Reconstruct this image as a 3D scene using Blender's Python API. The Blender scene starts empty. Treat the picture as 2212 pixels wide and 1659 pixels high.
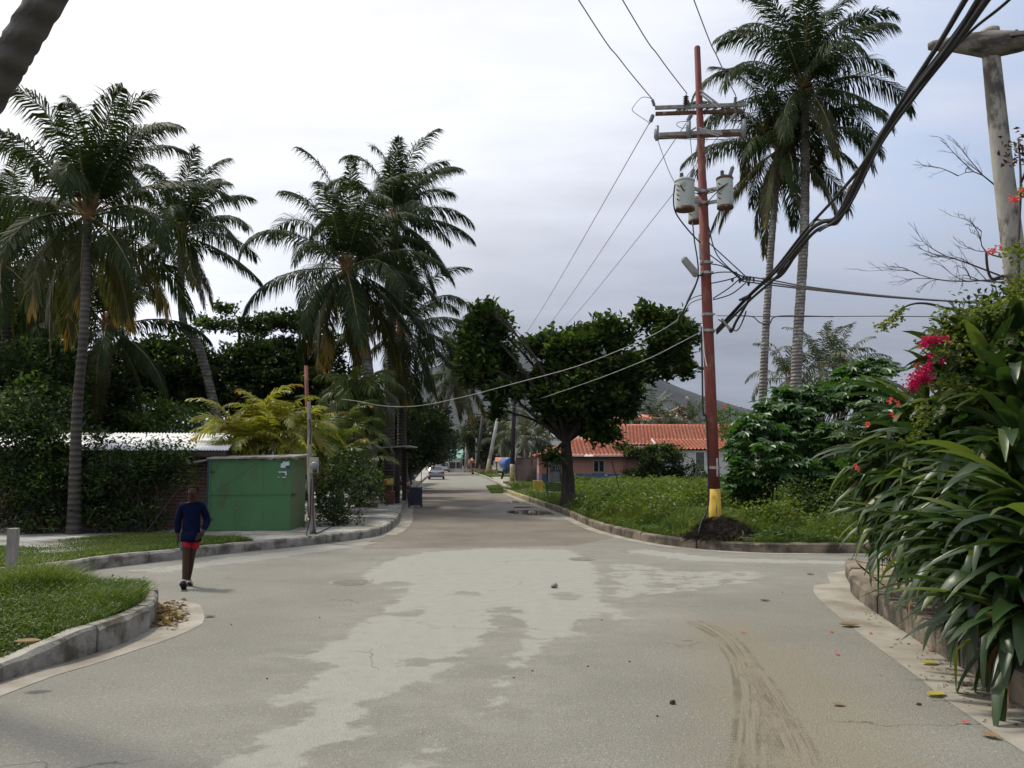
import bpy, math, random
import numpy as np
from mathutils import Vector, Matrix

SC = bpy.context.scene
COL = SC.collection
RND = random.Random(7)
NR = np.random.default_rng(11)
PI = math.pi
rad = math.radians

# ------------------------------------------------------------------ camera model (survey of the place)
F, CH, HOR = 1770.0, 1.85, 998.0
PITCH = math.atan((HOR - 829.5) / F)
CP, SP = math.cos(PITCH), math.sin(PITCH)


def ray(px, py):
    dx, dy = (px - 1106) / F, (829.5 - py) / F
    return Vector((dx, CP - dy * SP, SP + dy * CP))


def G(px, py, z=0.0):
    d = ray(px, py)
    t = (z - CH) / d.z
    return Vector((d.x * t, d.y * t, z))


def P(px, py, Y):
    d = ray(px, py)
    t = Y / d.y
    return Vector((d.x * t, Y, CH + d.z * t))


# ------------------------------------------------------------------ mesh builder
ORG = {}


class MB:
    def __init__(s):
        s.V, s.L, s.S, s.M, s.n, s.mi = [], [], [], [], 0, 0

    def arr(s, v, f, mi=None):
        """v (n,3); f (m,k) index array"""
        v = np.asarray(v, dtype=np.float64).reshape(-1, 3)
        f = np.asarray(f, dtype=np.int64)
        s.V.append(v)
        s.L.append((f + s.n).ravel())
        s.S.append(np.full(len(f), f.shape[1], dtype=np.int64))
        mi = s.mi if mi is None else mi
        s.M.append(np.asarray(mi) if np.ndim(mi) else np.full(len(f), mi, dtype=np.int64))
        s.n += len(v)
        return s.n - len(v)

    def more(s, f, start, mi):
        f = np.asarray(f, dtype=np.int64)
        s.L.append((f + start).ravel())
        s.S.append(np.full(len(f), f.shape[1], dtype=np.int64))
        s.M.append(np.asarray(mi))

    def add(s, v, fs):
        v = np.array([tuple(p) for p in v], dtype=np.float64)
        s.V.append(v)
        for f in fs:
            s.L.append(np.array(f, dtype=np.int64) + s.n)
            s.S.append(np.array([len(f)]))
            s.M.append(np.array([s.mi]))
        s.n += len(v)

    def box(s, c, size, rz=0.0, mat=None):
        x, y, z = size[0] / 2, size[1] / 2, size[2] / 2
        p = [Vector((a, b, d)) for a, b, d in ((-x, -y, -z), (x, -y, -z), (x, y, -z), (-x, y, -z), (-x, -y, z), (x, -y, z), (x, y, z), (-x, y, z))]
        R = mat if mat is not None else Matrix.Rotation(rz, 3, 'Z')
        s.hexa([R @ q + Vector(c) for q in p])

    def hexa(s, p):
        s.add(p, [(0, 3, 2, 1), (4, 5, 6, 7), (0, 1, 5, 4), (1, 2, 6, 5), (2, 3, 7, 6), (3, 0, 4, 7)])

    def tube(s, pts, r, n=8, cap=True):
        pts = [Vector(p) for p in pts]
        if not hasattr(r, '__len__'):
            r = [r] * len(pts)
        V, Fc = [], []
        u = None
        for i, p in enumerate(pts):
            t = (pts[min(i + 1, len(pts) - 1)] - pts[max(i - 1, 0)]).normalized()
            if u is None:
                u = t.orthogonal().normalized()
            else:
                u = (u - t * u.dot(t))
                u = u.normalized() if u.length > 1e-6 else t.orthogonal().normalized()
            w = t.cross(u)
            for k in range(n):
                a = 2 * PI * k / n
                V.append(p + (u * math.cos(a) + w * math.sin(a)) * r[i])
        for i in range(len(pts) - 1):
            for k in range(n):
                a, b = i * n + k, i * n + (k + 1) % n
                Fc.append((a, b, b + n, a + n))
        if cap:
            Fc.append(tuple(range(n - 1, -1, -1)))
            Fc.append(tuple(range((len(pts) - 1) * n, len(pts) * n)))
        s.add(V, Fc)

    def lathe(s, prof, n=16, c=(0, 0, 0), M=None):
        V, Fc = [], []
        for r, z in prof:
            for k in range(n):
                a = 2 * PI * k / n
                v = Vector((r * math.cos(a), r * math.sin(a), z))
                V.append((M @ v if M is not None else v) + Vector(c))
        for i in range(len(prof) - 1):
            for k in range(n):
                a, b = i * n + k, i * n + (k + 1) % n
                Fc.append((a, b, b + n, a + n))
        Fc.append(tuple(range(n - 1, -1, -1)))
        Fc.append(tuple(range((len(prof) - 1) * n, len(prof) * n)))
        s.add(V, Fc)

    def prism(s, poly, z0, z1):
        n = len(poly)
        a = sum(poly[i][0] * poly[(i + 1) % n][1] - poly[(i + 1) % n][0] * poly[i][1] for i in range(n))
        if a < 0:
            poly = poly[::-1]
        V = [(p[0], p[1], z0) for p in poly] + [(p[0], p[1], z1) for p in poly]
        s.add(V, [tuple(range(n - 1, -1, -1)), tuple(range(n, 2 * n))] + [(i, (i + 1) % n, n + (i + 1) % n, n + i) for i in range(n)])

    def ellip(s, c, r, nu=12, nv=8, M=None):
        prof = [(math.sin(PI * i / nv), -math.cos(PI * i / nv)) for i in range(1, nv)]
        V, Fc = [], []
        R = M if M is not None else Matrix.Identity(3)
        for q, z in prof:
            for k in range(nu):
                a = 2 * PI * k / nu
                V.append(R @ Vector((q * math.cos(a) * r[0], q * math.sin(a) * r[1], z * r[2])) + Vector(c))
        m = len(prof)
        for i in range(m - 1):
            for k in range(nu):
                a, b = i * nu + k, i * nu + (k + 1) % nu
                Fc.append((a, b, b + nu, a + nu))
        V += [R @ Vector((0, 0, -r[2])) + Vector(c), R @ Vector((0, 0, r[2])) + Vector(c)]
        for k in range(nu):
            Fc.append((m * nu, (k + 1) % nu, k))
            Fc.append((m * nu + 1, (m - 1) * nu + k, (m - 1) * nu + (k + 1) % nu))
        s.add(V, Fc)

    def mesh(s, name, mats, smooth=False, off=None):
        v = np.concatenate(s.V)
        if off is not None:
            v = v - np.array(off)
        l, z, m = np.concatenate(s.L), np.concatenate(s.S), np.concatenate(s.M)
        me = bpy.data.meshes.new(name)
        me.vertices.add(len(v))
        me.vertices.foreach_set('co', v.astype(np.float32).ravel())
        me.loops.add(len(l))
        me.loops.foreach_set('vertex_index', l.astype(np.int32))
        me.polygons.add(len(z))
        me.polygons.foreach_set('loop_start', (np.cumsum(z) - z).astype(np.int32))
        me.polygons.foreach_set('material_index', m.astype(np.int32))
        me.polygons.foreach_set('use_smooth', np.full(len(z), bool(smooth)))
        for k in (mats if isinstance(mats, (list, tuple)) else [mats]):
            me.materials.append(k)
        me.update(calc_edges=True)
        me.validate()
        return me

    def build(s, name, mats, parent=None, smooth=False, at=None, bevel=0.0):
        """part: parent given, built in the same space as its thing; thing of one mesh: at = its base point"""
        off = ORG.get(parent.name) if parent is not None else at
        o = bpy.data.objects.new(name, s.mesh(name, mats, smooth, off))
        COL.objects.link(o)
        if parent is not None:
            o.parent = parent
            ORG[o.name] = off
        elif at is not None:
            o.location = at
            ORG[o.name] = at
        if bevel:
            b = o.modifiers.new('bevel', 'BEVEL')
            b.width, b.segments, b.limit_method = bevel, 2, 'ANGLE'
        return o


def thing(name, label, cat, at=(0, 0, 0), group=None):
    o = bpy.data.objects.new(name, None)
    o.empty_display_size = 0.2
    COL.objects.link(o)
    o.location = at
    ORG[o.name] = tuple(at)
    return tag(o, label, cat, group)


def tag(o, label, cat, group=None, kind=None):
    o['label'], o['category'] = label, cat
    if group:
        o['group'] = group
    if kind:
        o['kind'] = kind
    return o


def structure(o, label=None):
    o['kind'] = 'structure'
    if label:
        o['label'] = label
    return o


def stuff(o, label, cat):
    return tag(o, label, cat, None, 'stuff')


def copy_thing(root, loc, rz=0.0, sc=1.0, label=None, group=None):
    r = root.copy()
    COL.objects.link(r)
    r.location, r.rotation_euler, r.scale = loc, (0, 0, rz), (sc, sc, sc)
    if label:
        r['label'] = label
    if group:
        r['group'] = group
    for ch in list(root.children):
        c = ch.copy()
        COL.objects.link(c)
        c.parent = r
        for g in list(ch.children):
            d = g.copy()
            COL.objects.link(d)
            d.parent = c
    return r


def spline(pts, n=6):
    """Catmull-Rom through pts (Vectors)"""
    pts = [Vector(p) for p in pts]
    out = []
    for i in range(len(pts) - 1):
        p0, p1, p2, p3 = pts[max(i - 1, 0)], pts[i], pts[i + 1], pts[min(i + 2, len(pts) - 1)]
        for k in range(n):
            t = k / n
            out.append(0.5 * ((2 * p1) + (p2 - p0) * t + (2 * p0 - 5 * p1 + 4 * p2 - p3) * t * t + (3 * p1 - p0 - 3 * p2 + p3) * t ** 3))
    out.append(pts[-1])
    return out


def lerp(a, b, t):
    return a + (b - a) * t


def inpoly(x, y, poly):
    c = np.zeros(len(x), bool)
    n = len(poly)
    for i in range(n):
        x0, y0, x1, y1 = poly[i][0], poly[i][1], poly[(i + 1) % n][0], poly[(i + 1) % n][1]
        if y0 == y1:
            continue
        k = ((y0 > y) != (y1 > y)) & (x < (x1 - x0) * (y - y0) / (y1 - y0) + x0)
        c ^= k
    return c


def segdist(x, y, pts, closed=False):
    d = np.full(len(x), 1e9)
    n = len(pts)
    for i in range(n if closed else n - 1):
        ax, ay, bx, by = pts[i][0], pts[i][1], pts[(i + 1) % n][0], pts[(i + 1) % n][1]
        vx, vy = bx - ax, by - ay
        t = np.clip(((x - ax) * vx + (y - ay) * vy) / (vx * vx + vy * vy + 1e-12), 0, 1)
        d = np.minimum(d, np.hypot(x - ax - t * vx, y - ay - t * vy))
    return d


# ------------------------------------------------------------------ materials
class NT:
    def __init__(s, tree):
        s.t = tree

    def n(s, typ, **kw):
        nd = s.t.nodes.new(typ)
        for k, v in kw.items():
            if k in nd.inputs:
                nd.inputs[k].default_value = v
            else:
                setattr(nd, k, v)
        return nd

    def l(s, a, b):
        s.t.links.new(a, b)

    def math(s, op, a, b=None, clamp=False):
        nd = s.t.nodes.new('ShaderNodeMath')
        nd.operation, nd.use_clamp = op, clamp
        for i, q in enumerate((a, b)):
            if q is None:
                continue
            if isinstance(q, (int, float)):
                nd.inputs[i].default_value = q
            else:
                s.l(q, nd.inputs[i])
        return nd.outputs[0]

    def mix(s, fac, a, b, blend='MIX'):
        nd = s.t.nodes.new('ShaderNodeMix')
        nd.data_type, nd.blend_type = 'RGBA', blend
        for sock, q in ((nd.inputs[0], fac), (nd.inputs[6], a), (nd.inputs[7], b)):
            if isinstance(q, (int, float)):
                sock.default_value = q
            elif isinstance(q, (tuple, list)):
                sock.default_value = (*q, 1) if len(q) == 3 else q
            else:
                s.l(q, sock)
        return nd.outputs[2]

    def noise(s, vec, scale, detail=3.0, rough=0.55, out=0):
        nd = s.n('ShaderNodeTexNoise')
        nd.inputs['Scale'].default_value, nd.inputs['Detail'].default_value, nd.inputs['Roughness'].default_value = scale, detail, rough
        if vec is not None:
            s.l(vec, nd.inputs['Vector'])
        return nd.outputs[out]

    def ramp(s, fac, lo, hi):
        nd = s.n('ShaderNodeMapRange')
        nd.inputs['From Min'].default_value, nd.inputs['From Max'].default_value = lo, hi
        s.l(fac, nd.inputs[0])
        return nd.outputs[0]

    def smooth(s, fac, lo, hi):
        nd = s.n('ShaderNodeMapRange', interpolation_type='SMOOTHSTEP')
        nd.inputs['From Min'].default_value, nd.inputs['From Max'].default_value = lo, hi
        s.l(fac, nd.inputs[0])
        return nd.outputs[0]


def newmat(name):
    m = bpy.data.materials.new(name)
    m.use_nodes = True
    t = NT(m.node_tree)
    b = m.node_tree.nodes['Principled BSDF']
    return m, t, b


def sc3(c, k):
    return tuple(min(1.0, x * k) for x in c)


def pm(name, col, rough=0.8, var=0.25, scale=4.0, bump=0.0, bscale=30.0, metal=0.0, dirt_or_glint=None, dlo=0.5, dhi=0.7, dscale=2.0, spec=0.4, stretch=None, coat=0.0):
    """painted / mineral / metal surface: base colour with mottling, optional stains or painted highlights and bump"""
    m, t, b = newmat(name)
    co = t.n('ShaderNodeTexCoord').outputs['Object']
    if stretch:
        mp = t.n('ShaderNodeMapping')
        mp.inputs['Scale'].default_value = stretch
        t.l(co, mp.inputs[0])
        cs = mp.outputs[0]
    else:
        cs = co
    f = t.ramp(t.noise(cs, scale, 5), 0.3, 0.7)
    c = t.mix(f, sc3(col, 1 - var), sc3(col, 1 + var))
    if dirt_or_glint:
        c = t.mix(t.smooth(t.noise(cs, dscale, 6, 0.62), dlo, dhi), c, dirt_or_glint)
    t.l(c, b.inputs['Base Color'])
    b.inputs['Roughness'].default_value = rough
    b.inputs['Metallic'].default_value = metal
    b.inputs['Specular IOR Level'].default_value = spec
    b.inputs['Coat Weight'].default_value = coat
    if bump:
        bn = t.n('ShaderNodeBump')
        bn.inputs['Strength'].default_value = bump
        bn.inputs['Distance'].default_value = 0.02
        t.l(t.noise(cs, bscale, 4), bn.inputs['Height'])
        t.l(bn.outputs[0], b.inputs['Normal'])
    return m


def leafmat(name, c1, c2, rough=0.45, trans=0.3, spec=0.4, tcol=None, spot=None, slo=0.58, shi=0.66, sscale=4.0):
    m, t, b = newmat(name)
    geo = t.n('ShaderNodeNewGeometry')
    co = t.n('ShaderNodeTexCoord').outputs['Object']
    f = t.math('ADD', t.math('MULTIPLY', geo.outputs['Random Per Island'], 0.6), t.math('MULTIPLY', t.ramp(t.noise(co, 1.1, 2), 0.3, 0.7), 0.4))
    c = t.mix(f, c1, c2)
    if spot:
        c = t.mix(t.math('MULTIPLY', t.smooth(t.noise(co, sscale, 5, 0.65), slo, shi), 0.85), c, spot)
    t.l(c, b.inputs['Base Color'])
    b.inputs['Roughness'].default_value = rough
    b.inputs['Specular IOR Level'].default_value = spec
    tr = t.n('ShaderNodeBsdfTranslucent')
    tc = t.mix(0.75, c, tcol if tcol else (c2[0] * 1.6, c2[1] * 1.7, c2[2] * 0.7))
    t.l(tc, tr.inputs[0])
    mx = t.n('ShaderNodeMixShader')
    mx.inputs[0].default_value = trans
    t.l(b.outputs[0], mx.inputs[1])
    t.l(tr.outputs[0], mx.inputs[2])
    t.l(mx.outputs[0], m.node_tree.nodes['Material Output'].inputs[0])
    return m


M = {}
M['palm'] = leafmat('palm_leaf', (0.011, 0.022, 0.007), (0.035, 0.056, 0.014), 0.6, 0.22, 0.14)
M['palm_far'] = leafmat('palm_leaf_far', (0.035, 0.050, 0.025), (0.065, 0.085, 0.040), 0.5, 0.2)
M['palm_yellow'] = leafmat('palm_leaf_yellowing', (0.16, 0.10, 0.015), (0.30, 0.20, 0.02), 0.5, 0.4, tcol=(0.5, 0.3, 0.02))
M['palm_olive'] = leafmat('palm_leaf_old', (0.040, 0.044, 0.012), (0.075, 0.076, 0.018), 0.5, 0.3, 0.3)
M['rachis'] = pm('palm_rachis', (0.16, 0.14, 0.05), 0.6)
M['fibre'] = pm('palm_fibre', (0.20, 0.10, 0.045), 0.9, 0.4, 20)
M['areca'] = leafmat('areca_leaf', (0.10, 0.13, 0.012), (0.22, 0.22, 0.02), 0.4, 0.45, tcol=(0.42, 0.42, 0.03))
M['areca_green'] = leafmat('areca_leaf_green', (0.035, 0.065, 0.012), (0.10, 0.13, 0.02), 0.4, 0.4)
M['almond'] = leafmat('almond_leaf', (0.011, 0.026, 0.008), (0.038, 0.070, 0.016), 0.5, 0.25, 0.18, spot=(0.085, 0.105, 0.02), slo=0.52, shi=0.66, sscale=1.2)
M['almond_bright'] = leafmat('almond_leaf_bright', (0.05, 0.09, 0.02), (0.11, 0.16, 0.03), 0.35, 0.35, 0.55)
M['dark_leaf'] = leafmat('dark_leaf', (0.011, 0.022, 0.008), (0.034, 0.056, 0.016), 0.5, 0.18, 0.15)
M['mid_leaf'] = leafmat('mid_leaf', (0.032, 0.070, 0.010), (0.085, 0.145, 0.020), 0.45, 0.3, 0.45)
M['far_leaf'] = leafmat('far_leaf', (0.022, 0.032, 0.018), (0.05, 0.065, 0.03), 0.6, 0.15)
M['castor'] = leafmat('castor_leaf', (0.020, 0.060, 0.017), (0.060, 0.135, 0.030), 0.4, 0.35, 0.5)
M['strap'] = leafmat('strap_leaf', (0.010, 0.026, 0.010), (0.040, 0.076, 0.018), 0.37, 0.22, 0.42, spot=(0.13, 0.12, 0.03), slo=0.60, shi=0.70)
M['strap_light'] = leafmat('strap_leaf_light', (0.05, 0.085, 0.022), (0.11, 0.145, 0.035), 0.40, 0.3, 0.45, spot=(0.22, 0.13, 0.05), slo=0.60, shi=0.68)
M['strap_dry'] = pm('strap_leaf_dry', (0.16, 0.085, 0.045), 0.7)
M['boug'] = leafmat('bougainvillea_leaf', (0.06, 0.085, 0.018), (0.17, 0.20, 0.04), 0.45, 0.35)
M['petal'] = leafmat('magenta_petal', (0.36, 0.008, 0.065), (0.58, 0.02, 0.12), 0.7, 0.25, 0.15, tcol=(0.7, 0.03, 0.15))
M['petal_red'] = leafmat('red_petal', (0.6, 0.05, 0.05), (0.75, 0.12, 0.09), 0.6, 0.3, tcol=(0.9, 0.1, 0.08))
M['grass'] = leafmat('grass_blade', (0.046, 0.085, 0.012), (0.128, 0.170, 0.024), 0.5, 0.36)
M['grass_dark'] = leafmat('grass_blade_dark', (0.028, 0.062, 0.008), (0.080, 0.130, 0.016), 0.5, 0.3)
M['grass_dry'] = leafmat('grass_blade_dry', (0.20, 0.19, 0.06), (0.34, 0.30, 0.12), 0.6, 0.3)
M['litter'] = leafmat('dead_leaf', (0.10, 0.06, 0.03), (0.30, 0.20, 0.10), 0.8, 0.1)
M['litter_yellow'] = leafmat('yellow_leaf', (0.35, 0.26, 0.05), (0.45, 0.40, 0.10), 0.7, 0.2)


def ringed(name, c1, c2, freq=9.0, lich=None):
    """palm bark: leaf-scar rings along z with blotches"""
    m, t, b = newmat(name)
    co = t.n('ShaderNodeTexCoord').outputs['Object']
    sx = t.n('ShaderNodeSeparateXYZ')
    t.l(co, sx.inputs[0])
    nz = t.noise(co, 2.5, 4)
    w = t.math('SINE', t.math('ADD', t.math('MULTIPLY', sx.outputs[2], freq * 2 * PI), t.math('MULTIPLY', nz, 5.0)))
    f = t.math('ADD', t.math('MULTIPLY', w, 0.22), t.math('ADD', t.math('MULTIPLY', t.ramp(nz, 0.3, 0.7), 0.5), 0.2), True)
    c = t.mix(f, c1, c2)
    if lich:
        c = t.mix(t.smooth(t.noise(co, 3.3, 6, 0.65), 0.52, 0.62), c, lich)
    t.l(c, b.inputs['Base Color'])
    b.inputs['Roughness'].default_value = 0.9
    bn = t.n('ShaderNodeBump')
    bn.inputs['Strength'].default_value, bn.inputs['Distance'].default_value = 0.6, 0.03
    t.l(t.math('ADD', w, t.math('MULTIPLY', t.noise(co, 25, 3), 1.2)), bn.inputs['Height'])
    t.l(bn.outputs[0], b.inputs['Normal'])
    return m


M['palm_bark'] = ringed('palm_bark', (0.034, 0.029, 0.024), (0.095, 0.082, 0.068), 7.0)
M['palm_bark_mid'] = ringed('palm_bark_mid', (0.055, 0.050, 0.048), (0.155, 0.142, 0.135), 6.0)
M['palm_bark_pale'] = ringed('palm_bark_pale', (0.13, 0.115, 0.10), (0.27, 0.245, 0.215), 7.0, (0.33, 0.32, 0.29))
M['bark'] = pm('tree_bark', (0.042, 0.035, 0.028), 0.92, 0.5, 9, 0.8, 16, stretch=(1, 1, 0.25))
M['twig'] = pm('bare_twig', (0.09, 0.078, 0.07), 0.9)
M['concrete'] = pm('kerb_concrete', (0.30, 0.285, 0.25), 0.9, 0.2, 3, 0.6, 40, dirt_or_glint=(0.10, 0.088, 0.065), dlo=0.44, dhi=0.64, dscale=2.6)
M['concrete_old'] = pm('old_kerb_concrete', (0.20, 0.165, 0.12), 0.92, 0.35, 3, 0.5, 30, dirt_or_glint=(0.055, 0.045, 0.035), dlo=0.42, dhi=0.62, dscale=1.7)
M['gutter'] = pm('gutter_concrete', (0.275, 0.256, 0.216), 0.9, 0.18, 1.8, 0.3, 60, dirt_or_glint=(0.175, 0.152, 0.116), dlo=0.42, dhi=0.70, dscale=1.3)
M['kerb_yellow'] = pm('faded_yellow_kerb', (0.42, 0.34, 0.12), 0.85, 0.2, 4, 0.3, 40, dirt_or_glint=(0.22, 0.195, 0.15), dlo=0.40, dhi=0.55, dscale=2)
M['soil'] = pm('soil', (0.085, 0.068, 0.042), 0.95, 0.4, 5, 0.8, 25)
M['soil_dark'] = pm('dark_mulch', (0.045, 0.034, 0.026), 0.95, 0.5, 12, 1.0, 35)
M['ground'] = pm('ground', (0.075, 0.085, 0.035), 0.95, 0.35, 0.6, 0.5, 8, dirt_or_glint=(0.16, 0.13, 0.085), dlo=0.5, dhi=0.7, dscale=0.4)
M['white_paint'] = pm('white_paint', (0.72, 0.72, 0.70), 0.7, 0.06, 2)
M['black_rubber'] = pm('black_rubber', (0.012, 0.012, 0.014), 0.55, 0.2)
M['wire'] = pm('aluminium_wire', (0.20, 0.20, 0.21), 0.5, 0.1, metal=0.4)
M['pale_cable'] = pm('pale_cable', (0.40, 0.40, 0.36), 0.6, 0.2)
M['steel'] = pm('galvanised_steel', (0.36, 0.36, 0.35), 0.55, 0.2, 6, metal=0.35, dirt_or_glint=(0.17, 0.10, 0.06), dlo=0.58, dhi=0.7, dscale=5)
M['dark_metal'] = pm('dark_metal', (0.03, 0.03, 0.032), 0.5, 0.2)
M['glass_dark'] = pm('dark_glass', (0.012, 0.014, 0.016), 0.08, 0.1, spec=0.8)
M['ceramic'] = pm('grey_porcelain', (0.20, 0.21, 0.22), 0.25, 0.15)
M['ceramic_brown'] = pm('brown_porcelain', (0.05, 0.022, 0.02), 0.25, 0.15)
# ------------------------------------------------------------------ camera, sky, sun
cam = bpy.data.cameras.new('camera')
cam.sensor_fit, cam.sensor_width = 'HORIZONTAL', 36.0
cam.lens = 36.0 * F / 2212.0
cam.clip_start, cam.clip_end = 0.1, 20000
camo = bpy.data.objects.new('camera', cam)
COL.objects.link(camo)
camo.location = (0, 0, CH)
camo.rotation_euler = (PI / 2 + PITCH, 0, 0)
SC.camera = camo

SUN_EL, SUN_AZ = rad(60), math.atan2(-0.83, 0.55)      # from the upper left, behind the scene
SUND = Vector((math.sin(SUN_AZ) * math.cos(SUN_EL), math.cos(SUN_AZ) * math.cos(SUN_EL), math.sin(SUN_EL)))
W = bpy.data.worlds.new('World')
SC.world = W
W.use_nodes = True
t = NT(W.node_tree)
bg = W.node_tree.nodes['Background']
sky = t.n('ShaderNodeTexSky')
sky.sky_type, sky.sun_disc = 'NISHITA', False
sky.sun_elevation, sky.sun_rotation = SUN_EL, SUN_AZ
sky.dust_density = 2.0
gen = t.n('ShaderNodeTexCoord').outputs['Generated']
nrm = t.n('ShaderNodeVectorMath', operation='NORMALIZE')
t.l(gen, nrm.inputs[0])
dot = t.n('ShaderNodeVectorMath', operation='DOT_PRODUCT')
t.l(nrm.outputs[0], dot.inputs[0])
dot.inputs[1].default_value = SUND
c = dot.outputs['Value']
sp = t.n('ShaderNodeSeparateXYZ')
t.l(nrm.outputs[0], sp.inputs[0])
el = sp.outputs[2]
# cloud layer seen from below: project the direction on a plane overhead
den = t.math('ADD', t.math('MAXIMUM', el, 0.0), 0.22)
cx = t.n('ShaderNodeCombineXYZ')
t.l(t.math('DIVIDE', sp.outputs[0], den), cx.inputs[0])
t.l(t.math('DIVIDE', sp.outputs[1], den), cx.inputs[1])
mp = t.n('ShaderNodeMapping')
mp.inputs['Scale'].default_value = (0.8, 2.2, 1)
mp.inputs['Rotation'].default_value = (0, 0, rad(18))
t.l(cx.outputs[0], mp.inputs[0])
n1 = t.noise(cx.outputs[0], 1.1, 5, 0.5)
n2 = t.noise(mp.outputs[0], 2.2, 6, 0.6)
nb = t.math('ADD', t.math('MULTIPLY', t.math('SUBTRACT', n1, 0.5), 0.55), t.math('MULTIPLY', t.math('SUBTRACT', n2, 0.5), 0.35))
lum = t.math('ADD', t.math('ADD', t.math('MULTIPLY', c, 0.30), t.math('MULTIPLY', sp.outputs[0], -0.24)), t.math('ADD', 0.67, nb))
lum = t.math('ADD', lum, t.math('MULTIPLY', t.smooth(c, 0.80, 0.97), 0.5))  # extra cloud glow round the sun, out of view, added to brighten the ground
lum = t.math('MINIMUM', t.math('MAXIMUM', lum, 0.24), 2.2)
# heavy cloud base low over the hill straight ahead and to the right
low = t.math('MULTIPLY', t.smooth(el, 0.38, 0.09), t.smooth(t.math('ADD', sp.outputs[0], t.math('MULTIPLY', nb, 0.4)), -0.32, 0.02))
lum = t.math('MULTIPLY', lum, t.math('SUBTRACT', 1.0, t.math('MULTIPLY', low, 0.50)))
grey = t.smooth(c, 0.85, 0.25)
tint = t.mix(grey, (1.0, 1.0, 1.0), (0.86, 0.93, 1.13))
vm = t.n('ShaderNodeVectorMath', operation='SCALE')
t.l(tint, vm.inputs[0])
t.l(t.math('MULTIPLY', lum, 10.0), vm.inputs['Scale'])
# thin gaps to the right of the frame let the blue through
gap = t.math('MULTIPLY', t.smooth(t.math('ADD', n2, t.math('MULTIPLY', n1, 0.5)), 0.95, 0.62), t.math('MULTIPLY', t.smooth(sp.outputs[0], 0.10, 0.42), t.smooth(el, 0.12, 0.30)))
blue = t.n('ShaderNodeVectorMath', operation='SCALE')
t.l(sky.outputs[0], blue.inputs[0])
blue.inputs['Scale'].default_value = 2.3
fac = t.math('MULTIPLY', gap, 0.3)
colr = t.mix(fac, vm.outputs[0], blue.outputs[0])
t.l(colr, bg.inputs[0])
bg.inputs[1].default_value = 0.1

sun = bpy.data.lights.new('sun', 'SUN')
sun.energy, sun.angle, sun.color = 2.8, rad(6), (1.0, 0.93, 0.80)
suno = bpy.data.objects.new('sun', sun)
COL.objects.link(suno)
suno.rotation_euler = SUND.to_track_quat('Z', 'Y').to_euler()
SC.view_settings.view_transform, SC.view_settings.look = 'Standard', 'None'
SC.view_settings.exposure, SC.view_settings.gamma = 0.2, 1.0
SC.render.engine = 'CYCLES'
SC.cycles.max_bounces, SC.cycles.diffuse_bounces, SC.cycles.transparent_max_bounces = 6, 3, 8
SC.cycles.volume_bounces = 0
SC.cycles.use_denoising = True

# ------------------------------------------------------------------ ground and roads
m = MB()
m.add([(-4200, -300, -0.03), (4200, -300, -0.03), (4200, 4200, -0.03), (-4200, 4200, -0.03)], [(0, 1, 2, 3)])
structure(m.build('ground', M['ground']))

# road surface: fine grid near the camera that carries two painted masks (dry dust, tracked mud)
DUST = [(780, 1235), (800, 1262), (880, 1275), (840, 1305), (800, 1325), (750, 1368), (680, 1405), (605, 1425), (690, 1430), (720, 1440), (640, 1482), (610, 1505), (548, 1528),
        (620, 1530), (660, 1515), (650, 1545), (560, 1580), (540, 1615), (440, 1650), (380, 1700), (560, 1720), (640, 1665), (700, 1622), (790, 1605), (800, 1580), (770, 1555), (820, 1540), (780, 1520), (850, 1500),
        (920, 1475), (980, 1440), (1010, 1415), (1050, 1375), (1085, 1370), (1062, 1335), (1090, 1320), (1140, 1360), (1110, 1415), (1080, 1450), (1045, 1490),
        (1035, 1530), (1060, 1555), (1105, 1530), (1085, 1500), (1105, 1465), (1150, 1425), (1190, 1385), (1260, 1370), (1250, 1345), (1290, 1330), (1330, 1345), (1370, 1335),
        (1310, 1300), (1300, 1262), (1290, 1225), (1260, 1200), (1230, 1186), (1050, 1184), (920, 1192), (850, 1205)]
DUST2 = [(890, 1640), (960, 1600), (1010, 1590), (980, 1615), (930, 1640), (900, 1665), (860, 1670)]
DUST3 = [(270, 1232), (480, 1206), (800, 1168), (840, 1172), (560, 1212), (330, 1240)]
DUST4 = [(1330, 1190), (1480, 1212), (1880, 1222), (1900, 1212), (1560, 1204), (1400, 1186)]
DUST5 = [(1290, 1310), (1360, 1300), (1430, 1290), (1560, 1275), (1640, 1262), (1690, 1248), (1640, 1228), (1480, 1230), (1380, 1216), (1290, 1215)]
HOLES = [(880, 1325, 26), (1085, 1318, 20), (850, 1360, 0), (1015, 1281, 14), (1420, 1265, 26), (1230, 1288, 22), (985, 1430, 16), (860, 1262, 30), (900, 1430, 10), (1300, 1330, 22)]
TR1 = [G(*p) for p in ((1508, 1345), (1560, 1375), (1600, 1420), (1618, 1480), (1622, 1560), (1618, 1660), (1610, 1760))]
TR2 = [G(*p) for p in ((1618, 1440), (1660, 1500), (1700, 1570), (1740, 1660), (1770, 1740))]
MUD = [(1480, 1340), (1620, 1340), (1720, 1400), (1860, 1470), (1960, 1560), (2010, 1700), (1520, 1700), (1500, 1560), (1500, 1450)]
OLD = [(790, 1186), (1000, 1183), (1240, 1178), (1330, 1160), (1440, 1172), (1300, 1130), (1180, 1092), (1060, 1050), (1000, 1005), (950, 1005), (930, 1040), (880, 1095), (845, 1155), (790, 1172)]
WET = [(1010, 1100), (1070, 1086), (1150, 1092), (1205, 1106), (1240, 1122), (1200, 1124), (1120, 1112), (1050, 1112)]
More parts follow.
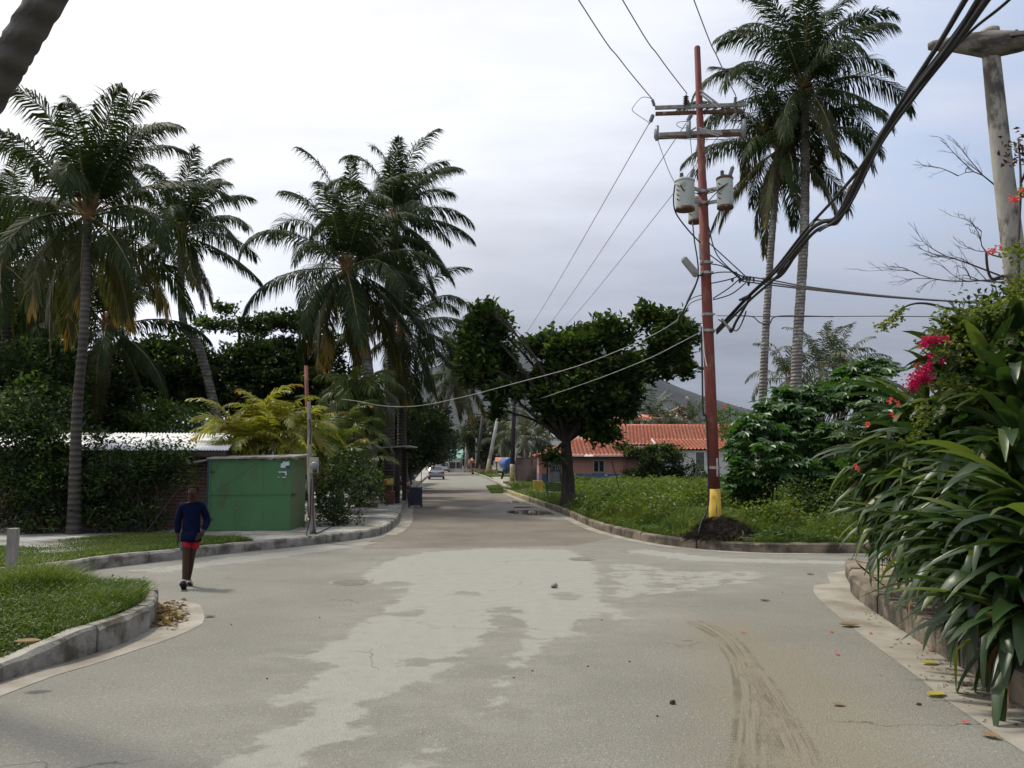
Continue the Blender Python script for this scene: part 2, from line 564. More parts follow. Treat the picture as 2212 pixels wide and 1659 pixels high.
PUD = [[(1085, 1104), (1140, 1101), (1196, 1106), (1200, 1112), (1150, 1113), (1100, 1109)], [(1105, 1094), (1160, 1094), (1165, 1097), (1110, 1098)], [(1100, 1082), (1124, 1081), (1128, 1086), (1102, 1087)]]
gp = lambda ps: [tuple(G(*p))[:2] for p in ps]


def sd(x, y, ps, kx=1.0):
    d = segdist(x, y, ps, True)
    return np.where(inpoly(x, y, ps), d, -d)


def grid(x0, x1, y0, y1, dx, dy):
    nx, ny = int((x1 - x0) / dx) + 1, int((y1 - y0) / dy) + 1
    X, Y = np.meshgrid(np.linspace(x0, x1, nx), np.linspace(y0, y1, ny))
    i = np.arange(nx * ny).reshape(ny, nx)
    f = np.stack([i[:-1, :-1], i[:-1, 1:], i[1:, 1:], i[1:, :-1]], -1).reshape(-1, 4)
    return X.ravel(), Y.ravel(), f


m = MB()
XX, YY = [], []
for x0, x1, y0, y1, d in ((-15, 15, 1, 26, 0.11), (-15, 15, 26, 60, 0.34), (-60, -15, -10, 60, 5), (15, 60, -10, 60, 5), (-15, 15, -10, 1, 3), (-40, 20, 60, 260, 10)):
    X, Y, f = grid(x0, x1, y0, y1, d, d)
    XX.append(X)
    YY.append(Y)
    m.arr(np.stack([X, Y, np.zeros(len(X))], 1), f)
X, Y = np.concatenate(XX), np.concatenate(YY)
dust = np.maximum.reduce([sd(X, Y, gp(DUST)), sd(X, Y, gp(DUST2)), sd(X, Y, gp(DUST3)) - 0.05, sd(X, Y, gp(DUST4)) - 0.05, np.minimum(sd(X, Y, gp(DUST5)), .3) - .22])
for hx, hy, r in HOLES:
    if r:
        c0 = G(hx, hy)
        rr = r / F * c0.y
        dust = np.minimum(dust, (np.hypot(X - c0.x, (Y - c0.y) * 0.8) - rr) * 0.8)
dust = np.clip(dust, -1.2, 1.2)
mudd = np.clip(sd(X, Y, gp(MUD)), -1, 1)
def segarc(x, y, pts):
    best, sgn, arc, s0 = np.full(len(x), 1e9), np.zeros(len(x)), np.zeros(len(x)), 0.0
    for a_, b_ in zip(pts, pts[1:]):
        vx, vy = b_[0] - a_[0], b_[1] - a_[1]
        L = math.hypot(vx, vy)
        tt = np.clip(((x - a_[0]) * vx + (y - a_[1]) * vy) / (L * L), 0, 1)
        ex, ey = x - a_[0] - tt * vx, y - a_[1] - tt * vy
        d = np.hypot(ex, ey)
        k = d < best
        best = np.where(k, d, best)
        sgn = np.where(k, (vx * ey - vy * ex) / L, sgn)
        arc = np.where(k, s0 + tt * L, arc)
        s0 += L
    return best, sgn, arc


d1, g1, s1 = segarc(X, Y, spline(TR1, 8))
d2, g2, s2 = segarc(X, Y, spline(TR2, 8))
k_ = d1 < d2 * 1.15
trk, tsg, tar = np.where(k_, d1, d2 * 1.15), np.where(k_, g1, g2), np.where(k_, s1, s2 + 40)
old = np.clip(sd(X, Y, gp(OLD)), -1, 1)
wet = np.maximum(np.clip(sd(X, Y, gp(WET)), -1, 1), -1)
pud = np.maximum.reduce([sd(X, Y, gp(q)) for q in PUD])
road = m.build('road', [])
for nm, a in (('dust', dust), ('mud', mudd), ('track', np.clip(trk, 0, 2)), ('tside', np.clip(tsg, -2, 2)), ('tarc', tar), ('old', old), ('wet', wet), ('puddle', np.clip(pud, -1, 1))):
    at_ = road.data.attributes.new(nm, 'FLOAT', 'POINT')
    at_.data.foreach_set('value', a.astype(np.float32))
structure(road)
mt, t, b = newmat('asphalt')
A = lambda n: t.n('ShaderNodeAttribute', attribute_name=n).outputs['Fac']
co = t.n('ShaderNodeTexCoord').outputs['Object']
nf = t.noise(co, 38, 5, 0.75)
nm_ = t.noise(co, 6, 5, 0.6)
nl = t.noise(co, 0.55, 5, 0.55)
mpx = t.n('ShaderNodeMapping')
mpx.inputs['Scale'].default_value = (1.1, 1.25, 1)
t.l(co, mpx.inputs[0])
ne = t.noise(mpx.outputs[0], 2.1, 6, 0.68)
vor = t.n('ShaderNodeTexVoronoi')
vor.inputs['Scale'].default_value = 70
t.l(co, vor.inputs['Vector'])
agg = t.ramp(vor.outputs['Distance'], 0.0, 0.6)
fresh = t.mix(t.ramp(nl, 0.32, 0.68), (0.188, 0.182, 0.155), (0.246, 0.238, 0.204))
fresh = t.mix(t.math('MULTIPLY', t.ramp(nf, 0.36, 0.64), 0.5), fresh, (0.088, 0.086, 0.074))
vr = t.n('ShaderNodeTexVoronoi')
vr.inputs['Scale'].default_value = 38
t.l(co, vr.inputs['Vector'])
sc_ = t.n('ShaderNodeSeparateColor')
t.l(vr.outputs['Color'], sc_.inputs[0])
peb = t.math('MULTIPLY', t.smooth(sc_.outputs[0], 0.80, 0.88), t.smooth(vr.outputs['Distance'], 0.36, 0.2))
fresh = t.mix(t.math('MULTIPLY', peb, 0.5), fresh, (0.40, 0.38, 0.33))
oldc = t.mix(t.ramp(nl, 0.3, 0.7), (0.122, 0.104, 0.084), (0.190, 0.167, 0.138))
oldc = t.mix(t.math('MULTIPLY', t.smooth(ne, 0.55, 0.70), 0.5), oldc, (0.085, 0.07, 0.055))
base = t.mix(t.smooth(t.math('ADD', A('old'), t.math('MULTIPLY', t.math('SUBTRACT', ne, 0.5), 0.5)), -0.06, 0.06), fresh, oldc)
oe = t.math('ADD', A('old'), t.math('MULTIPLY', t.math('SUBTRACT', ne, 0.5), 0.5))
base = t.mix(t.math('MULTIPLY', t.math('MULTIPLY', t.smooth(t.math('ABSOLUTE', oe), 0.05, 0.015), t.smooth(nm_, 0.45, 0.55)), 0.6), base, (0.07, 0.06, 0.05))
vc = t.n('ShaderNodeTexVoronoi')
vc.feature = 'DISTANCE_TO_EDGE'
vc.inputs['Scale'].default_value = 0.42
wc = t.n('ShaderNodeVectorMath', operation='ADD')
nv = t.n('ShaderNodeTexNoise')
nv.inputs['Scale'].default_value, nv.inputs['Detail'].default_value = 1.6, 5
t.l(co, nv.inputs['Vector'])
t.l(co, wc.inputs[0])
t.l(nv.outputs['Color'], wc.inputs[1])
t.l(wc.outputs[0], vc.inputs['Vector'])
crk = t.math('MULTIPLY', t.smooth(vc.outputs['Distance'], 0.006, 0.002), t.smooth(t.noise(co, 0.5, 3), 0.52, 0.60))
dv = t.math('ADD', A('dust'), t.math('ADD', t.math('MULTIPLY', t.math('SUBTRACT', ne, 0.5), 0.75), t.math('MULTIPLY', t.math('SUBTRACT', nf, 0.5), 0.10)))
df = t.smooth(t.math('ADD', dv, t.math('MULTIPLY', t.math('SUBTRACT', nm_, 0.5), 0.25)), 0.0, 0.10)
dcol = t.mix(t.ramp(nm_, 0.3, 0.7), (0.268, 0.264, 0.234), (0.302, 0.297, 0.264))
dcol = t.mix(t.math('MULTIPLY', t.ramp(nf, 0.4, 0.7), 0.22), dcol, (0.16, 0.155, 0.135))
base = t.mix(t.math('MULTIPLY', t.math('MULTIPLY', t.smooth(dv, -0.95, 0.0), t.smooth(ne, 0.38, 0.62)), 0.30), base, dcol)
worn = t.math('SUBTRACT', 0.92, t.math('MULTIPLY', t.smooth(t.noise(co, 2.6, 6, 0.7), 0.56, 0.72), 0.55))
base = t.mix(t.math('MULTIPLY', df, worn), base, dcol)
mf = t.math('MULTIPLY', t.smooth(t.math('ADD', A('mud'), t.math('MULTIPLY', t.math('SUBTRACT', ne, 0.5), 1.4)), -0.35, 0.5), 0.62)
base = t.mix(mf, base, (0.198, 0.170, 0.118))
trd = A('track')
band = t.smooth(trd, 0.17, 0.11)
cxt = t.n('ShaderNodeCombineXYZ')
t.l(t.math('MULTIPLY', A('tside'), 26.0), cxt.inputs[0])
t.l(t.math('MULTIPLY', A('tarc'), 0.55), cxt.inputs[1])
lines = t.smooth(t.noise(cxt.outputs[0], 1.0, 3, 0.6), 0.45, 0.58)
wob = t.smooth(t.noise(co, 2.2, 4), 0.32, 0.56)
lug = t.math('MULTIPLY', t.smooth(t.math('ABSOLUTE', t.math('SUBTRACT', trd, 0.115)), 0.025, 0.012), t.smooth(t.math('SINE', t.math('MULTIPLY', A('tarc'), 110.0)), 0.1, 0.7))
tf = t.math('MULTIPLY', t.math('MULTIPLY', band, t.math('ADD', t.math('MULTIPLY', lines, 0.8), t.math('MULTIPLY', lug, 0.6), True)), t.math('MULTIPLY', wob, 0.62))
base = t.mix(t.math('MULTIPLY', band, 0.30), base, (0.205, 0.172, 0.112))
base = t.mix(tf, base, (0.062, 0.050, 0.033))
wv = t.smooth(t.math('ADD', A('wet'), t.math('MULTIPLY', t.math('SUBTRACT', ne, 0.5), 1.6)), -0.1, 0.15)
pv = t.smooth(t.math('ADD', A('puddle'), t.math('MULTIPLY', t.math('SUBTRACT', ne, 0.5), 0.8)), -0.03, 0.05)
base = t.mix(t.math('MULTIPLY', wv, 0.35), base, (0.30, 0.29, 0.28))
base = t.mix(t.math('MULTIPLY', pv, 0.9), base, (0.035, 0.030, 0.026))
base = t.mix(t.math('MULTIPLY', crk, 0.6), base, (0.06, 0.055, 0.045))
t.l(base, b.inputs['Base Color'])
ro = t.math('SUBTRACT', 0.92, t.math('MULTIPLY', pv, 0.88))
t.l(t.math('SUBTRACT', ro, t.math('MULTIPLY', wv, 0.02)), b.inputs['Roughness'])
b.inputs['Specular IOR Level'].default_value = 0.35
bn = t.n('ShaderNodeBump')
bn.inputs['Distance'].default_value = 0.012
t.l(t.math('SUBTRACT', 0.8, t.math('MULTIPLY', pv, 0.8)), bn.inputs['Strength'])
t.l(t.math('ADD', nf, t.math('MULTIPLY', agg, 0.6)), bn.inputs['Height'])
t.l(bn.outputs[0], b.inputs['Normal'])
road.data.materials.append(mt)


# ------------------------------------------------------------------ kerbs, islands, pavements
def offset2(pts, d):
    """pts shifted to their left by d"""
    out = []
    for i, p in enumerate(pts):
        a, b_ = Vector(pts[max(i - 1, 0)][:2]), Vector(pts[min(i + 1, len(pts) - 1)][:2])
        tt = (b_ - a).normalized()
        out.append(Vector((p[0] - tt.y * d, p[1] + tt.x * d)))
    return out


def resample(pts, step):
    pts = [Vector(p[:2]) for p in pts]
    out, carry = [pts[0]], 0.0
    for a, b_ in zip(pts, pts[1:]):
        L = (b_ - a).length
        s_ = step - carry
        while s_ < L:
            out.append(a.lerp(b_, s_ / L))
            s_ += step
        carry = L - (s_ - step)
    out.append(pts[-1])
    return out


def kerb(name, pts, w, h, mat, zb=-0.02, seg=1.3, jit=0.008, hfun=None):
    """concrete kerb stones along pts (road side line), body to the left of pts"""
    pts = resample(spline([(p[0], p[1], 0) for p in pts], 8), 0.22)
    mb, rn = MB(), random.Random(len(pts))
    k = max(2, int(seg / 0.22))
    for i0 in range(0, len(pts) - 1, k):
        run = pts[i0:i0 + k + 1]
        if len(run) < 2:
            break
        run = [Vector(q) for q in run]
        run[-1] = run[-1] + (run[-2] - run[-1]).normalized() * 0.02
        sh_ = Vector((rn.uniform(-.012, .012), rn.uniform(-.012, .012)))
        run = [q + sh_ for q in run]
        ext = [pts[max(i0 - 1, 0)]] + run + [pts[min(i0 + k + 1, len(pts) - 1)]]
        inn = offset2(ext, w)[1:-1]
        bev = offset2(ext, 0.025)[1:-1]
        dz = rn.uniform(-jit, jit)
        V, n = [], len(run)
        for q, bq, iq in zip(run, bev, inn):
            hh = h if hfun is None else hfun(q)
            hh += dz + rn.uniform(-.006, .005)
            ch = rn.choice((.2, .3, .4, .5, 1.1)) if jit > .005 else .3
            bq = q.lerp(bq, .6 + ch)
            V += [(q.x, q.y, zb), (q.x, q.y, hh - 0.02 - .03 * ch), (bq.x, bq.y, hh), (iq.x, iq.y, hh), (iq.x, iq.y, zb)]
        Fc = []
        for i in range(n - 1):
            for j in range(4):
                a = i * 5 + j
                Fc.append((a, a + 5, a + 6, a + 1))
        Fc += [tuple(range(5)), tuple(range((n - 1) * 5 + 4, (n - 1) * 5 - 1, -1))]
        mb.add(V, [f[::-1] for f in Fc])
    return structure(mb.build(name, mat))


def slab(name, poly, z, mat, zb=-0.025):
    mb = MB()
    mb.prism([(p[0], p[1]) for p in poly], zb, z)
    return structure(mb.build(name, mat))


# A: grass island at the near corner (left), its kerb runs past the camera
A_IN = [(-5.6, -6), (-4.8, 1.0), (-4.62, 4.0)] + gp([(0, 1475), (140, 1432), (250, 1396), (326, 1358)])
A_TIP = gp([(340, 1335), (332, 1310)]) + [(-5.0, 10.7), (-5.6, 10.95), (-6.3, 10.8)]
AH = 0.27
ka = kerb('kerb', A_IN + A_TIP, 0.16, AH, M['concrete'], hfun=lambda q: AH if q.y > 8.0 else (0.16 if q.y < 7.3 else 0.16 + (q.y - 7.3) / 0.7 * (AH - 0.16)), seg=1.1)
A_line = resample(spline([(p[0], p[1], 0) for p in A_IN + A_TIP], 8), 0.22)
A_poly = [tuple(q) for q in offset2(A_line, 0.15)] + [(-8.5, 7.8), (-14, 1), (-14, -6)]
ga = MB()
gx, gy, gf = grid(-14, -3.6, -6, 11.2, 0.2, 0.2)
dA = sd(gx, gy, A_poly)


def hA(x, y):
    d = np.clip(sd(x, y, A_poly), 0, 2)
    base_h = np.where(y > 8.0, 0.25, np.where(y < 7.3, 0.14, 0.14 + (y - 7.3) / 0.7 * 0.11))
    return base_h + 0.10 * d + 0.03 * np.sin(x * 2.3) * np.cos(y * 1.9)


keep = dA[gf].min(1) > -0.08
ga.arr(np.stack([gx, gy, hA(gx, gy)], 1), gf[keep])
structure(ga.build('island_soil', M['soil'], smooth=True))

# B: pavement on the far left corner and on along the street
B_IN = [(-26, 2.5), (-16, 5.6), (-11.5, 9.2)] + gp([(60, 1250), (214, 1229), (330, 1215), (480, 1197), (650, 1180), (770, 1165), (820, 1156)])
B_STR = gp([(845, 1143), (862, 1125)]) + [(-4.45, 34.0), (-6.0, 50), (-8.95, 84), (-14.0, 148), (-18.0, 200)]
BH = 0.2
kerb('kerb', B_IN + B_STR, 0.16, BH, M['concrete'], seg=2.2)
B_line = resample(spline([(p[0], p[1], 0) for p in B_IN + B_STR], 8), 0.3)
B_poly = [tuple(q) for q in offset2(B_line, 0.15)] + [(-60, 200), (-60, 2)]
mpv, t, b = newmat('pavement_tiles')
co = t.n('ShaderNodeTexCoord').outputs['Object']
mp = t.n('ShaderNodeMapping')
mp.inputs['Rotation'].default_value = (0, 0, rad(-58))
t.l(co, mp.inputs[0])
br = t.n('ShaderNodeTexBrick')
br.offset = 0.0
br.inputs['Scale'].default_value, br.inputs['Brick Width'].default_value, br.inputs['Row Height'].default_value = 1.0, 0.4, 0.4
br.inputs['Mortar Size'].default_value, br.inputs['Mortar Smooth'].default_value = 0.015, 0.3
br.inputs['Color1'].default_value, br.inputs['Color2'].default_value, br.inputs['Mortar'].default_value = (0.30, 0.295, 0.275, 1), (0.43, 0.425, 0.40, 1), (0.09, 0.095, 0.05, 1)
t.l(mp.outputs[0], br.inputs[0])
cc = t.mix(t.math('MULTIPLY', t.smooth(t.noise(co, 0.9, 6, 0.65), 0.44, 0.58), 0.8), br.outputs[0], (0.12, 0.115, 0.08))
cc = t.mix(t.math('MULTIPLY', t.ramp(t.noise(co, 14, 4), 0.35, 0.7), 0.3), cc, (0.2, 0.19, 0.16))
t.l(cc, b.inputs['Base Color'])
b.inputs['Roughness'].default_value = 0.9
slab('pavement', B_poly, BH - 0.012, mpv)

# C: planted verge on the far right corner and on along the street
C_IN = [(60, 15.5), (30, 15.9), (12, 16.4)] + gp([(1890, 1196), (1740, 1195), (1600, 1192), (1440, 1178), (1340, 1158), (1280, 1140), (1225, 1115)])
C_STR = [(1.35, 34), (0.75, 39), (-0.55, 51.5), (-0.25, 54)]
C_FAR = [(-1.6, 74), (-3.4, 100), (-6.7, 140), (-11.2, 200)]
CHt = 0.2
C_all = C_IN + C_STR + C_FAR
kerb('kerb', C_IN[:9][::-1], 0.16, CHt, M['concrete_old'], seg=2.0)
kerb('kerb', (C_IN[8:] + C_STR[:1])[::-1], 0.16, CHt, M['concrete_old'], seg=2.4)
kerb('kerb', C_STR[:3][::-1], 0.18, CHt, M['kerb_yellow'], seg=2.4)
kerb('kerb', (C_STR[2:] + C_FAR)[::-1], 0.16, CHt, M['concrete'], seg=2.4)
C_all = C_all[::-1]
C_line = resample(spline([(p[0], p[1], 0) for p in C_all], 8), 0.3)
C_poly = [tuple(q) for q in offset2(C_line, 0.15)] + [(60, 200)]
slab('verge_soil', C_poly, CHt - 0.015, M['soil'])

# D: corner pavement on the near right with a planted bed behind
D_IN = [(26, 12.1), (12, 12.35), (7.4, 12.95), (6.1, 13.0)] + gp([(1834, 1237), (1836, 1262), (1848, 1292), (1975, 1380), (2120, 1470), (2212, 1530)]) + [(3.72, 4.5), (3.6, 0), (3.5, -6)]
DH = 0.24
kerb('kerb', D_IN, 0.17, DH, M['concrete_old'], seg=1.5, jit=0.012)
D_line = resample(spline([(p[0], p[1], 0) for p in D_IN], 8), 0.25)
D_poly = [tuple(q) for q in offset2(D_line, 0.16)] + [(26, -6)]
m_dp = pm('old_pavement', (0.235, 0.19, 0.135), 0.92, 0.3, 2.0, 0.5, 30, dirt_or_glint=(0.11, 0.085, 0.055), dlo=0.45, dhi=0.65, dscale=1.5)
slab('pavement', D_poly, DH - 0.015, m_dp)
mb = MB()
bed = [(5.15, 10.6), (5.0, 9.3), (4.45, 7.8), (4.3, 6.4), (4.2, 4.2), (4.15, 0), (4.1, -5.9), (25, -5.9), (25, 11.9), (8, 12.0), (6.2, 11.7)]
mb.prism(bed, 0.0, 0.36)
structure(mb.build('planting_bed', M['soil_dark']))


# gutters: pale concrete strips flush with the road
def strip(name, inner, outer, mat, z=0.004, ht=0.0):
    mb = MB()
    V = [(p[0], p[1], z) for p in inner] + [(p[0], p[1], z) for p in outer]
    n = len(inner)
    mb.add(V, [(i, n + i, n + i + 1, i + 1) for i in range(n - 1)])
    return structure(mb.build(name, mat))


def gut(name, kl, width, mat):
    """strip on the road side of a kerb line; width may be a function of the point"""
    kl = resample(spline([(p[0], p[1], 0) for p in kl], 8), 0.3)
    wv_ = [width(p) if callable(width) else width for p in kl]
    out = [offset2(kl, -w_)[i] for i, w_ in enumerate(wv_)]
    return strip(name, out, [Vector(q) for q in kl], mat)


gut('gutter', A_IN + A_TIP[:3], lambda q: 0.30 + 0.22 * min(1, max(0, (q.y - 8.3) / 1.2)) if q.y > 5 else 0.4, M['gutter'])
gut('gutter', D_IN[2:], lambda q: 0.50 if q.y < 12.4 else 0.28, M['gutter'])
gut('gutter', gp([(820, 1156)]) + B_STR, 0.42, M['gutter'])
gut('gutter', (C_IN[2:] + C_STR[:3])[::-1], 0.28, M['gutter'])
# ------------------------------------------------------------------ vegetation builders
def unit(a):
    return a / (np.linalg.norm(a, axis=-1, keepdims=True) + 1e-9)


def frond(mb, base, az, el, L, droop, rg, nl=44, ll=0.8, w=0.05, hang=0.6, bend=0.0, roll=0.0, tipdry=0.0, old=False, rr=0.028, wind=0.0, pw=1.25):
    """one feather palm leaf. materials: 0 green 1 yellow 2 rachis 3 old green"""
    n = 13
    s = np.linspace(0, 1, n)
    e = np.maximum(el - droop * s ** pw, -1.50)
    a = az + bend * s
    d = np.stack([np.cos(a) * np.cos(e), np.sin(a) * np.cos(e), np.sin(e)], 1)
    d[:, 0] += wind * s
    d = unit(d)
    p = np.zeros((n, 3))
    p[0] = base
    for i in range(1, n):
        p[i] = p[i - 1] + (d[i - 1] + d[i]) * 0.5 * L / (n - 1)
    side = np.stack([-np.sin(a), np.cos(a), np.zeros(n)], 1)
    up = unit(np.cross(d, side))
    side = np.cross(up, d)
    up = np.where((up[:, 2:3] < 0), -up, up)
    cr, sr = math.cos(roll), math.sin(roll)
    side, up = side * cr + up * sr, up * cr - side * sr
    mb.mi = 2
    mb.tube([tuple(q) for q in p[::2]], [rr * (1.15 - 0.95 * k / 6) for k in range(7)], 5, False)
    for sg in (-1, 1):
        si = np.linspace(0.13, 0.995, nl) + rg.uniform(-0.008, 0.008, nl)
        ix = np.clip(si, 0, 1) * (n - 1)
        i0 = np.minimum(ix.astype(int), n - 2)
        fr = (ix - i0)[:, None]
        q = p[i0] * (1 - fr) + p[i0 + 1] * fr
        t_ = unit(d[i0] * (1 - fr) + d[i0 + 1] * fr)
        sd_ = unit(side[i0] * (1 - fr) + side[i0 + 1] * fr) * sg
        u_ = unit(up[i0] * (1 - fr) + up[i0 + 1] * fr)
        ln = ll * np.sin(PI * (0.20 + 0.72 * si)) ** 0.6 * rg.uniform(0.82, 1.12, nl)
        al = np.radians(68 - 42 * si ** 1.5 + rg.uniform(-13, 13, nl))[:, None]
        be = np.radians(10 + rg.uniform(-10, 10, nl))[:, None]
        dr = unit(t_ * np.cos(al) + np.sin(al) * (sd_ * np.cos(be) + u_ * np.sin(be)))
        g = np.array([wind * 0.5, 0, -1.0])
        hg = (hang * rg.uniform(0.6, 1.35, nl))[:, None]
        d1 = unit(dr + g * hg * 0.40)
        d2 = unit(dr + g * hg * 1.3)
        mid = q + d1 * ln[:, None] * 0.5
        tip = mid + d2 * ln[:, None] * 0.5
        wv = unit(t_ - d1 * (t_ * d1).sum(1, keepdims=True)) * (w * rg.uniform(0.75, 1.2, nl))[:, None] * 0.5
        V = np.stack([q - wv * 0.6, q + wv * 0.6, mid + wv, mid - wv, tip], 1).reshape(-1, 3)
        k = np.arange(nl)[:, None] * 5
        mi = np.full(nl, 3 if old else 0)
        if tipdry:
            mi = np.where(rg.random(nl) < np.clip((si - (1 - tipdry)) / 0.25, 0, 1), 1, mi)
        o = mb.arr(V, k + np.array([[0, 1, 2, 3]]), mi)
        mb.more(k + np.array([[3, 2, 4]]), o, mi)


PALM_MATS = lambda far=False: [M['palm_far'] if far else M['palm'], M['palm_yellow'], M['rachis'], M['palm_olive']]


def crown_mesh(mb, c, rg, n=26, L=4.0, ll=0.95, w=0.042, nl=105, wind=0.15, olds=5, dry=0.0, up=0.42, low=0.28, hang=1.0, droop=1.0, tilt=0.0):
    """coconut crown: steep young leaves, arching middle leaves, hanging old ones"""
    az0 = rg.uniform(0, 6.28)
    for i in range(n):
        f = (i + 0.5) / n
        az = az0 + i * 2.39996 + rg.uniform(-0.25, 0.25)
        if f < up:
            g = f / up
            el, dr, hg, Lf, pw = rad(87 - 35 * g), 1.10 + 0.75 * g, 0.85 + .4 * g, 1.04, 2.2
        elif f < 1 - low:
            g = (f - up) / (1 - low - up)
            el, dr, hg, Lf, pw = rad(46 - 46 * g), 1.75 - .35 * g, 1.45 + .5 * g, 1.1, 1.7
        else:
            g = (f - 1 + low) / low
            el, dr, hg, Lf, pw = rad(-8 - 54 * g), 1.05 - .4 * g, 1.75 + .4 * g, 1.0 - .12 * g, 1.2
        old = i >= n - olds
        b0 = np.array(c) + np.array([math.cos(az) * 0.14, math.sin(az) * 0.14, -0.4 * f])
        frond(mb, b0, az, el + rg.uniform(-.13, .13), L * Lf * rg.uniform(.85, 1.1), dr * droop * rg.uniform(.8, 1.2), rg, nl, ll * rg.uniform(.88, 1.08), w, hg * hang, rg.uniform(-0.3, 0.3), rg.uniform(-0.6, 0.6), (dry * rg.uniform(0.5, 1.3) if old else 0), old, wind=wind + tilt * math.sin(az), pw=pw)


def palm(name, label, base, crown, seed, trunk_r=(0.17, 0.11), trunk_mid=None, L=4.0, n=26, far=False, group='coconut palms', bark='palm_bark', nuts=0, rough_=0.07, cat='palm tree', **kw):
    """trunk from base to crown point (may lean or curve), feather crown"""
    rg = np.random.default_rng(seed)
    base, crown = Vector(base), Vector(crown)
    th = thing(name, label, cat, tuple(base), group)
    mids = [Vector(q) for q in (trunk_mid or [])]
    path = spline([base] + mids + [crown], max(12, int(110 / (len(mids) + 1))))
    k = len(path)
    rr = [lerp(trunk_r[0], trunk_r[1], i / (k - 1)) + 0.10 * math.exp(-8 * i / k) * (trunk_r[0] / 0.17) for i in range(k)]
    rr = [r * (1 + rough_ * (0.5 - (i % 3) / 2)) for i, r in enumerate(rr)]
    mb = MB()
    mb.tube(path, rr, 10)
    mb.build('trunk', M[bark], th, True)
    mb = MB()
    crown_mesh(mb, tuple(crown + Vector((0, 0, 0.1))), rg, n=n, L=L, **kw)
    mb.build('crown', PALM_MATS(far), th)
    if not far:
        mb = MB()
        tdir = (path[-1] - path[-3]).normalized()
        mb.tube([crown - tdir * 0.5, crown, crown + Vector((0, 0, 0.45))], [trunk_r[1] * 1.1, trunk_r[1] * 1.75, trunk_r[1] * 0.7], 9)
        for i in range(14):
            a = i * 2.4
            mb.tube([crown + Vector((math.cos(a) * .1, math.sin(a) * .1, -.25 + .03 * i)), crown + Vector((math.cos(a) * .34, math.sin(a) * .34, .1 + .03 * i))], [0.05, 0.03], 4)
        mb.build('crown_shaft', M['fibre'], th, True)
    for i in range(nuts):
        mb = MB()
        a = i * 2.2
        mb.ellip(crown + Vector((math.cos(a) * 0.3, math.sin(a) * 0.3, -0.3 - 0.1 * (i % 3))), (0.12, 0.12, 0.15), 9, 7)
        mb.build('coconut', M['areca_green'], th, True)
    return th


def leaf_cards(mb, pos, dirs, nor, ln, wd, fold=0.25, mi=0):
    """folded diamond leaves: arrays of base, direction, normal, length, width"""
    d, nn = unit(dirs), nor
    sd_ = unit(np.cross(d, nn))
    nn = np.cross(sd_, d)
    ln, wd = ln[:, None], wd[:, None]
    mid = pos + d * ln * 0.55
    V = np.stack([pos, mid + sd_ * wd * 0.5 + nn * wd * fold, pos + d * ln - nn * ln * 0.08, mid - sd_ * wd * 0.5 + nn * wd * fold], 1).reshape(-1, 3)
    k = np.arange(len(pos))[:, None] * 4
    f = np.concatenate([k + np.array([[0, 1, 2]]), k + np.array([[0, 2, 3]])])
    mb.arr(V, f, mi if np.ndim(mi) == 0 else np.concatenate([mi, mi]))


def blob_pts(rg, blobs, dens, sub=9, subr=0.33, shell=0.35):
    """clump centres spread through lumpy ellipsoids. blobs: (centre, radii)"""
    out = []
    for c, r in blobs:
        c, r = np.array(c), np.array(r)
        n = max(6, int(dens * (r[0] * r[1] * r[2]) ** (2 / 3)))
        v = unit(rg.normal(size=(sub, 3)))
        sc_ = v * r * rg.uniform(0.62, 1.0, (sub, 1))
        w = rg.integers(0, sub, n)
        q = unit(rg.normal(size=(n, 3))) * (rg.random((n, 1)) ** 0.5) * r * subr * 1.35
        a = sc_[w] + q
        u = unit(rg.normal(size=(n // 2, 3))) * (shell + (1 - shell) * rg.random((n // 2, 1)) ** 0.6) * r * 0.88
        out.append(np.concatenate([a, u]) + c)
    return np.concatenate(out)


def rosettes(mb, rg, cl, k, ln, wd, upness=0.35, spread=0.12, mi=0, outc=None):
    """k leaves radiating at each clump centre"""
    n = len(cl)
    c = np.repeat(cl, k, 0) + rg.normal(size=(n * k, 3)) * spread
    d = rg.normal(size=(n * k, 3))
    d[:, 2] = d[:, 2] * 0.6 + upness
    if outc is not None:
        d += 0.6 * unit(c - outc)
    nn = np.zeros_like(d)
    nn[:, 2] = 1
    nn += rg.normal(size=d.shape) * 0.45
    leaf_cards(mb, c, d, nn, ln * rg.uniform(0.65, 1.2, n * k), wd * rg.uniform(0.7, 1.2, n * k), 0.2, mi if np.ndim(mi) == 0 else np.repeat(mi, k))


def limb(a, b, rg, sag=0.12, n=7):
    a, b = Vector(a), Vector(b)
    L = (b - a).length
    k = Vector(rg.normal(size=3)) * L * 0.08
    return [a.lerp(b, i / n) + k * math.sin(PI * i / n) + Vector((0, 0, sag * L * math.sin(PI * i / n))) for i in range(n + 1)]


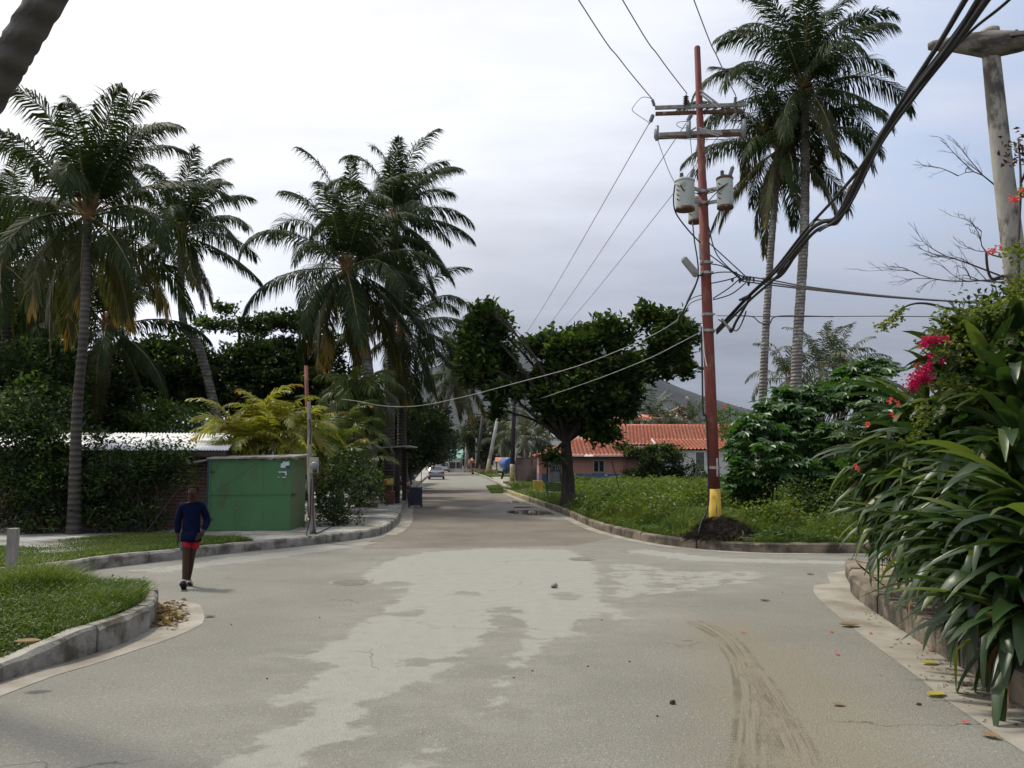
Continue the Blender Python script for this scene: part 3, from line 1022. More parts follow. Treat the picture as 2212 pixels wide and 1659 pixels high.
def tree(name, label, base, blobs, seed, leaf=0.26, wide=0.14, dens=60, k=7, mats=None, trunk_r=0.25, fork=None, group=None, cat='tree', bright=0.15, limbs=True, trunk_mid=None, bark='bark', sub=9, subr=0.33, twigs=1, trunk=True):
    rg = np.random.default_rng(seed)
    base = Vector(base)
    th = thing(name, label, cat, tuple(base), group)
    top = Vector(np.mean([b[0] for b in blobs], 0))
    fork = Vector(fork) if fork is not None else base.lerp(top, 0.5)
    if trunk:
        mb = MB()
        path = spline([base] + [Vector(q) for q in (trunk_mid or [])] + [fork], 6)
        kk = len(path)
        mb.tube(path, [trunk_r * (1.0 - 0.3 * i / kk + 0.45 * math.exp(-7 * i / kk)) * (1 + 0.06 * math.sin(i * 1.7)) for i in range(kk)], 12)
        if limbs:
            for c, r in blobs:
                e = Vector(c)
                lp = limb(fork, e, rg)
                rl = trunk_r * 0.36
                mb.tube(lp, [rl * (1 - 0.8 * i / 7) for i in range(8)], 7, False)
                for _ in range(4 * twigs):
                    q = Vector(c) + Vector(unit(rg.normal(size=3)) * np.array(r) * 0.8)
                    st = lp[int(rg.integers(4, 8))]
                    mb.tube(limb(st, q, rg, 0.05, 5), [rl * 0.25 * (1 - 0.8 * i / 5) for i in range(6)], 4, False)
        mb.build('trunk', M[bark], th, True)
    mb = MB()
    cl = blob_pts(rg, blobs, dens, sub, subr)
    mi = np.zeros(len(cl), int)
    if bright:
        zt = np.concatenate([np.full(1, 0)])
        mi = (rg.random(len(cl)) < bright).astype(int)
    rosettes(mb, rg, cl, k, leaf, wide, mi=mi, outc=np.array(top))
    mb.build('crown', mats or [M['almond'], M['almond_bright']], th)
    return th


def bush(name, label, base, blobs, seed, leaf=0.12, wide=0.06, dens=90, k=7, mats=None, cat='bush', group=None, bright=0.15, stems=7, sub=12, subr=0.35):
    rg = np.random.default_rng(seed)
    th = thing(name, label, cat, tuple(base), group)
    mb = MB()
    for i in range(stems):
        c, r = blobs[i % len(blobs)]
        e = Vector(c) + Vector(rg.normal(size=3) * np.array(r) * 0.25)
        e.z = min(e.z, c[2] + .15 * r[2])
        b = Vector(base) + Vector((rg.normal() * 0.35 * r[0], rg.normal() * 0.25, 0))
        mb.tube(limb(b, e, rg, 0.02, 5), [0.02 * (1 - 0.7 * q / 5) for q in range(6)], 5, False)
    mb.build('stem', M['bark'], th, True)
    mb = MB()
    cl = blob_pts(rg, blobs, dens, sub, subr)
    mi = (rg.random(len(cl)) < bright).astype(int)
    rosettes(mb, rg, cl, k, leaf, wide, mi=mi)
    mb.build('foliage', mats or [M['dark_leaf'], M['mid_leaf']], th)
    return th


def blades(mb, rg, x, y, z, h, w, lean=0.45, mi=0):
    n = len(x)
    a = rg.uniform(0, 2 * PI, n)
    ca, sa = np.cos(a), np.sin(a)
    ln = rg.uniform(0.05, lean, n) * h
    b = rg.uniform(0, 2 * PI, n)
    p = np.stack([x, y, z], 1)
    wv = np.stack([ca, sa, np.zeros(n)], 1) * (w * 0.5)[:, None]
    ld = np.stack([np.cos(b) * ln, np.sin(b) * ln, np.zeros(n)], 1)
    up = np.zeros((n, 3))
    up[:, 2] = h
    mid = p + up * 0.6 + ld * 0.35
    tip = p + up * 0.95 + ld
    V = np.stack([p - wv, p + wv, mid + wv * 0.75, mid - wv * 0.75, tip], 1).reshape(-1, 3)
    k = np.arange(n)[:, None] * 5
    mi = np.full(n, mi) if np.ndim(mi) == 0 else mi
    o = mb.arr(V, k + np.array([[0, 1, 2, 3]]), mi)
    mb.more(k + np.array([[3, 2, 4]]), o, mi)


def scatter(rg, poly, n, bias=None):
    xs, ys = [p[0] for p in poly], [p[1] for p in poly]
    x = rg.uniform(min(xs), max(xs), n)
    y = rg.uniform(min(ys), max(ys), n)
    k = inpoly(x, y, poly)
    return x[k], y[k]


def vnoise(x, y, s, seed=0):
    """cheap smooth noise 0..1"""
    r = np.random.default_rng(seed)
    o = np.zeros(len(x))
    for i in range(6):
        a, f, ph = r.uniform(0, 6.28), s * (0.6 + 0.35 * i), r.uniform(0, 6.28)
        o += np.sin((x * math.cos(a) + y * math.sin(a)) * f + ph + 1.3 * np.sin((y * math.cos(a) - x * math.sin(a)) * f * 0.7 + ph * 2))
    return 0.5 + o / 9.0
# ------------------------------------------------------------------ palms
KZ = 0.2
crown_kw = dict(nl=46)
# main palm on the left, behind the pavement
p0 = G(160, 1152, KZ)
palm('coconut_palm', 'tall coconut palm with yellowing lower fronds in front of the dark hedge', p0, P(190, 455, 21.2), 3,
     trunk_mid=[P(166, 900, p0.y), P(182, 700, p0.y - 0.1)], L=3.6, n=31, ll=0.95, olds=7, dry=0.32, wind=0.16, low=.34, trunk_r=(0.125, 0.10), bark='palm_bark', nuts=3, nl=105, w=0.038)
palm('coconut_palm', 'leaning coconut palm whose bare trunk curves over the almond trees', G(470, 1088, KZ) + Vector((0, 2, 0)), P(392, 500, 33), 5,
     trunk_mid=[P(437, 772, 34), P(395, 690, 33.4)], L=3.6, n=25, ll=.95, olds=4, dry=0.22, wind=0.2, trunk_r=(0.2, 0.13), bark='palm_bark_pale')
palm('coconut_palm', 'shaggy coconut palm cut off by the left picture edge', P(25, 1090, 29), P(8, 560, 29), 8, L=4.3, n=24, olds=4, dry=0.08, trunk_r=(0.2, 0.14))
palm('coconut_palm', 'shorter coconut palm seen between two taller palms', P(212, 1085, 31), P(235, 700, 31), 9, L=3.6, n=20, olds=3, trunk_r=(0.22, 0.16))
# centre group
palm('coconut_palm', 'coconut palm with a wide drooping crown above the fan palm', P(797, 1050, 33), P(748, 575, 33), 12,
     trunk_mid=[P(800, 860, 33), P(780, 700, 33)], L=4.55, n=37, ll=1.12, up=.34, low=.44, olds=8, dry=0.28, wind=0.18, trunk_r=(0.26, 0.15), bark='palm_bark_pale', nuts=3, w=0.045, nl=105)
palm('coconut_palm', 'highest coconut palm of the cluster beside the street', P(838, 1050, 37), P(852, 470, 37), 15,
     L=4.1, n=30, ll=1.1, olds=4, dry=0.1, wind=0.34, trunk_r=(0.24, 0.15), nuts=2)
palm('coconut_palm', 'low coconut palm leaning towards the street under the tall cluster', P(868, 1040, 40), P(868, 705, 40), 17,
     L=4.5, n=27, ll=1.1, up=.25, low=.4, olds=4, dry=0.15, wind=0.3, trunk_r=(0.24, 0.16))
palm('coconut_palm', 'thin coconut palm with a long slanting pale trunk beside the street', P(885, 1030, 55), P(985, 800, 55), 19,
     trunk_mid=[P(925, 985, 55), P(952, 910, 55)], L=4.0, n=24, ll=1.0, olds=4, dry=0.2, wind=0.1, trunk_r=(0.27, 0.18), bark='palm_bark_pale')
# the pair behind the right hand bushes
palm('coconut_palm', 'taller of the two coconut palms behind the utility pole', P(1716, 1010, 33), P(1738, 185, 33), 23,
     trunk_mid=[P(1722, 760, 33), P(1738, 480, 33)], L=4.85, n=34, ll=1.1, olds=6, dry=0.15, wind=0.10, trunk_r=(0.22, 0.165), bark='palm_bark_pale', nuts=4, nl=110, w=0.045)
palm('coconut_palm', 'shorter of the two coconut palms, partly behind the pole crossarms', P(1645, 1010, 34), P(1684, 315, 34), 26,
     trunk_mid=[P(1650, 800, 34), P(1664, 560, 34)], L=4.5, n=27, ll=1.05, up=.3, low=.36, olds=6, dry=0.15, wind=-0.05, trunk_r=(0.17, 0.13), bark='palm_bark_pale', nuts=3)
# small distant palms
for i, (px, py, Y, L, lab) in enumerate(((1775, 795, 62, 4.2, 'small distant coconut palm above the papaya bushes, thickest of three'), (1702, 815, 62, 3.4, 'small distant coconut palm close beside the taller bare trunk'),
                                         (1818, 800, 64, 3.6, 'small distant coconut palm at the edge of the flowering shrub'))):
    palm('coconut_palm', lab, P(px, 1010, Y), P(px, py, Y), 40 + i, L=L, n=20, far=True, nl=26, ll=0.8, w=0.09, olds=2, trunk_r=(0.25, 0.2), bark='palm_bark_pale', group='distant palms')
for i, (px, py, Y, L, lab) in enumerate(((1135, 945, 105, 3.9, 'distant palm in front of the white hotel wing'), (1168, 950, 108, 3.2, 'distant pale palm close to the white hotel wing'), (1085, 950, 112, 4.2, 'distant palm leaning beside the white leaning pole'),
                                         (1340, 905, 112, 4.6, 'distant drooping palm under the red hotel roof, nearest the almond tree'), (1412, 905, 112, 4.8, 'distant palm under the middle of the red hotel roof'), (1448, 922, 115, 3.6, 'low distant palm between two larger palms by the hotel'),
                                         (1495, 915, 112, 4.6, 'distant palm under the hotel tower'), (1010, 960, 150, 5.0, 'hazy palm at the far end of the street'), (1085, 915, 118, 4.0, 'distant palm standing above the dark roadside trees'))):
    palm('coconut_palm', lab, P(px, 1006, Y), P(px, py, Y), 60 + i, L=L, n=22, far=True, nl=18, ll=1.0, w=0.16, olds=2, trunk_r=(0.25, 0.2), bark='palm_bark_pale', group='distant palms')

# leaning trunk that crosses the upper left corner, close to the camera
ta, tb_ = P(-38, 228, 6.6), P(92, 12, 6.2)
td = (tb_ - ta).normalized()
palm('coconut_palm', 'big rough coconut trunk leaning across the upper corner of the view', ta - td * ((ta.z - .1) / td.z) + Vector((-.3, 0, 0)), tb_ + td * 6.5 + Vector((0, -1.5, .5)), 31,
     trunk_mid=[ta - td * 2.2, ta, tb_, tb_ + td * 2.5], trunk_r=(0.15, 0.125), L=3.6, n=20, nl=36, bark='palm_bark_mid', rough_=.09, group='coconut palms')



# fan palm: a short stout palm with a mop of narrow arching leaflets
def mop_palm(name, label, base, crown, seed, R=2.0, n=34, trunk_r=(0.2, 0.12)):
    rg = np.random.default_rng(seed)
    base, crown = Vector(base), Vector(crown)
    th = thing(name, label, 'palm tree', tuple(base))
    mb = MB()
    path = spline([base, base.lerp(crown, 0.5) + Vector((0.1, 0, 0)), crown], 10)
    mb.tube(path, [lerp(trunk_r[0], trunk_r[1], i / len(path)) for i in range(len(path))], 10)
    mb.build('trunk', M['palm_bark_pale'], th, True)
    mb = MB()
    for i in range(n):
        f = (i + .5) / n
        frond(mb, np.array(crown), i * 2.4, rad(88 - 120 * f) + rg.uniform(-.1, .1), R * rg.uniform(.8, 1.1), 1.7 + .5 * f, rg, 34, 0.75, 0.05, 1.2, 0, rg.uniform(-.6, .6), 0, False, 0.02)
    mb.build('crown', [M['areca_green'], M['palm_yellow'], M['rachis'], M['palm_olive']], th)
    return th


mop_palm('fan_palm', 'short bushy green palm with narrow arching leaves over the stall', G(760, 1085, KZ), P(775, 860, 31.5), 71, 2.0)


def areca(name, label, base, spots, seed, mats, L=1.9, n=13):
    """clumping palm: many thin stems, each with its own arching leaves"""
    rg = np.random.default_rng(seed)
    th = thing(name, label, 'palm', tuple(base))
    ms, mc = MB(), MB()
    for q in spots:
        b = Vector(base) + Vector((rg.uniform(-.5, .5), rg.uniform(-.4, .4), 0))
        ms.tube(spline([b, b.lerp(Vector(q), .5) + Vector((rg.uniform(-.1, .1), 0, .1)), q], 4), [.05] * 8 + [.035], 6)
        for i in range(n):
            f = (i + .5) / n
            frond(mc, np.array(q), i * 2.4 + rg.uniform(0, 1), rad(85 - 85 * f), L * rg.uniform(.8, 1.15), 1.5, rg, 26, .42, .045, .5, 0, rg.uniform(-.4, .4), .35 if rg.random() < .25 else 0, False, .014)
    ms.build('stem', M['areca_green'], th, True)
    mc.build('crown', mats, th)
    return th


AM = [M['areca'], M['palm_yellow'], M['rachis'], M['palm_olive']]
AM2 = [M['areca_green'], M['palm_yellow'], M['rachis'], M['palm_olive']]
areca('areca_palm', 'yellow green areca palm clump behind the green shed', G(555, 1128, KZ) , [P(508, 935, 22.6), P(560, 908, 23), P(610, 920, 23), P(580, 960, 22.2), P(640, 945, 23.2), P(535, 965, 22)], 81, AM, L=1.55)
areca('areca_palm', 'green areca palm clump between the red post and the grey trunks', G(705, 1100, KZ), [P(690, 960, 28), P(735, 985, 28), P(700, 1030, 27), P(740, 930, 29), P(760, 1020, 28), P(680, 1000, 29)], 82, AM2, L=2.0)

# ------------------------------------------------------------------ broadleaf trees
B_ = lambda px, py, Y, rx, ry, rz: (tuple(P(px, py, Y)), (rx, ry, rz))
u33 = 31.5 / F
ab = []
for px, py, w, h in ((1058, 730, 62, 58), (1030, 790, 45, 45), (1080, 800, 60, 40), (1095, 845, 45, 22), (1050, 690, 38, 25), (1180, 745, 48, 26), (1235, 765, 60, 45), (1270, 730, 40, 30), (1320, 725, 45, 40), (1190, 830, 60, 40), (1260, 840, 80, 60), (1330, 800, 55, 45),
                     (1350, 850, 45, 30), (1400, 790, 55, 45), (1440, 740, 55, 55), (1410, 690, 42, 26), (1470, 720, 38, 40), (1455, 790, 45, 26), (1200, 900, 40, 22), (1285, 905, 55, 38), (1300, 940, 36, 14), (1185, 870, 36, 26), (1125, 825, 30, 20), (1340, 875, 36, 26), (1190, 985, 20, 10), (1050, 668, 22, 14), (1075, 885, 12, 18)):
    Y = 31.8 + RND.uniform(-1.6, 1.6)
    ab.append((tuple(P(px, py, Y)), (w * u33, max(w, h) * u33 * 0.9, h * u33)))
tb = G(1228, 1092, KZ)
tree('almond_tree', 'big sea almond tree with a forked trunk growing on the kerb verge', tb, ab, 101, leaf=0.29, wide=0.17, dens=205, k=7, trunk_r=0.27, fork=P(1222, 955, tb.y), bright=0.16, trunk_mid=[P(1226, 1020, tb.y)], sub=14, subr=0.22, twigs=2)
# flat layered almond behind the hedge trees
lb = [B_(450, 700, 40, 0.9, .9, .22), B_(520, 704, 40, 1.2, 1.2, .2), B_(590, 696, 40, 0.9, 1, .25), B_(490, 668, 40, 0.55, .6, .18), B_(560, 715, 40, .6, .6, .12)]
tree('almond_tree', 'flat topped layered almond tree rising thinly above the dark trees', G(518, 1080, KZ), lb, 103, leaf=0.24, wide=0.13, dens=200, k=7, trunk_r=0.09, fork=P(517, 720, 40), trunk_mid=[P(515, 850, 40)], sub=10, twigs=0)


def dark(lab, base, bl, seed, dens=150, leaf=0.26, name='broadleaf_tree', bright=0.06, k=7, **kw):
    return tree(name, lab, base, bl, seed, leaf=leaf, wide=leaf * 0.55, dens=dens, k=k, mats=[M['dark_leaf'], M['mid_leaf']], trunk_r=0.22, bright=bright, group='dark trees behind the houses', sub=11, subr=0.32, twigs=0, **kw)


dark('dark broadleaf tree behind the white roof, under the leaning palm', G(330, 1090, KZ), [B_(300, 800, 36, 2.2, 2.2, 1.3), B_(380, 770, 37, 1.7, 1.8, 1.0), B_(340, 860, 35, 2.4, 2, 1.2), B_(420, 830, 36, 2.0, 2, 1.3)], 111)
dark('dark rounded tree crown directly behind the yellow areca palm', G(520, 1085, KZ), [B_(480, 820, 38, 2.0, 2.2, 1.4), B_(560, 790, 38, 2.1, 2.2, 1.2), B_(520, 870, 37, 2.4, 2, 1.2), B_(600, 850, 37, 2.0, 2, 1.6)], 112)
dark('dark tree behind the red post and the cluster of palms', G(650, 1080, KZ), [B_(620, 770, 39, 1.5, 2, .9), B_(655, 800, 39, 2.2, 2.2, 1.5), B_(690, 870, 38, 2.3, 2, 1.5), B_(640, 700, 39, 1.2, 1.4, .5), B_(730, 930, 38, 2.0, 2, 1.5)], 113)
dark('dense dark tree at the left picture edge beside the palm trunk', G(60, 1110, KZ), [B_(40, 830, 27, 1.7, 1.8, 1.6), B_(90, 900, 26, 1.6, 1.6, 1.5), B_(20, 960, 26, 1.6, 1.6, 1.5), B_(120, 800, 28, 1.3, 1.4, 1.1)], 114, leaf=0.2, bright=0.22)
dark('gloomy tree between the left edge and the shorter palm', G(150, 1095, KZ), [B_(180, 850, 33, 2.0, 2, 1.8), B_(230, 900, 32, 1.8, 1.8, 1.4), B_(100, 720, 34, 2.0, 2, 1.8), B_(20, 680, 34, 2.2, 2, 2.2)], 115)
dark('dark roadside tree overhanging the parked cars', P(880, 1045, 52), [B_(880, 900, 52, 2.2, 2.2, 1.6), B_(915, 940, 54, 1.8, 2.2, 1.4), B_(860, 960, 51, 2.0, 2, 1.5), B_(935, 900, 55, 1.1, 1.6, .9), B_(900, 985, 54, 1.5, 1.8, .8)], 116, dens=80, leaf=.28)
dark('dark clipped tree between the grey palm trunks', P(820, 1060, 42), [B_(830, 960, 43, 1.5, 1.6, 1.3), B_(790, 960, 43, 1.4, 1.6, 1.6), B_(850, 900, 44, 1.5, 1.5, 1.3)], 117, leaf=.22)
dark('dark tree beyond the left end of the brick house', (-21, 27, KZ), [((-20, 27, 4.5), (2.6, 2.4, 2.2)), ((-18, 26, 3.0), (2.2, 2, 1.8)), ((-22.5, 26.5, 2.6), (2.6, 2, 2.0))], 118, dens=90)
# trees down the street
fl = [M['far_leaf'], M['far_leaf']]
for i, (px, Y, bl, lab) in enumerate(((1060, 118, [(1045, 935, 3.2, 2.6), (1075, 925, 2.6, 2.4), (1060, 965, 3.4, 2.0)], 'rounded dark tree behind the leaning roadside poles'),
                                      (1030, 135, [(1025, 945, 3.0, 2.6), (1040, 970, 2.4, 1.8)], 'hazy dark tree further down, behind the thin roadside poles'),
                                      (1010, 165, [(1008, 965, 3.6, 2.6), (1018, 950, 2.4, 2.2)], 'pale hazy tree at the end of the street'),
                                      (985, 190, [(975, 960, 4.2, 2.8), (990, 975, 3.6, 2)], 'pale hazy tree beyond the turquoise roof'),
                                      (950, 120, [(945, 960, 3, 2.6), (935, 930, 3.2, 2.6)], 'dark tree beside the far end of the pavement'))):
    tree('broadleaf_tree', lab, P(px, 1003, Y), [B_(a, b_, Y, r, r, z) for a, b_, r, z in bl], 130 + i, leaf=.55, wide=.3, dens=40, k=6, mats=fl, trunk_r=.3, group='trees down the street', bright=0, twigs=0)

# ------------------------------------------------------------------ bushes
bush('hedge_bush', 'tall dark bush growing against the brick wall', G(290, 1148, KZ), [B_(290, 1014, 20.04, 0.83, 0.67, 0.38), B_(350, 999, 20.21, 0.63, 0.58, 0.25), B_(250, 1050, 19.87, 0.83, 0.67, 0.58), B_(230, 1110, 19.71, 0.67, 0.50, 0.33), B_(300, 1120, 19.54, 0.58, 0.42, 0.25), B_(370, 1034, 20.04, 0.29, 0.33, 0.25)], 151, leaf=.13, wide=.055, dens=330, sub=16, group='dark hedge along the pavement')
bush('hedge_bush', 'dark overgrown hedge at the left edge behind the palm trunk', G(60, 1150, KZ), [B_(60, 1000, 20.21, 1.00, 0.75, 0.58), B_(120, 1060, 19.87, 0.83, 0.67, 0.67), B_(20, 1080, 19.87, 0.83, 0.67, 0.67), B_(90, 1120, 19.54, 0.92, 0.50, 0.33), B_(150, 1000, 20.54, 0.67, 0.58, 0.42), B_(190, 1060, 20.37, 0.50, 0.50, 0.67)], 152, leaf=.13, wide=.055, dens=330, sub=14, group='dark hedge along the pavement')
bush('hedge_bush', 'ragged tall shrub hiding the left end of the white roof', G(40, 1150, KZ), [B_(30, 950, 19.9, .8, .6, .5), B_(85, 930, 20.1, .55, .5, .4), B_(110, 965, 19.8, .35, .4, .3), B_(10, 890, 20.2, .7, .6, .5), B_(60, 1030, 19.6, .8, .6, .5), B_(95, 885, 20.3, .4, .4, .25), B_(200, 945, 20.2, .35, .35, .18), B_(120, 1040, 19.5, .45, .4, .4), B_(150, 980, 20, .3, .3, .25)], 157, leaf=.15, wide=.07, dens=260, sub=16, subr=.28, bright=.3, group='dark hedge along the pavement')
bush('hedge_bush', 'wispy shrub reaching above the eave beside the brick wall', G(330, 1150, KZ), [B_(270, 966, 20.1, .4, .35, .15), B_(340, 966, 20, .5, .4, .2), B_(400, 991, 19.8, .3, .3, .25), B_(380, 961, 20.2, .22, .3, .1), B_(230, 991, 20, .4, .3, .25), B_(330, 1016, 19.7, .5, .4, .3), B_(405, 1031, 19.8, .22, .3, .2)], 158, leaf=.14, wide=.05, dens=150, sub=16, subr=.25, bright=.4, group='dark hedge along the pavement')
bush('leafy_bush', 'lighter green leafy bush behind the white roof', G(350, 1100, KZ), [B_(320, 895, 31, 1.2, 1, .6), B_(390, 900, 31, 1.1, 1, .5), B_(350, 925, 31, 1.6, 1, .4), B_(285, 915, 31, .5, .6, .5)], 153, leaf=.2, wide=.1, dens=130, mats=[M['mid_leaf'], M['almond_bright']], bright=.3)
bush('hedge_bush', 'dark bush spilling over the pavement beside the meter post', G(730, 1125, KZ), [B_(740, 1060, 23.49, 0.61, 0.61, 0.61), B_(790, 1050, 24.36, 0.61, 0.61, 0.52), B_(720, 1100, 22.18, 0.43, 0.43, 0.26), B_(765, 1015, 25.23, 0.78, 0.70, 0.52), B_(700, 1080, 23.49, 0.39, 0.43, 0.70)], 154, leaf=.16, wide=.07, dens=150, group='dark shrubs beside the meter post')
bush('hedge_bush', 'low trailing weeds sprawling at the foot of a thin trunk', G(735, 1132, KZ), [B_(700, 1124, 21.47, 0.43, 0.28, 0.09), B_(750, 1120, 21.85, 0.43, 0.33, 0.13), B_(725, 1112, 22.32, 0.38, 0.28, 0.19)], 155, leaf=.12, wide=.05, dens=260, stems=4)
bush('hedge_bush', 'bush with pale leaves in the planter behind the stall', P(840, 1078, 33.5), [B_(805, 1060, 33, .6, .5, .35), B_(840, 1065, 33, .35, .4, .25), B_(790, 1035, 33.4, .6, .5, .4)], 156, leaf=.16, wide=.05, dens=160, group='dark shrubs beside the meter post')


# big palmate leaves on the right: papaya / castor thicket
def palmate(mb, rg, cl, R, mi=0):
    n = len(cl)
    az = rg.uniform(0, 2 * PI, n)
    # leaf plane tilts outwards and down, stalk end at cl
    dr = np.stack([np.cos(az), np.sin(az) - 0.25, rg.uniform(-.55, .15, n)], 1)
    dr = unit(dr)
    nn = np.stack([rg.normal(size=n) * .25, rg.normal(size=n) * .25 - .15, np.ones(n)], 1)
    nn = unit(nn - dr * (nn * dr).sum(1, keepdims=True))
    sd_ = np.cross(dr, nn)
    Rn = R * rg.uniform(.6, 1.2, n)
    for a, l in ((-110, .6), (-65, .85), (-30, .95), (0, 1.05), (30, .95), (65, .85), (110, .6)):
        ca, sa = math.cos(rad(a)), math.sin(rad(a))
        leaf_cards(mb, cl, dr * ca + sd_ * sa - nn * .18, nn, Rn * l, Rn * .34, .12, mi)


def thicket(lab, base, bl, seed, R=.33, dens=240, group='papaya leaved thicket'):
    rg = np.random.default_rng(seed)
    th = thing('papaya_bush', lab, 'bush', tuple(base), group)
    mb = MB()
    cl = blob_pts(rg, bl, dens, 12, .35)
    for q in cl[::9]:
        mb.tube(limb((base[0] + rg.normal() * .4, base[1] + rg.normal() * .3, base[2]), q, rg, .02, 4), [.03, .026, .02, .015, .01], 4, False)
    mb.build('stem', M['areca_green'], th, True)
    mb = MB()
    palmate(mb, rg, cl, R, 0)
    mb.build('foliage', [M['castor']], th)
    return th


thicket('broad leaved papaya bush directly beside the red pole', G(1620, 1120, KZ), [B_(1600, 960, 24, .6, .6, .6), B_(1640, 920, 24, .7, .7, .35), B_(1600, 1030, 23.4, .6, .5, .5), B_(1680, 1000, 23.2, .8, .6, .7)], 161)
thicket('tallest papaya bush, in front of the two palm trunks', G(1760, 1110, KZ), [B_(1720, 890, 25, .8, .8, .4), B_(1780, 850, 25, .8, .8, .5), B_(1750, 940, 24, 1.1, .8, .6), B_(1770, 1020, 23.4, 1.0, .7, .5), B_(1840, 820, 25.5, .7, .7, .35), B_(1665, 885, 24.8, .6, .6, .35), B_(1880, 795, 25.5, .8, .8, .4), B_(1690, 850, 25.2, .4, .4, .25)], 162)
thicket('papaya bush half hidden by the strap leaved plant', G(1880, 1100, KZ), [B_(1870, 840, 24.5, .8, .8, .5), B_(1900, 920, 23.6, .9, .8, .8), B_(1880, 1010, 23, 1.0, .7, .7), B_(1960, 900, 24, .8, .8, .9)], 163)
bush('shrub', 'scruffy shrub with dry stems under the papaya leaves', G(1880, 1140, KZ), [B_(1790, 1085, 20.8, .8, .5, .35), B_(1860, 1090, 20.4, .8, .5, .4), B_(1920, 1090, 20, .7, .5, .45), B_(1730, 1060, 21.4, .6, .5, .3)], 164, leaf=.11, wide=.045, dens=190, mats=[M['mid_leaf'], M['dark_leaf']], bright=.4)
bush('shrub', 'reddish flowered shrub behind the red pole beside the roof end', P(1600, 1020, 40), [B_(1590, 930, 40, 1.2, 1, .6), B_(1570, 900, 41, .8, .8, .4), B_(1620, 960, 39, 1, 1, .7)], 165, leaf=.2, wide=.1, dens=90, mats=[M['mid_leaf'], M['petal_red']], bright=.05)

for i, (bl, lab) in enumerate((([B_(1330, 1082, 26, .9, .8, .35), B_(1400, 1080, 26, .9, .8, .3)], 'low leafy weed clump between the almond trunk and the creeper'), ([B_(1480, 1085, 24, .8, .7, .4), B_(1510, 1078, 25, .7, .7, .5)], 'leafy weed clump just left of the red pole'), ([B_(1290, 1090, 25, .7, .6, .22), B_(1340, 1100, 23.5, .6, .5, .2)], 'low spreading weeds beside the foot of the almond tree'),
                                 ([B_(1430, 1100, 22, .7, .6, .25), B_(1390, 1090, 23, .6, .6, .25)], 'dark low weed clump in the middle of the verge'), ([B_(1640, 1120, 20, .6, .5, .25), B_(1700, 1110, 20.4, .6, .5, .3)], 'yellow green weed clump right of the mulch heap'), ([B_(1800, 1135, 18.6, .6, .45, .25), B_(1860, 1135, 18.4, .6, .45, .28)], 'weed clump by the kerb under the dry shrub'))):
    bush('weed_clump', lab, G(*((1330, 1085), (1500, 1090), (1310, 1110), (1420, 1120), (1660, 1140), (1830, 1160))[i], .19), bl, 180 + i, leaf=.13, wide=.07, dens=260, mats=[[M['grass_dark'], M['grass'], M['mid_leaf']][i % 2 if i != 4 else 1], M['grass']], bright=.45, stems=5, cat='weeds', group='weed clumps on the verge')

# bare twiggy tree by the weathered pole
rg = np.random.default_rng(170)
th = thing('bare_tree', 'leafless twiggy branches reaching out beside the weathered pole', 'tree', tuple(P(2260, 1100, 12.5)))
mb = MB()
mb.tube(spline([P(2260, 1100, 12.5), P(2250, 800, 12.4), P(2190, 590, 12.2)], 6), [.09 - .004 * i for i in range(13)], 7)
mb.build('trunk', M['twig'], th, True)


def twigs(mb, a, b, r, lvl):
    pth = limb(a, b, rg, .04, 6)
    mb.tube(pth, [r * .6 * (1 - .75 * i / 6) for i in range(7)], 4 if lvl else 5, False)
    if lvl < 3:
        for i in range(5 if lvl < 2 else 3):
            s_ = pth[2 + i % 5]
            d = (Vector(b) - Vector(a)) * rg.uniform(.25, .45) + Vector(rg.normal(size=3)) * (Vector(b) - Vector(a)).length * .11
            twigs(mb, s_, s_ + d, r * .5, lvl + 1)


for a, b_ in (((2195, 600), (1960, 582)), ((2185, 605), (2030, 555)), ((2195, 455), (2070, 380)), ((2190, 560), (2120, 500)), ((2195, 610), (2080, 600))):
    mb = MB()
    twigs(mb, P(*a, 12.2), P(*b_, 11.6), .026, 0)
    mb.build('branch', M['twig'], th)
# ------------------------------------------------------------------ buildings and walls
def brickmat(name, c1, c2, mort, sc_=1.0, dirt_or_glint=0.4, vert=True):
    m_, t, b = newmat(name)
    co = t.n('ShaderNodeTexCoord').outputs['Object']
    sx = t.n('ShaderNodeSeparateXYZ')
    t.l(co, sx.inputs[0])
    cx = t.n('ShaderNodeCombineXYZ')
    t.l(t.math('ADD', sx.outputs[0], sx.outputs[1]), cx.inputs[0])
    t.l(sx.outputs[2], cx.inputs[1])
    br = t.n('ShaderNodeTexBrick')
    br.inputs['Scale'].default_value = sc_
    br.inputs['Brick Width'].default_value, br.inputs['Row Height'].default_value = 0.26, 0.088
    br.inputs['Mortar Size'].default_value, br.inputs['Mortar Smooth'].default_value = 0.010, 0.2
    for k, v in (('Color1', c1), ('Color2', c2), ('Mortar', mort)):
        br.inputs[k].default_value = (*v, 1)
    t.l(cx.outputs[0], br.inputs[0])
    c = t.mix(t.math('MULTIPLY', t.smooth(t.noise(co, 1.7, 5), 0.45, 0.7), dirt_or_glint), br.outputs[0], (0.05, 0.04, 0.03))
    t.l(c, b.inputs['Base Color'])
    b.inputs['Roughness'].default_value = 0.9
    bn = t.n('ShaderNodeBump')
    bn.inputs['Strength'].default_value, bn.inputs['Distance'].default_value = 0.5, 0.01
    t.l(br.outputs[1], bn.inputs['Height'])
    bn.invert = True
    t.l(bn.outputs[0], b.inputs['Normal'])
    return m_


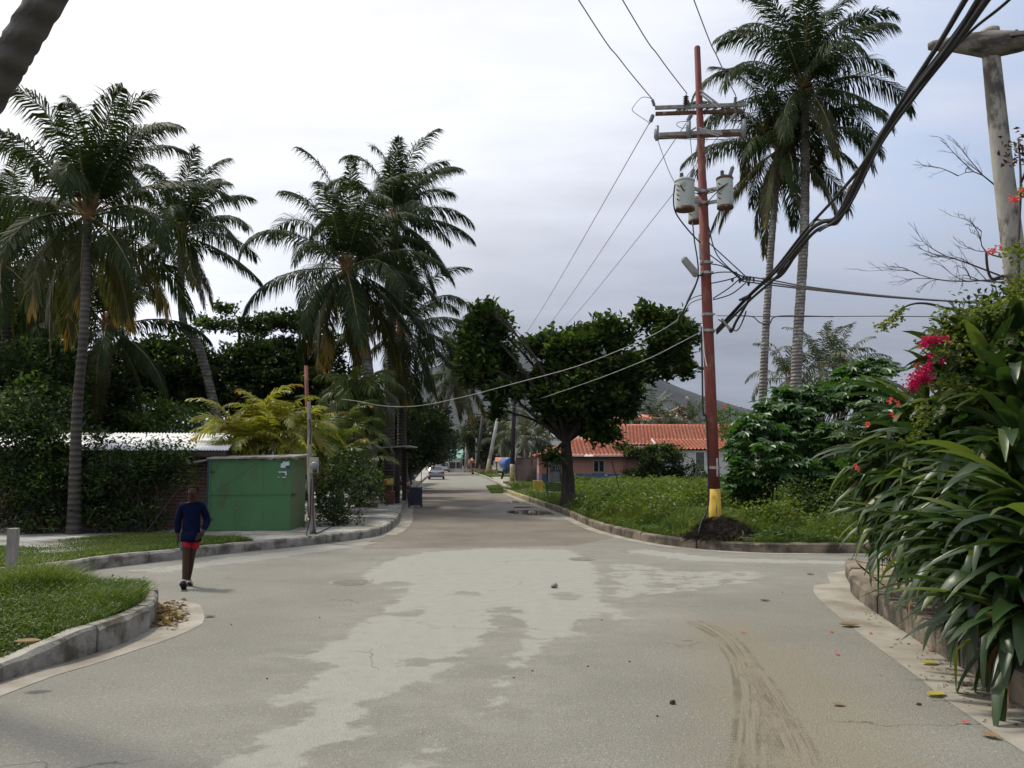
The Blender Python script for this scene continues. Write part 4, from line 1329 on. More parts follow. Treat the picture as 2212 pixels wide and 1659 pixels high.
M['brick'] = brickmat('brown_brick', (0.13, 0.055, 0.038), (0.19, 0.085, 0.06), (0.24, 0.20, 0.17))
M['roof_white'] = pm('white_roof_sheet', (0.74, 0.75, 0.76), 0.55, 0.05, 2, 0.1, 20, dirt_or_glint=(0.55, 0.54, 0.5), dlo=0.55, dhi=0.8)
M['shed_green'] = pm('green_sheet_metal', (0.052, 0.145, 0.052), 0.65, 0.16, 1.2, 0.2, 6, dirt_or_glint=(0.062, 0.095, 0.040), dlo=0.54, dhi=0.74, dscale=2.2, stretch=(1, 1, .5))
M['shed_side'] = pm('olive_sheet_metal', (0.105, 0.155, 0.068), 0.7, 0.16, 2, 0.1, 10, dirt_or_glint=(0.13, 0.11, 0.06), dlo=0.5, dhi=0.7, dscale=2, stretch=(1, 1, .35))
M['pink'] = pm('pink_plaster', (0.42, 0.20, 0.165), 0.9, 0.12, 1.2, 0.2, 20, dirt_or_glint=(0.20, 0.12, 0.10), dlo=0.5, dhi=0.75, dscale=0.8, stretch=(1, 1, .35))
M['blue_band'] = pm('blue_painted_plinth', (0.085, 0.13, 0.25), 0.9, 0.15, 1.2, 0.2, 20, dirt_or_glint=(0.06, 0.09, 0.12), dlo=0.5, dhi=0.7)
M['cream'] = pm('cream_plaster', (0.60, 0.58, 0.52), 0.9, 0.08, 1.2, dirt_or_glint=(0.40, 0.38, 0.32), dlo=0.55, dhi=0.75, dscale=1)
M['white_wall'] = pm('white_plaster', (0.60, 0.62, 0.60), 0.9, 0.07, 1.2, dirt_or_glint=(0.42, 0.44, 0.42), dlo=0.55, dhi=0.75, dscale=.8)
M['grey_wall'] = pm('streaked_cement_wall', (0.20, 0.165, 0.145), 0.95, 0.3, 1.5, 0.3, 15, dirt_or_glint=(0.085, 0.065, 0.055), dlo=0.42, dhi=0.62, dscale=2.5, stretch=(1, 1, .22))
M['tile'] = pm('clay_roof_tile', (0.50, 0.165, 0.095), 0.8, 0.32, 6, 0.2, 30, dirt_or_glint=(0.50, 0.33, 0.25), dlo=0.52, dhi=0.7, dscale=3)  # pale blotches paint the tiles' white highlights into the roof colour
M['tile_far'] = pm('clay_roof_far', (0.42, 0.15, 0.10), 0.85, 0.15, 2)
M['wood_dark'] = pm('dark_wood', (0.045, 0.032, 0.024), 0.8, 0.3, 6, 0.3, 20, stretch=(1, 1, .2))
M['wood_grey'] = pm('weathered_wood', (0.26, 0.24, 0.21), 0.9, 0.35, 5, 0.7, 14, dirt_or_glint=(0.09, 0.08, 0.07), dlo=0.5, dhi=0.66, dscale=3, stretch=(1, 1, .3))
M['brown_wall'] = pm('brown_red_wall', (0.15, 0.07, 0.05), 0.9, 0.25, 1.5)
M['teal'] = pm('turquoise_sheet', (0.16, 0.38, 0.34), 0.6, 0.1, 1)
M['shutter'] = pm('grey_green_shutter', (0.10, 0.13, 0.12), 0.7, 0.1)
M['sticker'] = pm('torn_white_paper', (0.55, 0.60, 0.62), 0.8, 0.1)
M['sticker_blue'] = pm('blue_print', (0.03, 0.05, 0.13), 0.7, 0.1)
M['rust_dark'] = pm('dark_rust', (0.06, 0.05, 0.03), 0.9, 0.4, 10)
M['sky_blue'] = pm('faded_blue_paint', (0.06, 0.12, 0.17), 0.8, 0.2)

# --- brick house with the white sheet roof
yb = 20.9
hx0, hx1 = P(-60, 1100, yb).x, P(446, 1100, yb).x
th = thing('brick_house', 'low brick house with a sloping white sheet roof behind the hedge', 'house', (lerp(hx0, hx1, .5), yb, KZ))
mb = MB()
mb.box(((hx0 + hx1) / 2, yb + 2, KZ + 0.98), (hx1 - hx0, 4.0, 1.98))
mb.build('wall', M['brick'], th)
e0, e1 = P(-10, 972, 20.5), P(492, 972, 20.5)
r0, r1 = P(-6, 934, 24.6), P(520, 936, 24.6)
mb = MB()
n = 150
V = []
for k in range(n + 1):
    u = k / n
    a, b_ = Vector(e0).lerp(e1, u), Vector(r0).lerp(r1, u)
    dz = 0.018 * math.sin(k * PI)
    dz = 0.016 * (1 if k % 2 else -1)
    V += [a + Vector((0, 0, dz)), b_ + Vector((0, 0, dz))]
mb.add(V, [(2 * k, 2 * k + 2, 2 * k + 3, 2 * k + 1) for k in range(n)])
rfo = mb.build('roof', M['roof_white'], th, True)
so = rfo.modifiers.new('thick', 'SOLIDIFY')
so.thickness = 0.012
mb = MB()
mb.box((lerp(e0.x, e1.x, .5), 20.56, e0.z - 0.10), (e1.x - e0.x - .1, 0.08, 0.13))
for k in range(9):
    x = lerp(e0.x + .3, e1.x - .3, k / 8)
    mb.box((x, 20.75, e0.z - 0.11), (0.07, 0.30, 0.10))
mb.build('eave_beam', M['wood_dark'], th)
mb = MB()
mb.tube([P(395, 1003, 20.6), P(447, 994, 20.6)], 0.03, 8)
mb.build('rail', M['steel'], th)
mb = MB()
q = P(446, 1140, 20.6)
mb.box((q.x + .03, 20.72, KZ + .9), (0.14, .2, 1.78))
mb.build('door_post', M['sky_blue'], th)

# --- green metal shed
a, b_, c_ = G(448, 1147, KZ - .012), G(626, 1146, KZ - .012), G(658, 1136, KZ - .012)
c_ = Vector((c_.x, c_.y + 0.4, c_.z)) if c_.y < b_.y + .5 else c_
d_ = a + (c_ - b_)
HS = 1.72
th = thing('metal_shed', 'green sheet metal shed with torn white stickers', 'shed', tuple(a.lerp(c_, .5)))
up = Vector((0, 0, HS))
mb = MB()
mb.add([a, b_, b_ + up, a + up, d_, d_ + up, c_, c_ + up], [(0, 1, 2, 3), (4, 0, 3, 5), (6, 4, 5, 7), (3, 2, 7, 5)])
mb.build('front_panel', M['shed_green'], th)
mb = MB()
mb.add([b_, c_, c_ + up, b_ + up], [(0, 1, 2, 3)])
mb.build('side_panel', M['shed_side'], th)
fx = (b_ - a).normalized()
fn = Vector((fx.y, -fx.x, 0))
mb = MB()


def fbar(mb, u0, v0, u1, v1, w=.03, d=.02, f0=None, fd=None):
    f0, fd = f0 or a, fd or fx
    nrm_ = Vector((fd.y, -fd.x, 0))
    p, q = f0 + fd * u0 + Vector((0, 0, v0)), f0 + fd * u1 + Vector((0, 0, v1))
    dr = (q - p).normalized()
    s_ = dr.cross(nrm_) * w / 2
    mb.hexa([p - s_, q - s_, q + s_, p + s_, p - s_ + nrm_ * d, q - s_ + nrm_ * d, q + s_ + nrm_ * d, p + s_ + nrm_ * d])


wf = (b_ - a).length
for u0, v0, u1, v1 in ((.02, .02, .02, HS), (wf - .02, .02, wf - .02, HS), (0.04, .88, wf - .04, .885), (.04, HS - .02, wf - .04, HS - .02), (.04, .03, wf - .04, .03)):
    fbar(mb, u0, v0, u1, v1, .035, .016)
for u in (.33, .66):
    fbar(mb, wf * u, .05, wf * u, .86, .006, .004)
    fbar(mb, wf * u, .90, wf * u, HS - .04, .006, .004)
fbar(mb, .1, .9, wf * .6, HS - .06, .012, .006)
mb.build('frame', M['shed_green'], th)
mb = MB()
sx_ = (c_ - b_).normalized()
mb.add([a - fx * .05 + fn * .08 + up * 1.005, b_ + fx * .08 + fn * .08 + up * 1.02, c_ + fx * .25 + up * 1.06, d_ - fx * .05 + up * 1.045] +
       [a - fx * .05 + fn * .08 + up * 1.03, b_ + fx * .08 + fn * .08 + up * 1.045, c_ + fx * .25 + up * 1.09, d_ - fx * .05 + up * 1.07],
       [(0, 3, 2, 1), (4, 5, 6, 7), (0, 1, 5, 4), (1, 2, 6, 5), (2, 3, 7, 6), (3, 0, 4, 7)])
mb.build('roof', M['wood_grey'], th)


def flat(mb, pts, off=.022):
    """outline in front-panel metres (u from the left, v up)"""
    P3 = [a + fx * u + Vector((0, 0, v)) + fn * off for u, v in pts]
    mb.add(P3 + [p + fn * .002 for p in P3], [tuple(range(len(P3), 2 * len(P3)))] + [(i, (i + 1) % len(P3), len(P3) + (i + 1) % len(P3), len(P3) + i) for i in range(len(P3))])


k = wf / 178.0
uv = lambda px, py: ((px - 448) * k, HS - (py - 989) * k * 1.0)
mb = MB()
flat(mb, [uv(603, 996), uv(609, 993), uv(616, 994), uv(621, 992), uv(622, 1000), uv(619, 1004), uv(614, 1007), uv(603, 1007)])
mb.build('sticker', M['sticker'], th)
mb = MB()
flat(mb, [uv(612, 1003), uv(618, 1002), uv(624, 1003), uv(624, 1008), uv(616, 1008)], .026)
mb.build('sticker', M['sticker_blue'], th)
mb = MB()
flat(mb, [uv(603, 994.5), uv(608, 994), uv(606, 997), uv(603, 997.5)], .026)
mb.build('sticker', M['sticker_blue'], th)
mb = MB()
flat(mb, [uv(598, 1015.5), uv(616, 1015), uv(616, 1025), uv(613, 1022), uv(613.5, 1018.5), uv(607, 1017), uv(600, 1018)])
mb.build('sticker', M['sticker'], th)
mb = MB()
flat(mb, [uv(606, 1027), uv(615, 1027), uv(614, 1029), uv(608, 1029)])
mb.build('sticker', M['sticker'], th)
mb = MB()
flat(mb, [uv(598, 1027), uv(600, 1026.5), uv(600, 1028.5), uv(598, 1029)])
mb.build('sticker', M['sticker'], th)
mb = MB()
flat(mb, [uv(507, 1095), uv(510, 1094), uv(511, 1098), uv(508, 1098)])
mb.build('mark', M['petal_red'], th)
mb = MB()
fbar(mb, -.02, .86, .30, .86, .035, .03, b_ + sx_ * .1, sx_)
mb.tube([b_ + Vector((.02, -.03, .90)), b_ + Vector((.02, -.03, .84))], .012, 6)
mb.build('latch', M['dark_metal'], th)
for v in (.28, 1.42):
    mb = MB()
    fbar(mb, .02, v, .12, v, .04, .024)
    mb.build('hinge', M['rust_dark'], th)



# --- clay tile roofs (barrel tiles, laid in courses)
def tile_slope(mb, e0, e1, up_, vmax, pitch=0.30, course=0.40, amp=0.10):
    """slope above the eave e0-e1; up_ = vector from eave to ridge; vmax(u) = share of it covered above eave share u"""
    e0, e1, up_ = Vector(e0), Vector(e1), Vector(up_)
    L, Hh = (e1 - e0).length, up_.length
    ex, eu = (e1 - e0).normalized(), up_.normalized()
    nn = ex.cross(eu)
    nn = nn if nn.z > 0 else -nn
    nc, nr_ = max(1, int(L / pitch)), max(1, int(Hh / course))
    sub = 6
    us = np.arange(nc * sub + 1) / (nc * sub)
    prof = np.abs(np.sin(us * nc * PI)) ** .75 * amp
    vm = np.array([vmax(u) for u in us])
    rows = []
    for r in range(nr_):
        for v, hgt in ((r / nr_, 0.05), ((r + 1) / nr_, 0.0)):
            vv = np.minimum(v, vm)
            rows.append(np.array([e0 + ex * float(u * L) + eu * float(w_ * Hh) + nn * float(p_ + hgt) for u, w_, p_ in zip(us, vv, prof)]))
    V = np.concatenate(rows)
    w = len(us)
    i = np.arange(len(V)).reshape(len(rows), w)
    mb.arr(V, np.stack([i[:-1, :-1], i[:-1, 1:], i[1:, 1:], i[1:, :-1]], -1).reshape(-1, 4))


# pink house with hipped roof
Yh = 61.0
X = lambda px, Y: (px - 1106) / F * Y / (CP - 0.0) * 1.0
x0, x1 = P(1166, 1010, Yh).x, P(1418, 1010, Yh).x
zt = P(1200, 986, Yh).z
th = thing('pink_house', 'pink plastered house with blue plinth and red tiled hip roof', 'house', (lerp(x0, x1, .5), Yh, KZ))
mb = MB()
zb = KZ + .78
mb.box(((x0 + x1) / 2, Yh + 3.5, (zb + zt) / 2), (x1 - x0, 7.0, zt - zb))
mb.build('wall', M['pink'], th)
mb = MB()
mb.box(((x0 + x1) / 2, Yh + 3.5, (KZ + zb) / 2 - .01), (x1 - x0 + .03, 7.03, zb - KZ))
mb.build('plinth', M['blue_band'], th)
mb = MB()
for px in (1167, 1186):
    xx = P(px, 1010, Yh).x
    mb.box((xx, Yh - .1, (KZ + zt) / 2), (.22 if px < 1170 else .1, .2, zt - KZ))
mb.build('pilaster', M['pink'], th)
mb = MB()
er0, er1 = P(1156, 987, Yh - .45), P(1424, 987, Yh - .45)
ez = zt + .02
e0_, e1_ = Vector((er0.x, Yh - .5, ez)), Vector((er1.x, Yh - .5, ez))
rh = P(1290, 950, Yh + 3.5).z - ez
hip = 3.4 / (e1_.x - e0_.x)
upv = Vector((0, 4.0, rh))
tile_slope(mb, e0_, e1_, upv, lambda u: min(1, min(u, 1 - u) / hip))
tile_slope(mb, Vector((e0_.x, Yh + 7.5, ez)), e0_, Vector((3.4, 0, rh)), lambda u: min(1, min(u, 1 - u) / .5))
tile_slope(mb, e1_, Vector((e1_.x, Yh + 7.5, ez)), Vector((-3.4, 0, rh)), lambda u: min(1, min(u, 1 - u) / .5))
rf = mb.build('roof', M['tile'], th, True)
mb = MB()
mb.tube([e0_, e0_ + upv + Vector((3.4, 0, .05)), Vector((e1_.x - 3.4, Yh + 3.5, ez + rh + .05)), e1_], .11, 8)
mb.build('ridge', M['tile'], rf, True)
mb = MB()
mb.box(((e0_.x + e1_.x) / 2, Yh - .2, ez - .07), (e1_.x - e0_.x - .1, .5, .06))
mb.build('soffit', M['wood_dark'], th)
# barred door
dx0, dx1 = P(1181, 1010, Yh).x, P(1211, 1010, Yh).x
dz0, dz1 = KZ + .06, P(1200, 992, Yh).z
dr = MB()
for xx in (dx0 + .04, dx1 - .04):
    dr.box((xx, Yh - .06, (dz0 + dz1) / 2), (.08, .06, dz1 - dz0))
for z in (dz0 + .04, lerp(dz0, dz1, .52), dz1 - .04):
    dr.box(((dx0 + dx1) / 2, Yh - .061, z), (dx1 - dx0, .058, .07))
door = dr.build('door', M['dark_metal'], th)
dr = MB()
for i in range(7):
    xx = lerp(dx0 + .12, dx1 - .12, i / 6)
    dr.box((xx, Yh - .06, lerp(dz0, dz1, .76)), (.035, .03, (dz1 - dz0) * .46))
dr.build('bar', M['steel'], door)
dr = MB()
dr.box(((dx0 + dx1) / 2, Yh - .045, lerp(dz0, dz1, .26)), (dx1 - dx0 - .14, .03, (dz1 - dz0) * .46))
for i in range(12):
    dr.box((lerp(dx0 + .12, dx1 - .12, i / 11), Yh - .07, lerp(dz0, dz1, .26)), (.03, .03, (dz1 - dz0) * .45))
dr.build('door_panel', M['ceramic'], door)
dr = MB()
dr.box(((dx0 + dx1) / 2, Yh - .012, lerp(dz0, dz1, .76)), (dx1 - dx0 - .1, .02, (dz1 - dz0) * .46))
dr.build('opening', M['glass_dark'], door)
wx0, wx1, wz0, wz1 = P(1282, 1000, Yh).x, P(1305, 1000, Yh).x, P(1290, 1020, Yh).z, P(1290, 995, Yh).z
mb = MB()
for xx in (wx0, (wx0 + wx1) / 2, wx1):
    mb.box((xx, Yh - .03, (wz0 + wz1) / 2), (.06, .06, wz1 - wz0 + .06))
for z in (wz0, wz1):
    mb.box(((wx0 + wx1) / 2, Yh - .031, z), (wx1 - wx0, .058, .06))
wn = mb.build('window', M['steel'], th)
mb = MB()
mb.box(((wx0 + wx1) / 2, Yh - .01, (wz0 + wz1) / 2), (wx1 - wx0, .02, wz1 - wz0))
mb.build('pane', M['glass_dark'], wn)
mb = MB()
mb.box((P(1240, 1046, Yh).x, Yh - .55, KZ + .04), (4.6, 1.0, .12))
mb.build('step', M['concrete'], th)

# white house behind it
Yw = 70.0
th = thing('white_house', 'white walled house with a long red tiled roof beyond the pink house', 'house', (P(1430, 1000, Yw).x, Yw, KZ))
xa, xb = P(1282, 1000, Yw).x, P(1580, 1000, Yw).x
ez = P(1400, 962, Yw).z
mb = MB()
mb.box(((xa + xb) / 2, Yw + 4.5, (KZ + ez) / 2), (xb - xa, 8.6, ez - KZ - .02))
xw = P(1436, 1000, Yw - 3).x
ez2 = P(1480, 972, Yw - 3.4).z
mb.box(((xw + xb) / 2 + .2, Yw - 1.42, (KZ + ez2) / 2), (xb - xw - .4, 3.2, ez2 - KZ - .04))
mb.build('wall', M['white_wall'], th)
mb = MB()
rh = P(1400, 920, Yw + 4.4).z - ez
tile_slope(mb, (xa - .6, Yw - .4, ez), (xb + .6, Yw - .4, ez), (0.6, 4.9, rh), lambda u: 1, pitch=.31)
tile_slope(mb, (xa - .6, Yw + 9.4, ez), (xb + .6, Yw + 9.4, ez), (0.6, -4.9, rh), lambda u: 1, pitch=.31)
tile_slope(mb, (xw - .5, Yw - 3.4, ez2), (xb + .6, Yw - 3.4, ez2), (0.0, 3.6, P(1480, 950, Yw).z - ez2), lambda u: 1, pitch=.31)
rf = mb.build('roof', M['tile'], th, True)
mb = MB()
mb.tube([(xa, Yw + 4.5, ez + rh + .04), (xb + 1.2, Yw + 4.5, ez + rh + .04)], .12, 8)
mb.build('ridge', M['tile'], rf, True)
mb = MB()
p, q = Vector((xw - .55, Yw - 3.4, ez2 - .06)), Vector((xw - .55, Yw + .1, P(1480, 950, Yw).z - .06))
mb.hexa([p, p + Vector((.06, 0, 0)), q + Vector((.06, 0, 0)), q, p + Vector((0, 0, .2)), p + Vector((.06, 0, .2)), q + Vector((.06, 0, .2)), q + Vector((0, 0, .2))])
mb.box(((xa + xb) / 2, Yw - .12, ez - .12), (xb - xa + .6, .24, .14))
mb.build('fascia', M['cream'], th)
mb = MB()
Yf = Yw - 3.02
xs0, xs1, zs0, zs1 = P(1503, 1000, Yf).x, P(1521, 1000, Yf).x, P(1510, 1018, Yf).z, P(1510, 977, Yf).z
for i in range(16):
    mb.box(((xs0 + xs1) / 2, Yf - .05, lerp(zs0, zs1, (i + .5) / 16)), (xs1 - xs0, .05, (zs1 - zs0) / 16 * .75))
w_ = mb.build('shutter', M['shutter'], th)
mb = MB()
for xx in (xs0 - .04, xs1 + .04):
    mb.box((xx, Yf - .05, (zs0 + zs1) / 2), (.08, .09, zs1 - zs0 + .16))
for z in (zs0 - .04, zs1 + .04):
    mb.box(((xs0 + xs1) / 2, Yf - .049, z), (xs1 - xs0, .088, .08))
mb.build('frame', M['white_paint'], w_)

# creeper over the end of the pink house
bush('creeper', 'green creeper draped over the end of the pink house and its roof', (P(1420, 1040, 60).x, 60, KZ), [B_(1400, 1015, 60, 1.1, .5, 1.0), B_(1440, 1000, 60.3, 1.5, .7, 1.1), B_(1480, 1025, 60.5, 1.5, .6, .8), B_(1380, 978, 60.6, 1.0, .6, .35), B_(1350, 966, 61.5, .8, .6, .25), B_(1425, 970, 60.5, 1.4, .7, .3), B_(1525, 1040, 60, 1.2, .6, .5), B_(1365, 1030, 60.2, .8, .4, .5)],
     201, leaf=.24, wide=.13, dens=170, mats=[M['dark_leaf'], M['mid_leaf']], bright=.3, stems=9, cat='creeper')

# streaked cement wall
th = thing('cement_wall', 'streaked grey brown cement wall beside the pink house', 'wall', (P(1140, 1040, 70).x, 70, KZ))
mb = MB()
xa, xb = P(1113, 1000, 70).x, P(1166, 1000, 70).x
zt = P(1140, 990, 70).z
mb.box(((xa + xb) / 2, 70, (KZ + zt) / 2), (xb - xa, .2, zt - KZ))
mb.build('wall_panel', M['grey_wall'], th, bevel=.02)
mb = MB()
mb.box(((xa + xb) / 2, 70, zt + .03), (xb - xa + .06, .28, .06))
mb.build('coping', M['concrete_old'], th)

# hotel: white wing with slots, main block with red roof and tower
th = thing('hotel_wing', 'white hotel wing with dark horizontal window slots', 'building', tuple(P(1150, 1000, 128)))
Yq = 128
mb = MB()
for px0, px1, py, dy in ((1092, 1290, 945, 0), (1125, 1290, 928, 5)):
    xa, xb, zt = P(px0, 950, Yq).x, P(px1, 950, Yq).x, P(1100, py, Yq).z
    mb.box(((xa + xb) / 2, Yq + 4 + dy, zt / 2), (xb - xa, 8, zt))
mb.build('wall', M['white_wall'], th)
for px0, px1, py0, py1 in ((1118, 1142, 962, 966), (1150, 1176, 962, 966), (1184, 1210, 962, 966), (1118, 1142, 978, 984), (1150, 1176, 978, 984), (1220, 1240, 962, 966)):
    mb = MB()
    p, q = P(px0, py1, Yq), P(px1, py0, Yq)
    mb.box(((p.x + q.x) / 2, Yq - .02, (p.z + q.z) / 2), (q.x - p.x, .08, q.z - p.z))
    mb.build('window', M['glass_dark'], th)
for px in (1098, 1146, 1180, 1214):
    mb = MB()
    p = P(px, 990, Yq)
    mb.box((p.x, Yq - .25, P(px, 948, Yq).z / 2), (.5, .5, P(px, 948, Yq).z))
    mb.build('pier', M['white_wall'], th)
mb = MB()
mb.add([P(1126, 929, Yq + 4.6), P(1150, 929, Yq + 4.6), P(1146, 922, Yq + 8), P(1130, 922, Yq + 8)], [(0, 1, 2, 3)])
mb.build('roof', M['tile_far'], th)
th = thing('hotel', 'pale hotel block with long red roof and a small square tower', 'building', tuple(P(1400, 1000, 132)))
Yq = 132
mb = MB()
xa, xb, zt = P(1308, 950, Yq).x, P(1492, 950, Yq).x, P(1400, 908, Yq).z
mb.box(((xa + xb) / 2, Yq + 5, zt / 2), (xb - xa, 10, zt))
mb.build('wall', M['white_wall'], th)
for px0 in range(1318, 1486, 24):
    p, q = P(px0, 918, Yq), P(px0 + 17, 909, Yq)
    mb = MB()
    mb.box(((p.x + q.x) / 2, Yq - .02, (p.z + q.z) / 2), (q.x - p.x, .1, q.z - p.z))
    mb.build('window', M['glass_dark'], th)
mb = MB()
ra, rb = P(1318, 908, Yq - .8), P(1488, 908, Yq - .8)
rt = P(1400, 895, Yq + 4)
mb.add([(ra.x, ra.y, ra.z), (rb.x, rb.y, rb.z), (rb.x, Yq + 4, rt.z), (ra.x, Yq + 4, rt.z), (ra.x, Yq + 11, ra.z), (rb.x, Yq + 11, rb.z)], [(0, 1, 2, 3), (3, 2, 5, 4)])
mb.build('roof', M['tile_far'], th)
p, q = P(1463, 910, Yq + 2), P(1489, 885, Yq + 2)
mb = MB()
mb.box(((p.x + q.x) / 2, Yq + 4, (p.z + q.z) / 2), (q.x - p.x, 4, q.z - p.z))
tw = mb.build('tower', M['white_wall'], th)
mb = MB()
mb.add([(p.x - .4, Yq + 1.8, q.z), (q.x + .4, Yq + 1.8, q.z), ((p.x + q.x) / 2, Yq + 1.8, q.z + .75), (p.x - .4, Yq + 6.2, q.z), (q.x + .4, Yq + 6.2, q.z), ((p.x + q.x) / 2, Yq + 6.2, q.z + .75)], [(0, 1, 2), (5, 4, 3), (0, 2, 5, 3), (2, 1, 4, 5)])
mb.build('roof', M['tile_far'], tw)
mb = MB()
mb.box((lerp(p.x, q.x, .28), Yq + 1.96, lerp(p.z, q.z, .62)), (.8, .1, .9))
mb.build('window', M['brown_wall'], tw)

# low buildings at the end of the street
def lowhouse(lab, px0, px1, py_t, Y, wm, rm, d=6, roof_px=8, name='low_house'):
    th = thing(name, lab, 'building', tuple(P((px0 + px1) / 2, 1003, Y)), 'low buildings down the street')
    xa, xb, zt = P(px0, 990, Y).x, P(px1, 990, Y).x, P(px0, py_t, Y).z
    mb = MB()
    mb.box(((xa + xb) / 2, Y + d / 2, zt / 2), (xb - xa, d, zt))
    mb.build('wall', wm, th)
    mb = MB()
    zr = P(px0, py_t - roof_px, Y + d / 2).z
    mb.add([(xa - .4, Y - .5, zt - .05), (xb + .4, Y - .5, zt - .05), (xb + .4, Y + d / 2, zr), (xa - .4, Y + d / 2, zr), (xa - .4, Y + d + .5, zt - .05), (xb + .4, Y + d + .5, zt - .05)], [(0, 1, 2, 3), (3, 2, 5, 4)])
    mb.build('roof', rm, th)
    mb = MB()
    for i in range(2):
        x = lerp(xa, xb, .3 + .4 * i)
        mb.box((x, Y - .02, zt * .5), (1.0, .08, zt * .45))
        mb.build('window' if i else 'door', M['glass_dark'], th)
        mb = MB()
    return th


lowhouse('low cream house with a faded red roof beside the leaning white pole', 1076, 1140, 996, 102, M['cream'], M['tile_far'])
lowhouse('hall with a big turquoise sheet roof at the end of the street', 968, 1002, 990, 150, M['cream'], M['teal'], roof_px=20, d=10)
lowhouse('low peach coloured house at the end of the street', 1000, 1034, 994, 175, M['pink'], M['tile_far'], roof_px=5)
lowhouse('small pink walled house behind the thin roadside poles', 1036, 1062, 994, 150, M['pink'], M['white_wall'], roof_px=4)
lowhouse('tiny white house on the lower slope of the hill', 935, 950, 936, 600, M['white_wall'], M['white_wall'], roof_px=2)
# brown street shop on the left
th = thing('street_shop', 'dark brown shop building under the roadside tree', 'building', (-10.5, 58, KZ))
mb = MB()
mb.box((-11.2, 60, KZ + 1.4), (4.6, 26, 2.8))
mb.build('wall', M['brown_wall'], th)
mb = MB()
mb.box((-10.9, 60, KZ + 2.9), (6.2, 26.6, .14))
mb.build('roof', M['wood_dark'], th)
for y in (49, 54, 60, 66):
    mb = MB()
    mb.box((-8.88, y, KZ + 1.05), (.08, 1.1, 2.05))
    mb.build('door', M['wood_dark'], th)
mb = MB()
mb.box((-10.2, 46.96, KZ + 1.3), (.9, .07, 2.2))
mb.build('panel', M['kerb_yellow'], th)
# ------------------------------------------------------------------ utility poles and cables
M['pole_red'] = pm('rust_red_pole_paint', (0.165, 0.043, 0.034), 0.75, 0.35, 3, 0.25, 20, dirt_or_glint=(0.24, 0.12, 0.075), dlo=0.52, dhi=0.68, dscale=2.5, stretch=(1, 1, .35))
M['pole_yellow'] = pm('yellow_pole_paint', (0.50, 0.33, 0.045), 0.75, 0.15, 3, 0.15, 20, dirt_or_glint=(0.30, 0.20, 0.06), dlo=0.58, dhi=0.75, dscale=2.5)
M['tank_grey'] = pm('pale_grey_transformer_paint', (0.44, 0.47, 0.43), 0.6, 0.10, 3, dirt_or_glint=(0.28, 0.25, 0.20), dlo=0.58, dhi=0.72, dscale=4)
M['rust'] = pm('rust', (0.115, 0.058, 0.042), 0.9, 0.4, 8, dirt_or_glint=(0.30, 0.28, 0.25), dlo=0.58, dhi=0.70, dscale=6)
M['arm'] = pm('weathered_steel_arm', (0.27, 0.255, 0.235), 0.8, 0.3, 6, dirt_or_glint=(0.13, 0.08, 0.06), dlo=0.50, dhi=0.66, dscale=5)
M['pole_wood'] = pm('weathered_pole', (0.33, 0.31, 0.27), 0.9, 0.2, 3, 0.6, 18, dirt_or_glint=(0.085, 0.075, 0.065), dlo=0.50, dhi=0.60, dscale=2.2, stretch=(1, 1, .45))
M['pole_dark'] = pm('dark_pole', (0.025, 0.022, 0.026), 0.7, 0.3)
M['pole_pale'] = pm('pale_grey_pole', (0.34, 0.33, 0.31), 0.8, 0.2, 2)

YP = 18.3
pole_ax = lambda py: P(1545 + (py - 1115) * 39 / 1015.0, py, YP)
th = thing('utility_pole', 'rusty red steel utility pole with yellow base and three transformers', 'utility pole', tuple(P(1547, 1170, YP)))
mb = MB()
pts, rr = [], []
for py, r in ((1180, .137), (1056, .132)):
    pts.append(pole_ax(py))
    rr.append(r)
mb.tube(pts, rr, 20)
mb.build('base', M['pole_yellow'], th, True)
mb = MB()
pts, rr = [], []
for py, r in ((1055.5, .131), (800, .125), (600, .115), (599, .121), (575, .121), (574, .114), (430, .107), (429, .099), (392, .099), (391, .092), (255, .082), (254, .078), (103, .070), (100, .05)):
    pts.append(pole_ax(py))
    rr.append(r)
mb.tube(pts, rr, 20)
mb.build('pole_shaft', M['pole_red'], th, True)
for py in (1010, 715, 680, 590, 568, 415, 440):
    mb = MB()
    c = pole_ax(py)
    mb.lathe([(.118 + .02 * (py > 700), -.03), (.132 + .02 * (py > 700), -.03), (.132 + .02 * (py > 700), .03), (.118 + .02 * (py > 700), .03)], 18, c)
    for a in (-2.4, -.6):
        mb.box(c + Vector((math.cos(a) * .145, math.sin(a) * .145, 0)), (.05, .07, .035), a)
    mb.build('clamp', M['steel'], th)


def bar(mb, p, q, w, h):
    p, q = Vector(p), Vector(q)
    d = (q - p).normalized()
    s_ = d.cross(Vector((0, 0, 1))).normalized() * w / 2
    u_ = s_.cross(d).normalized() * h / 2
    mb.hexa([p - s_ - u_, q - s_ - u_, q + s_ - u_, p + s_ - u_, p - s_ + u_, q - s_ + u_, q + s_ + u_, p + s_ + u_])


for pl, pr, dy, mat_ in (((1415, 233), (1612, 226), -.13, 'arm'), ((1416, 246), (1604, 240), .14, 'rust'), ((1424, 291), (1612, 282), -.13, 'arm'), ((1422, 297), (1605, 290), .14, 'rust')):
    mb = MB()
    bar(mb, P(*pl, YP + dy), P(*pr, YP + dy), .06, .085)
    mb.build('crossarm', M[mat_], th, bevel=.006)
for x0, y0, x1, y1 in ((1512, 195, 1558, 230), (1509, 276, 1560, 291), (1503, 276, 1478, 291), (1513, 203, 1552, 233), (1511, 281, 1553, 294)):
    mb = MB()
    bar(mb, P(x0, y0, YP - .13), P(x1, y1, YP - .16), .035, .035)
    mb.build('brace', M['steel'], th)


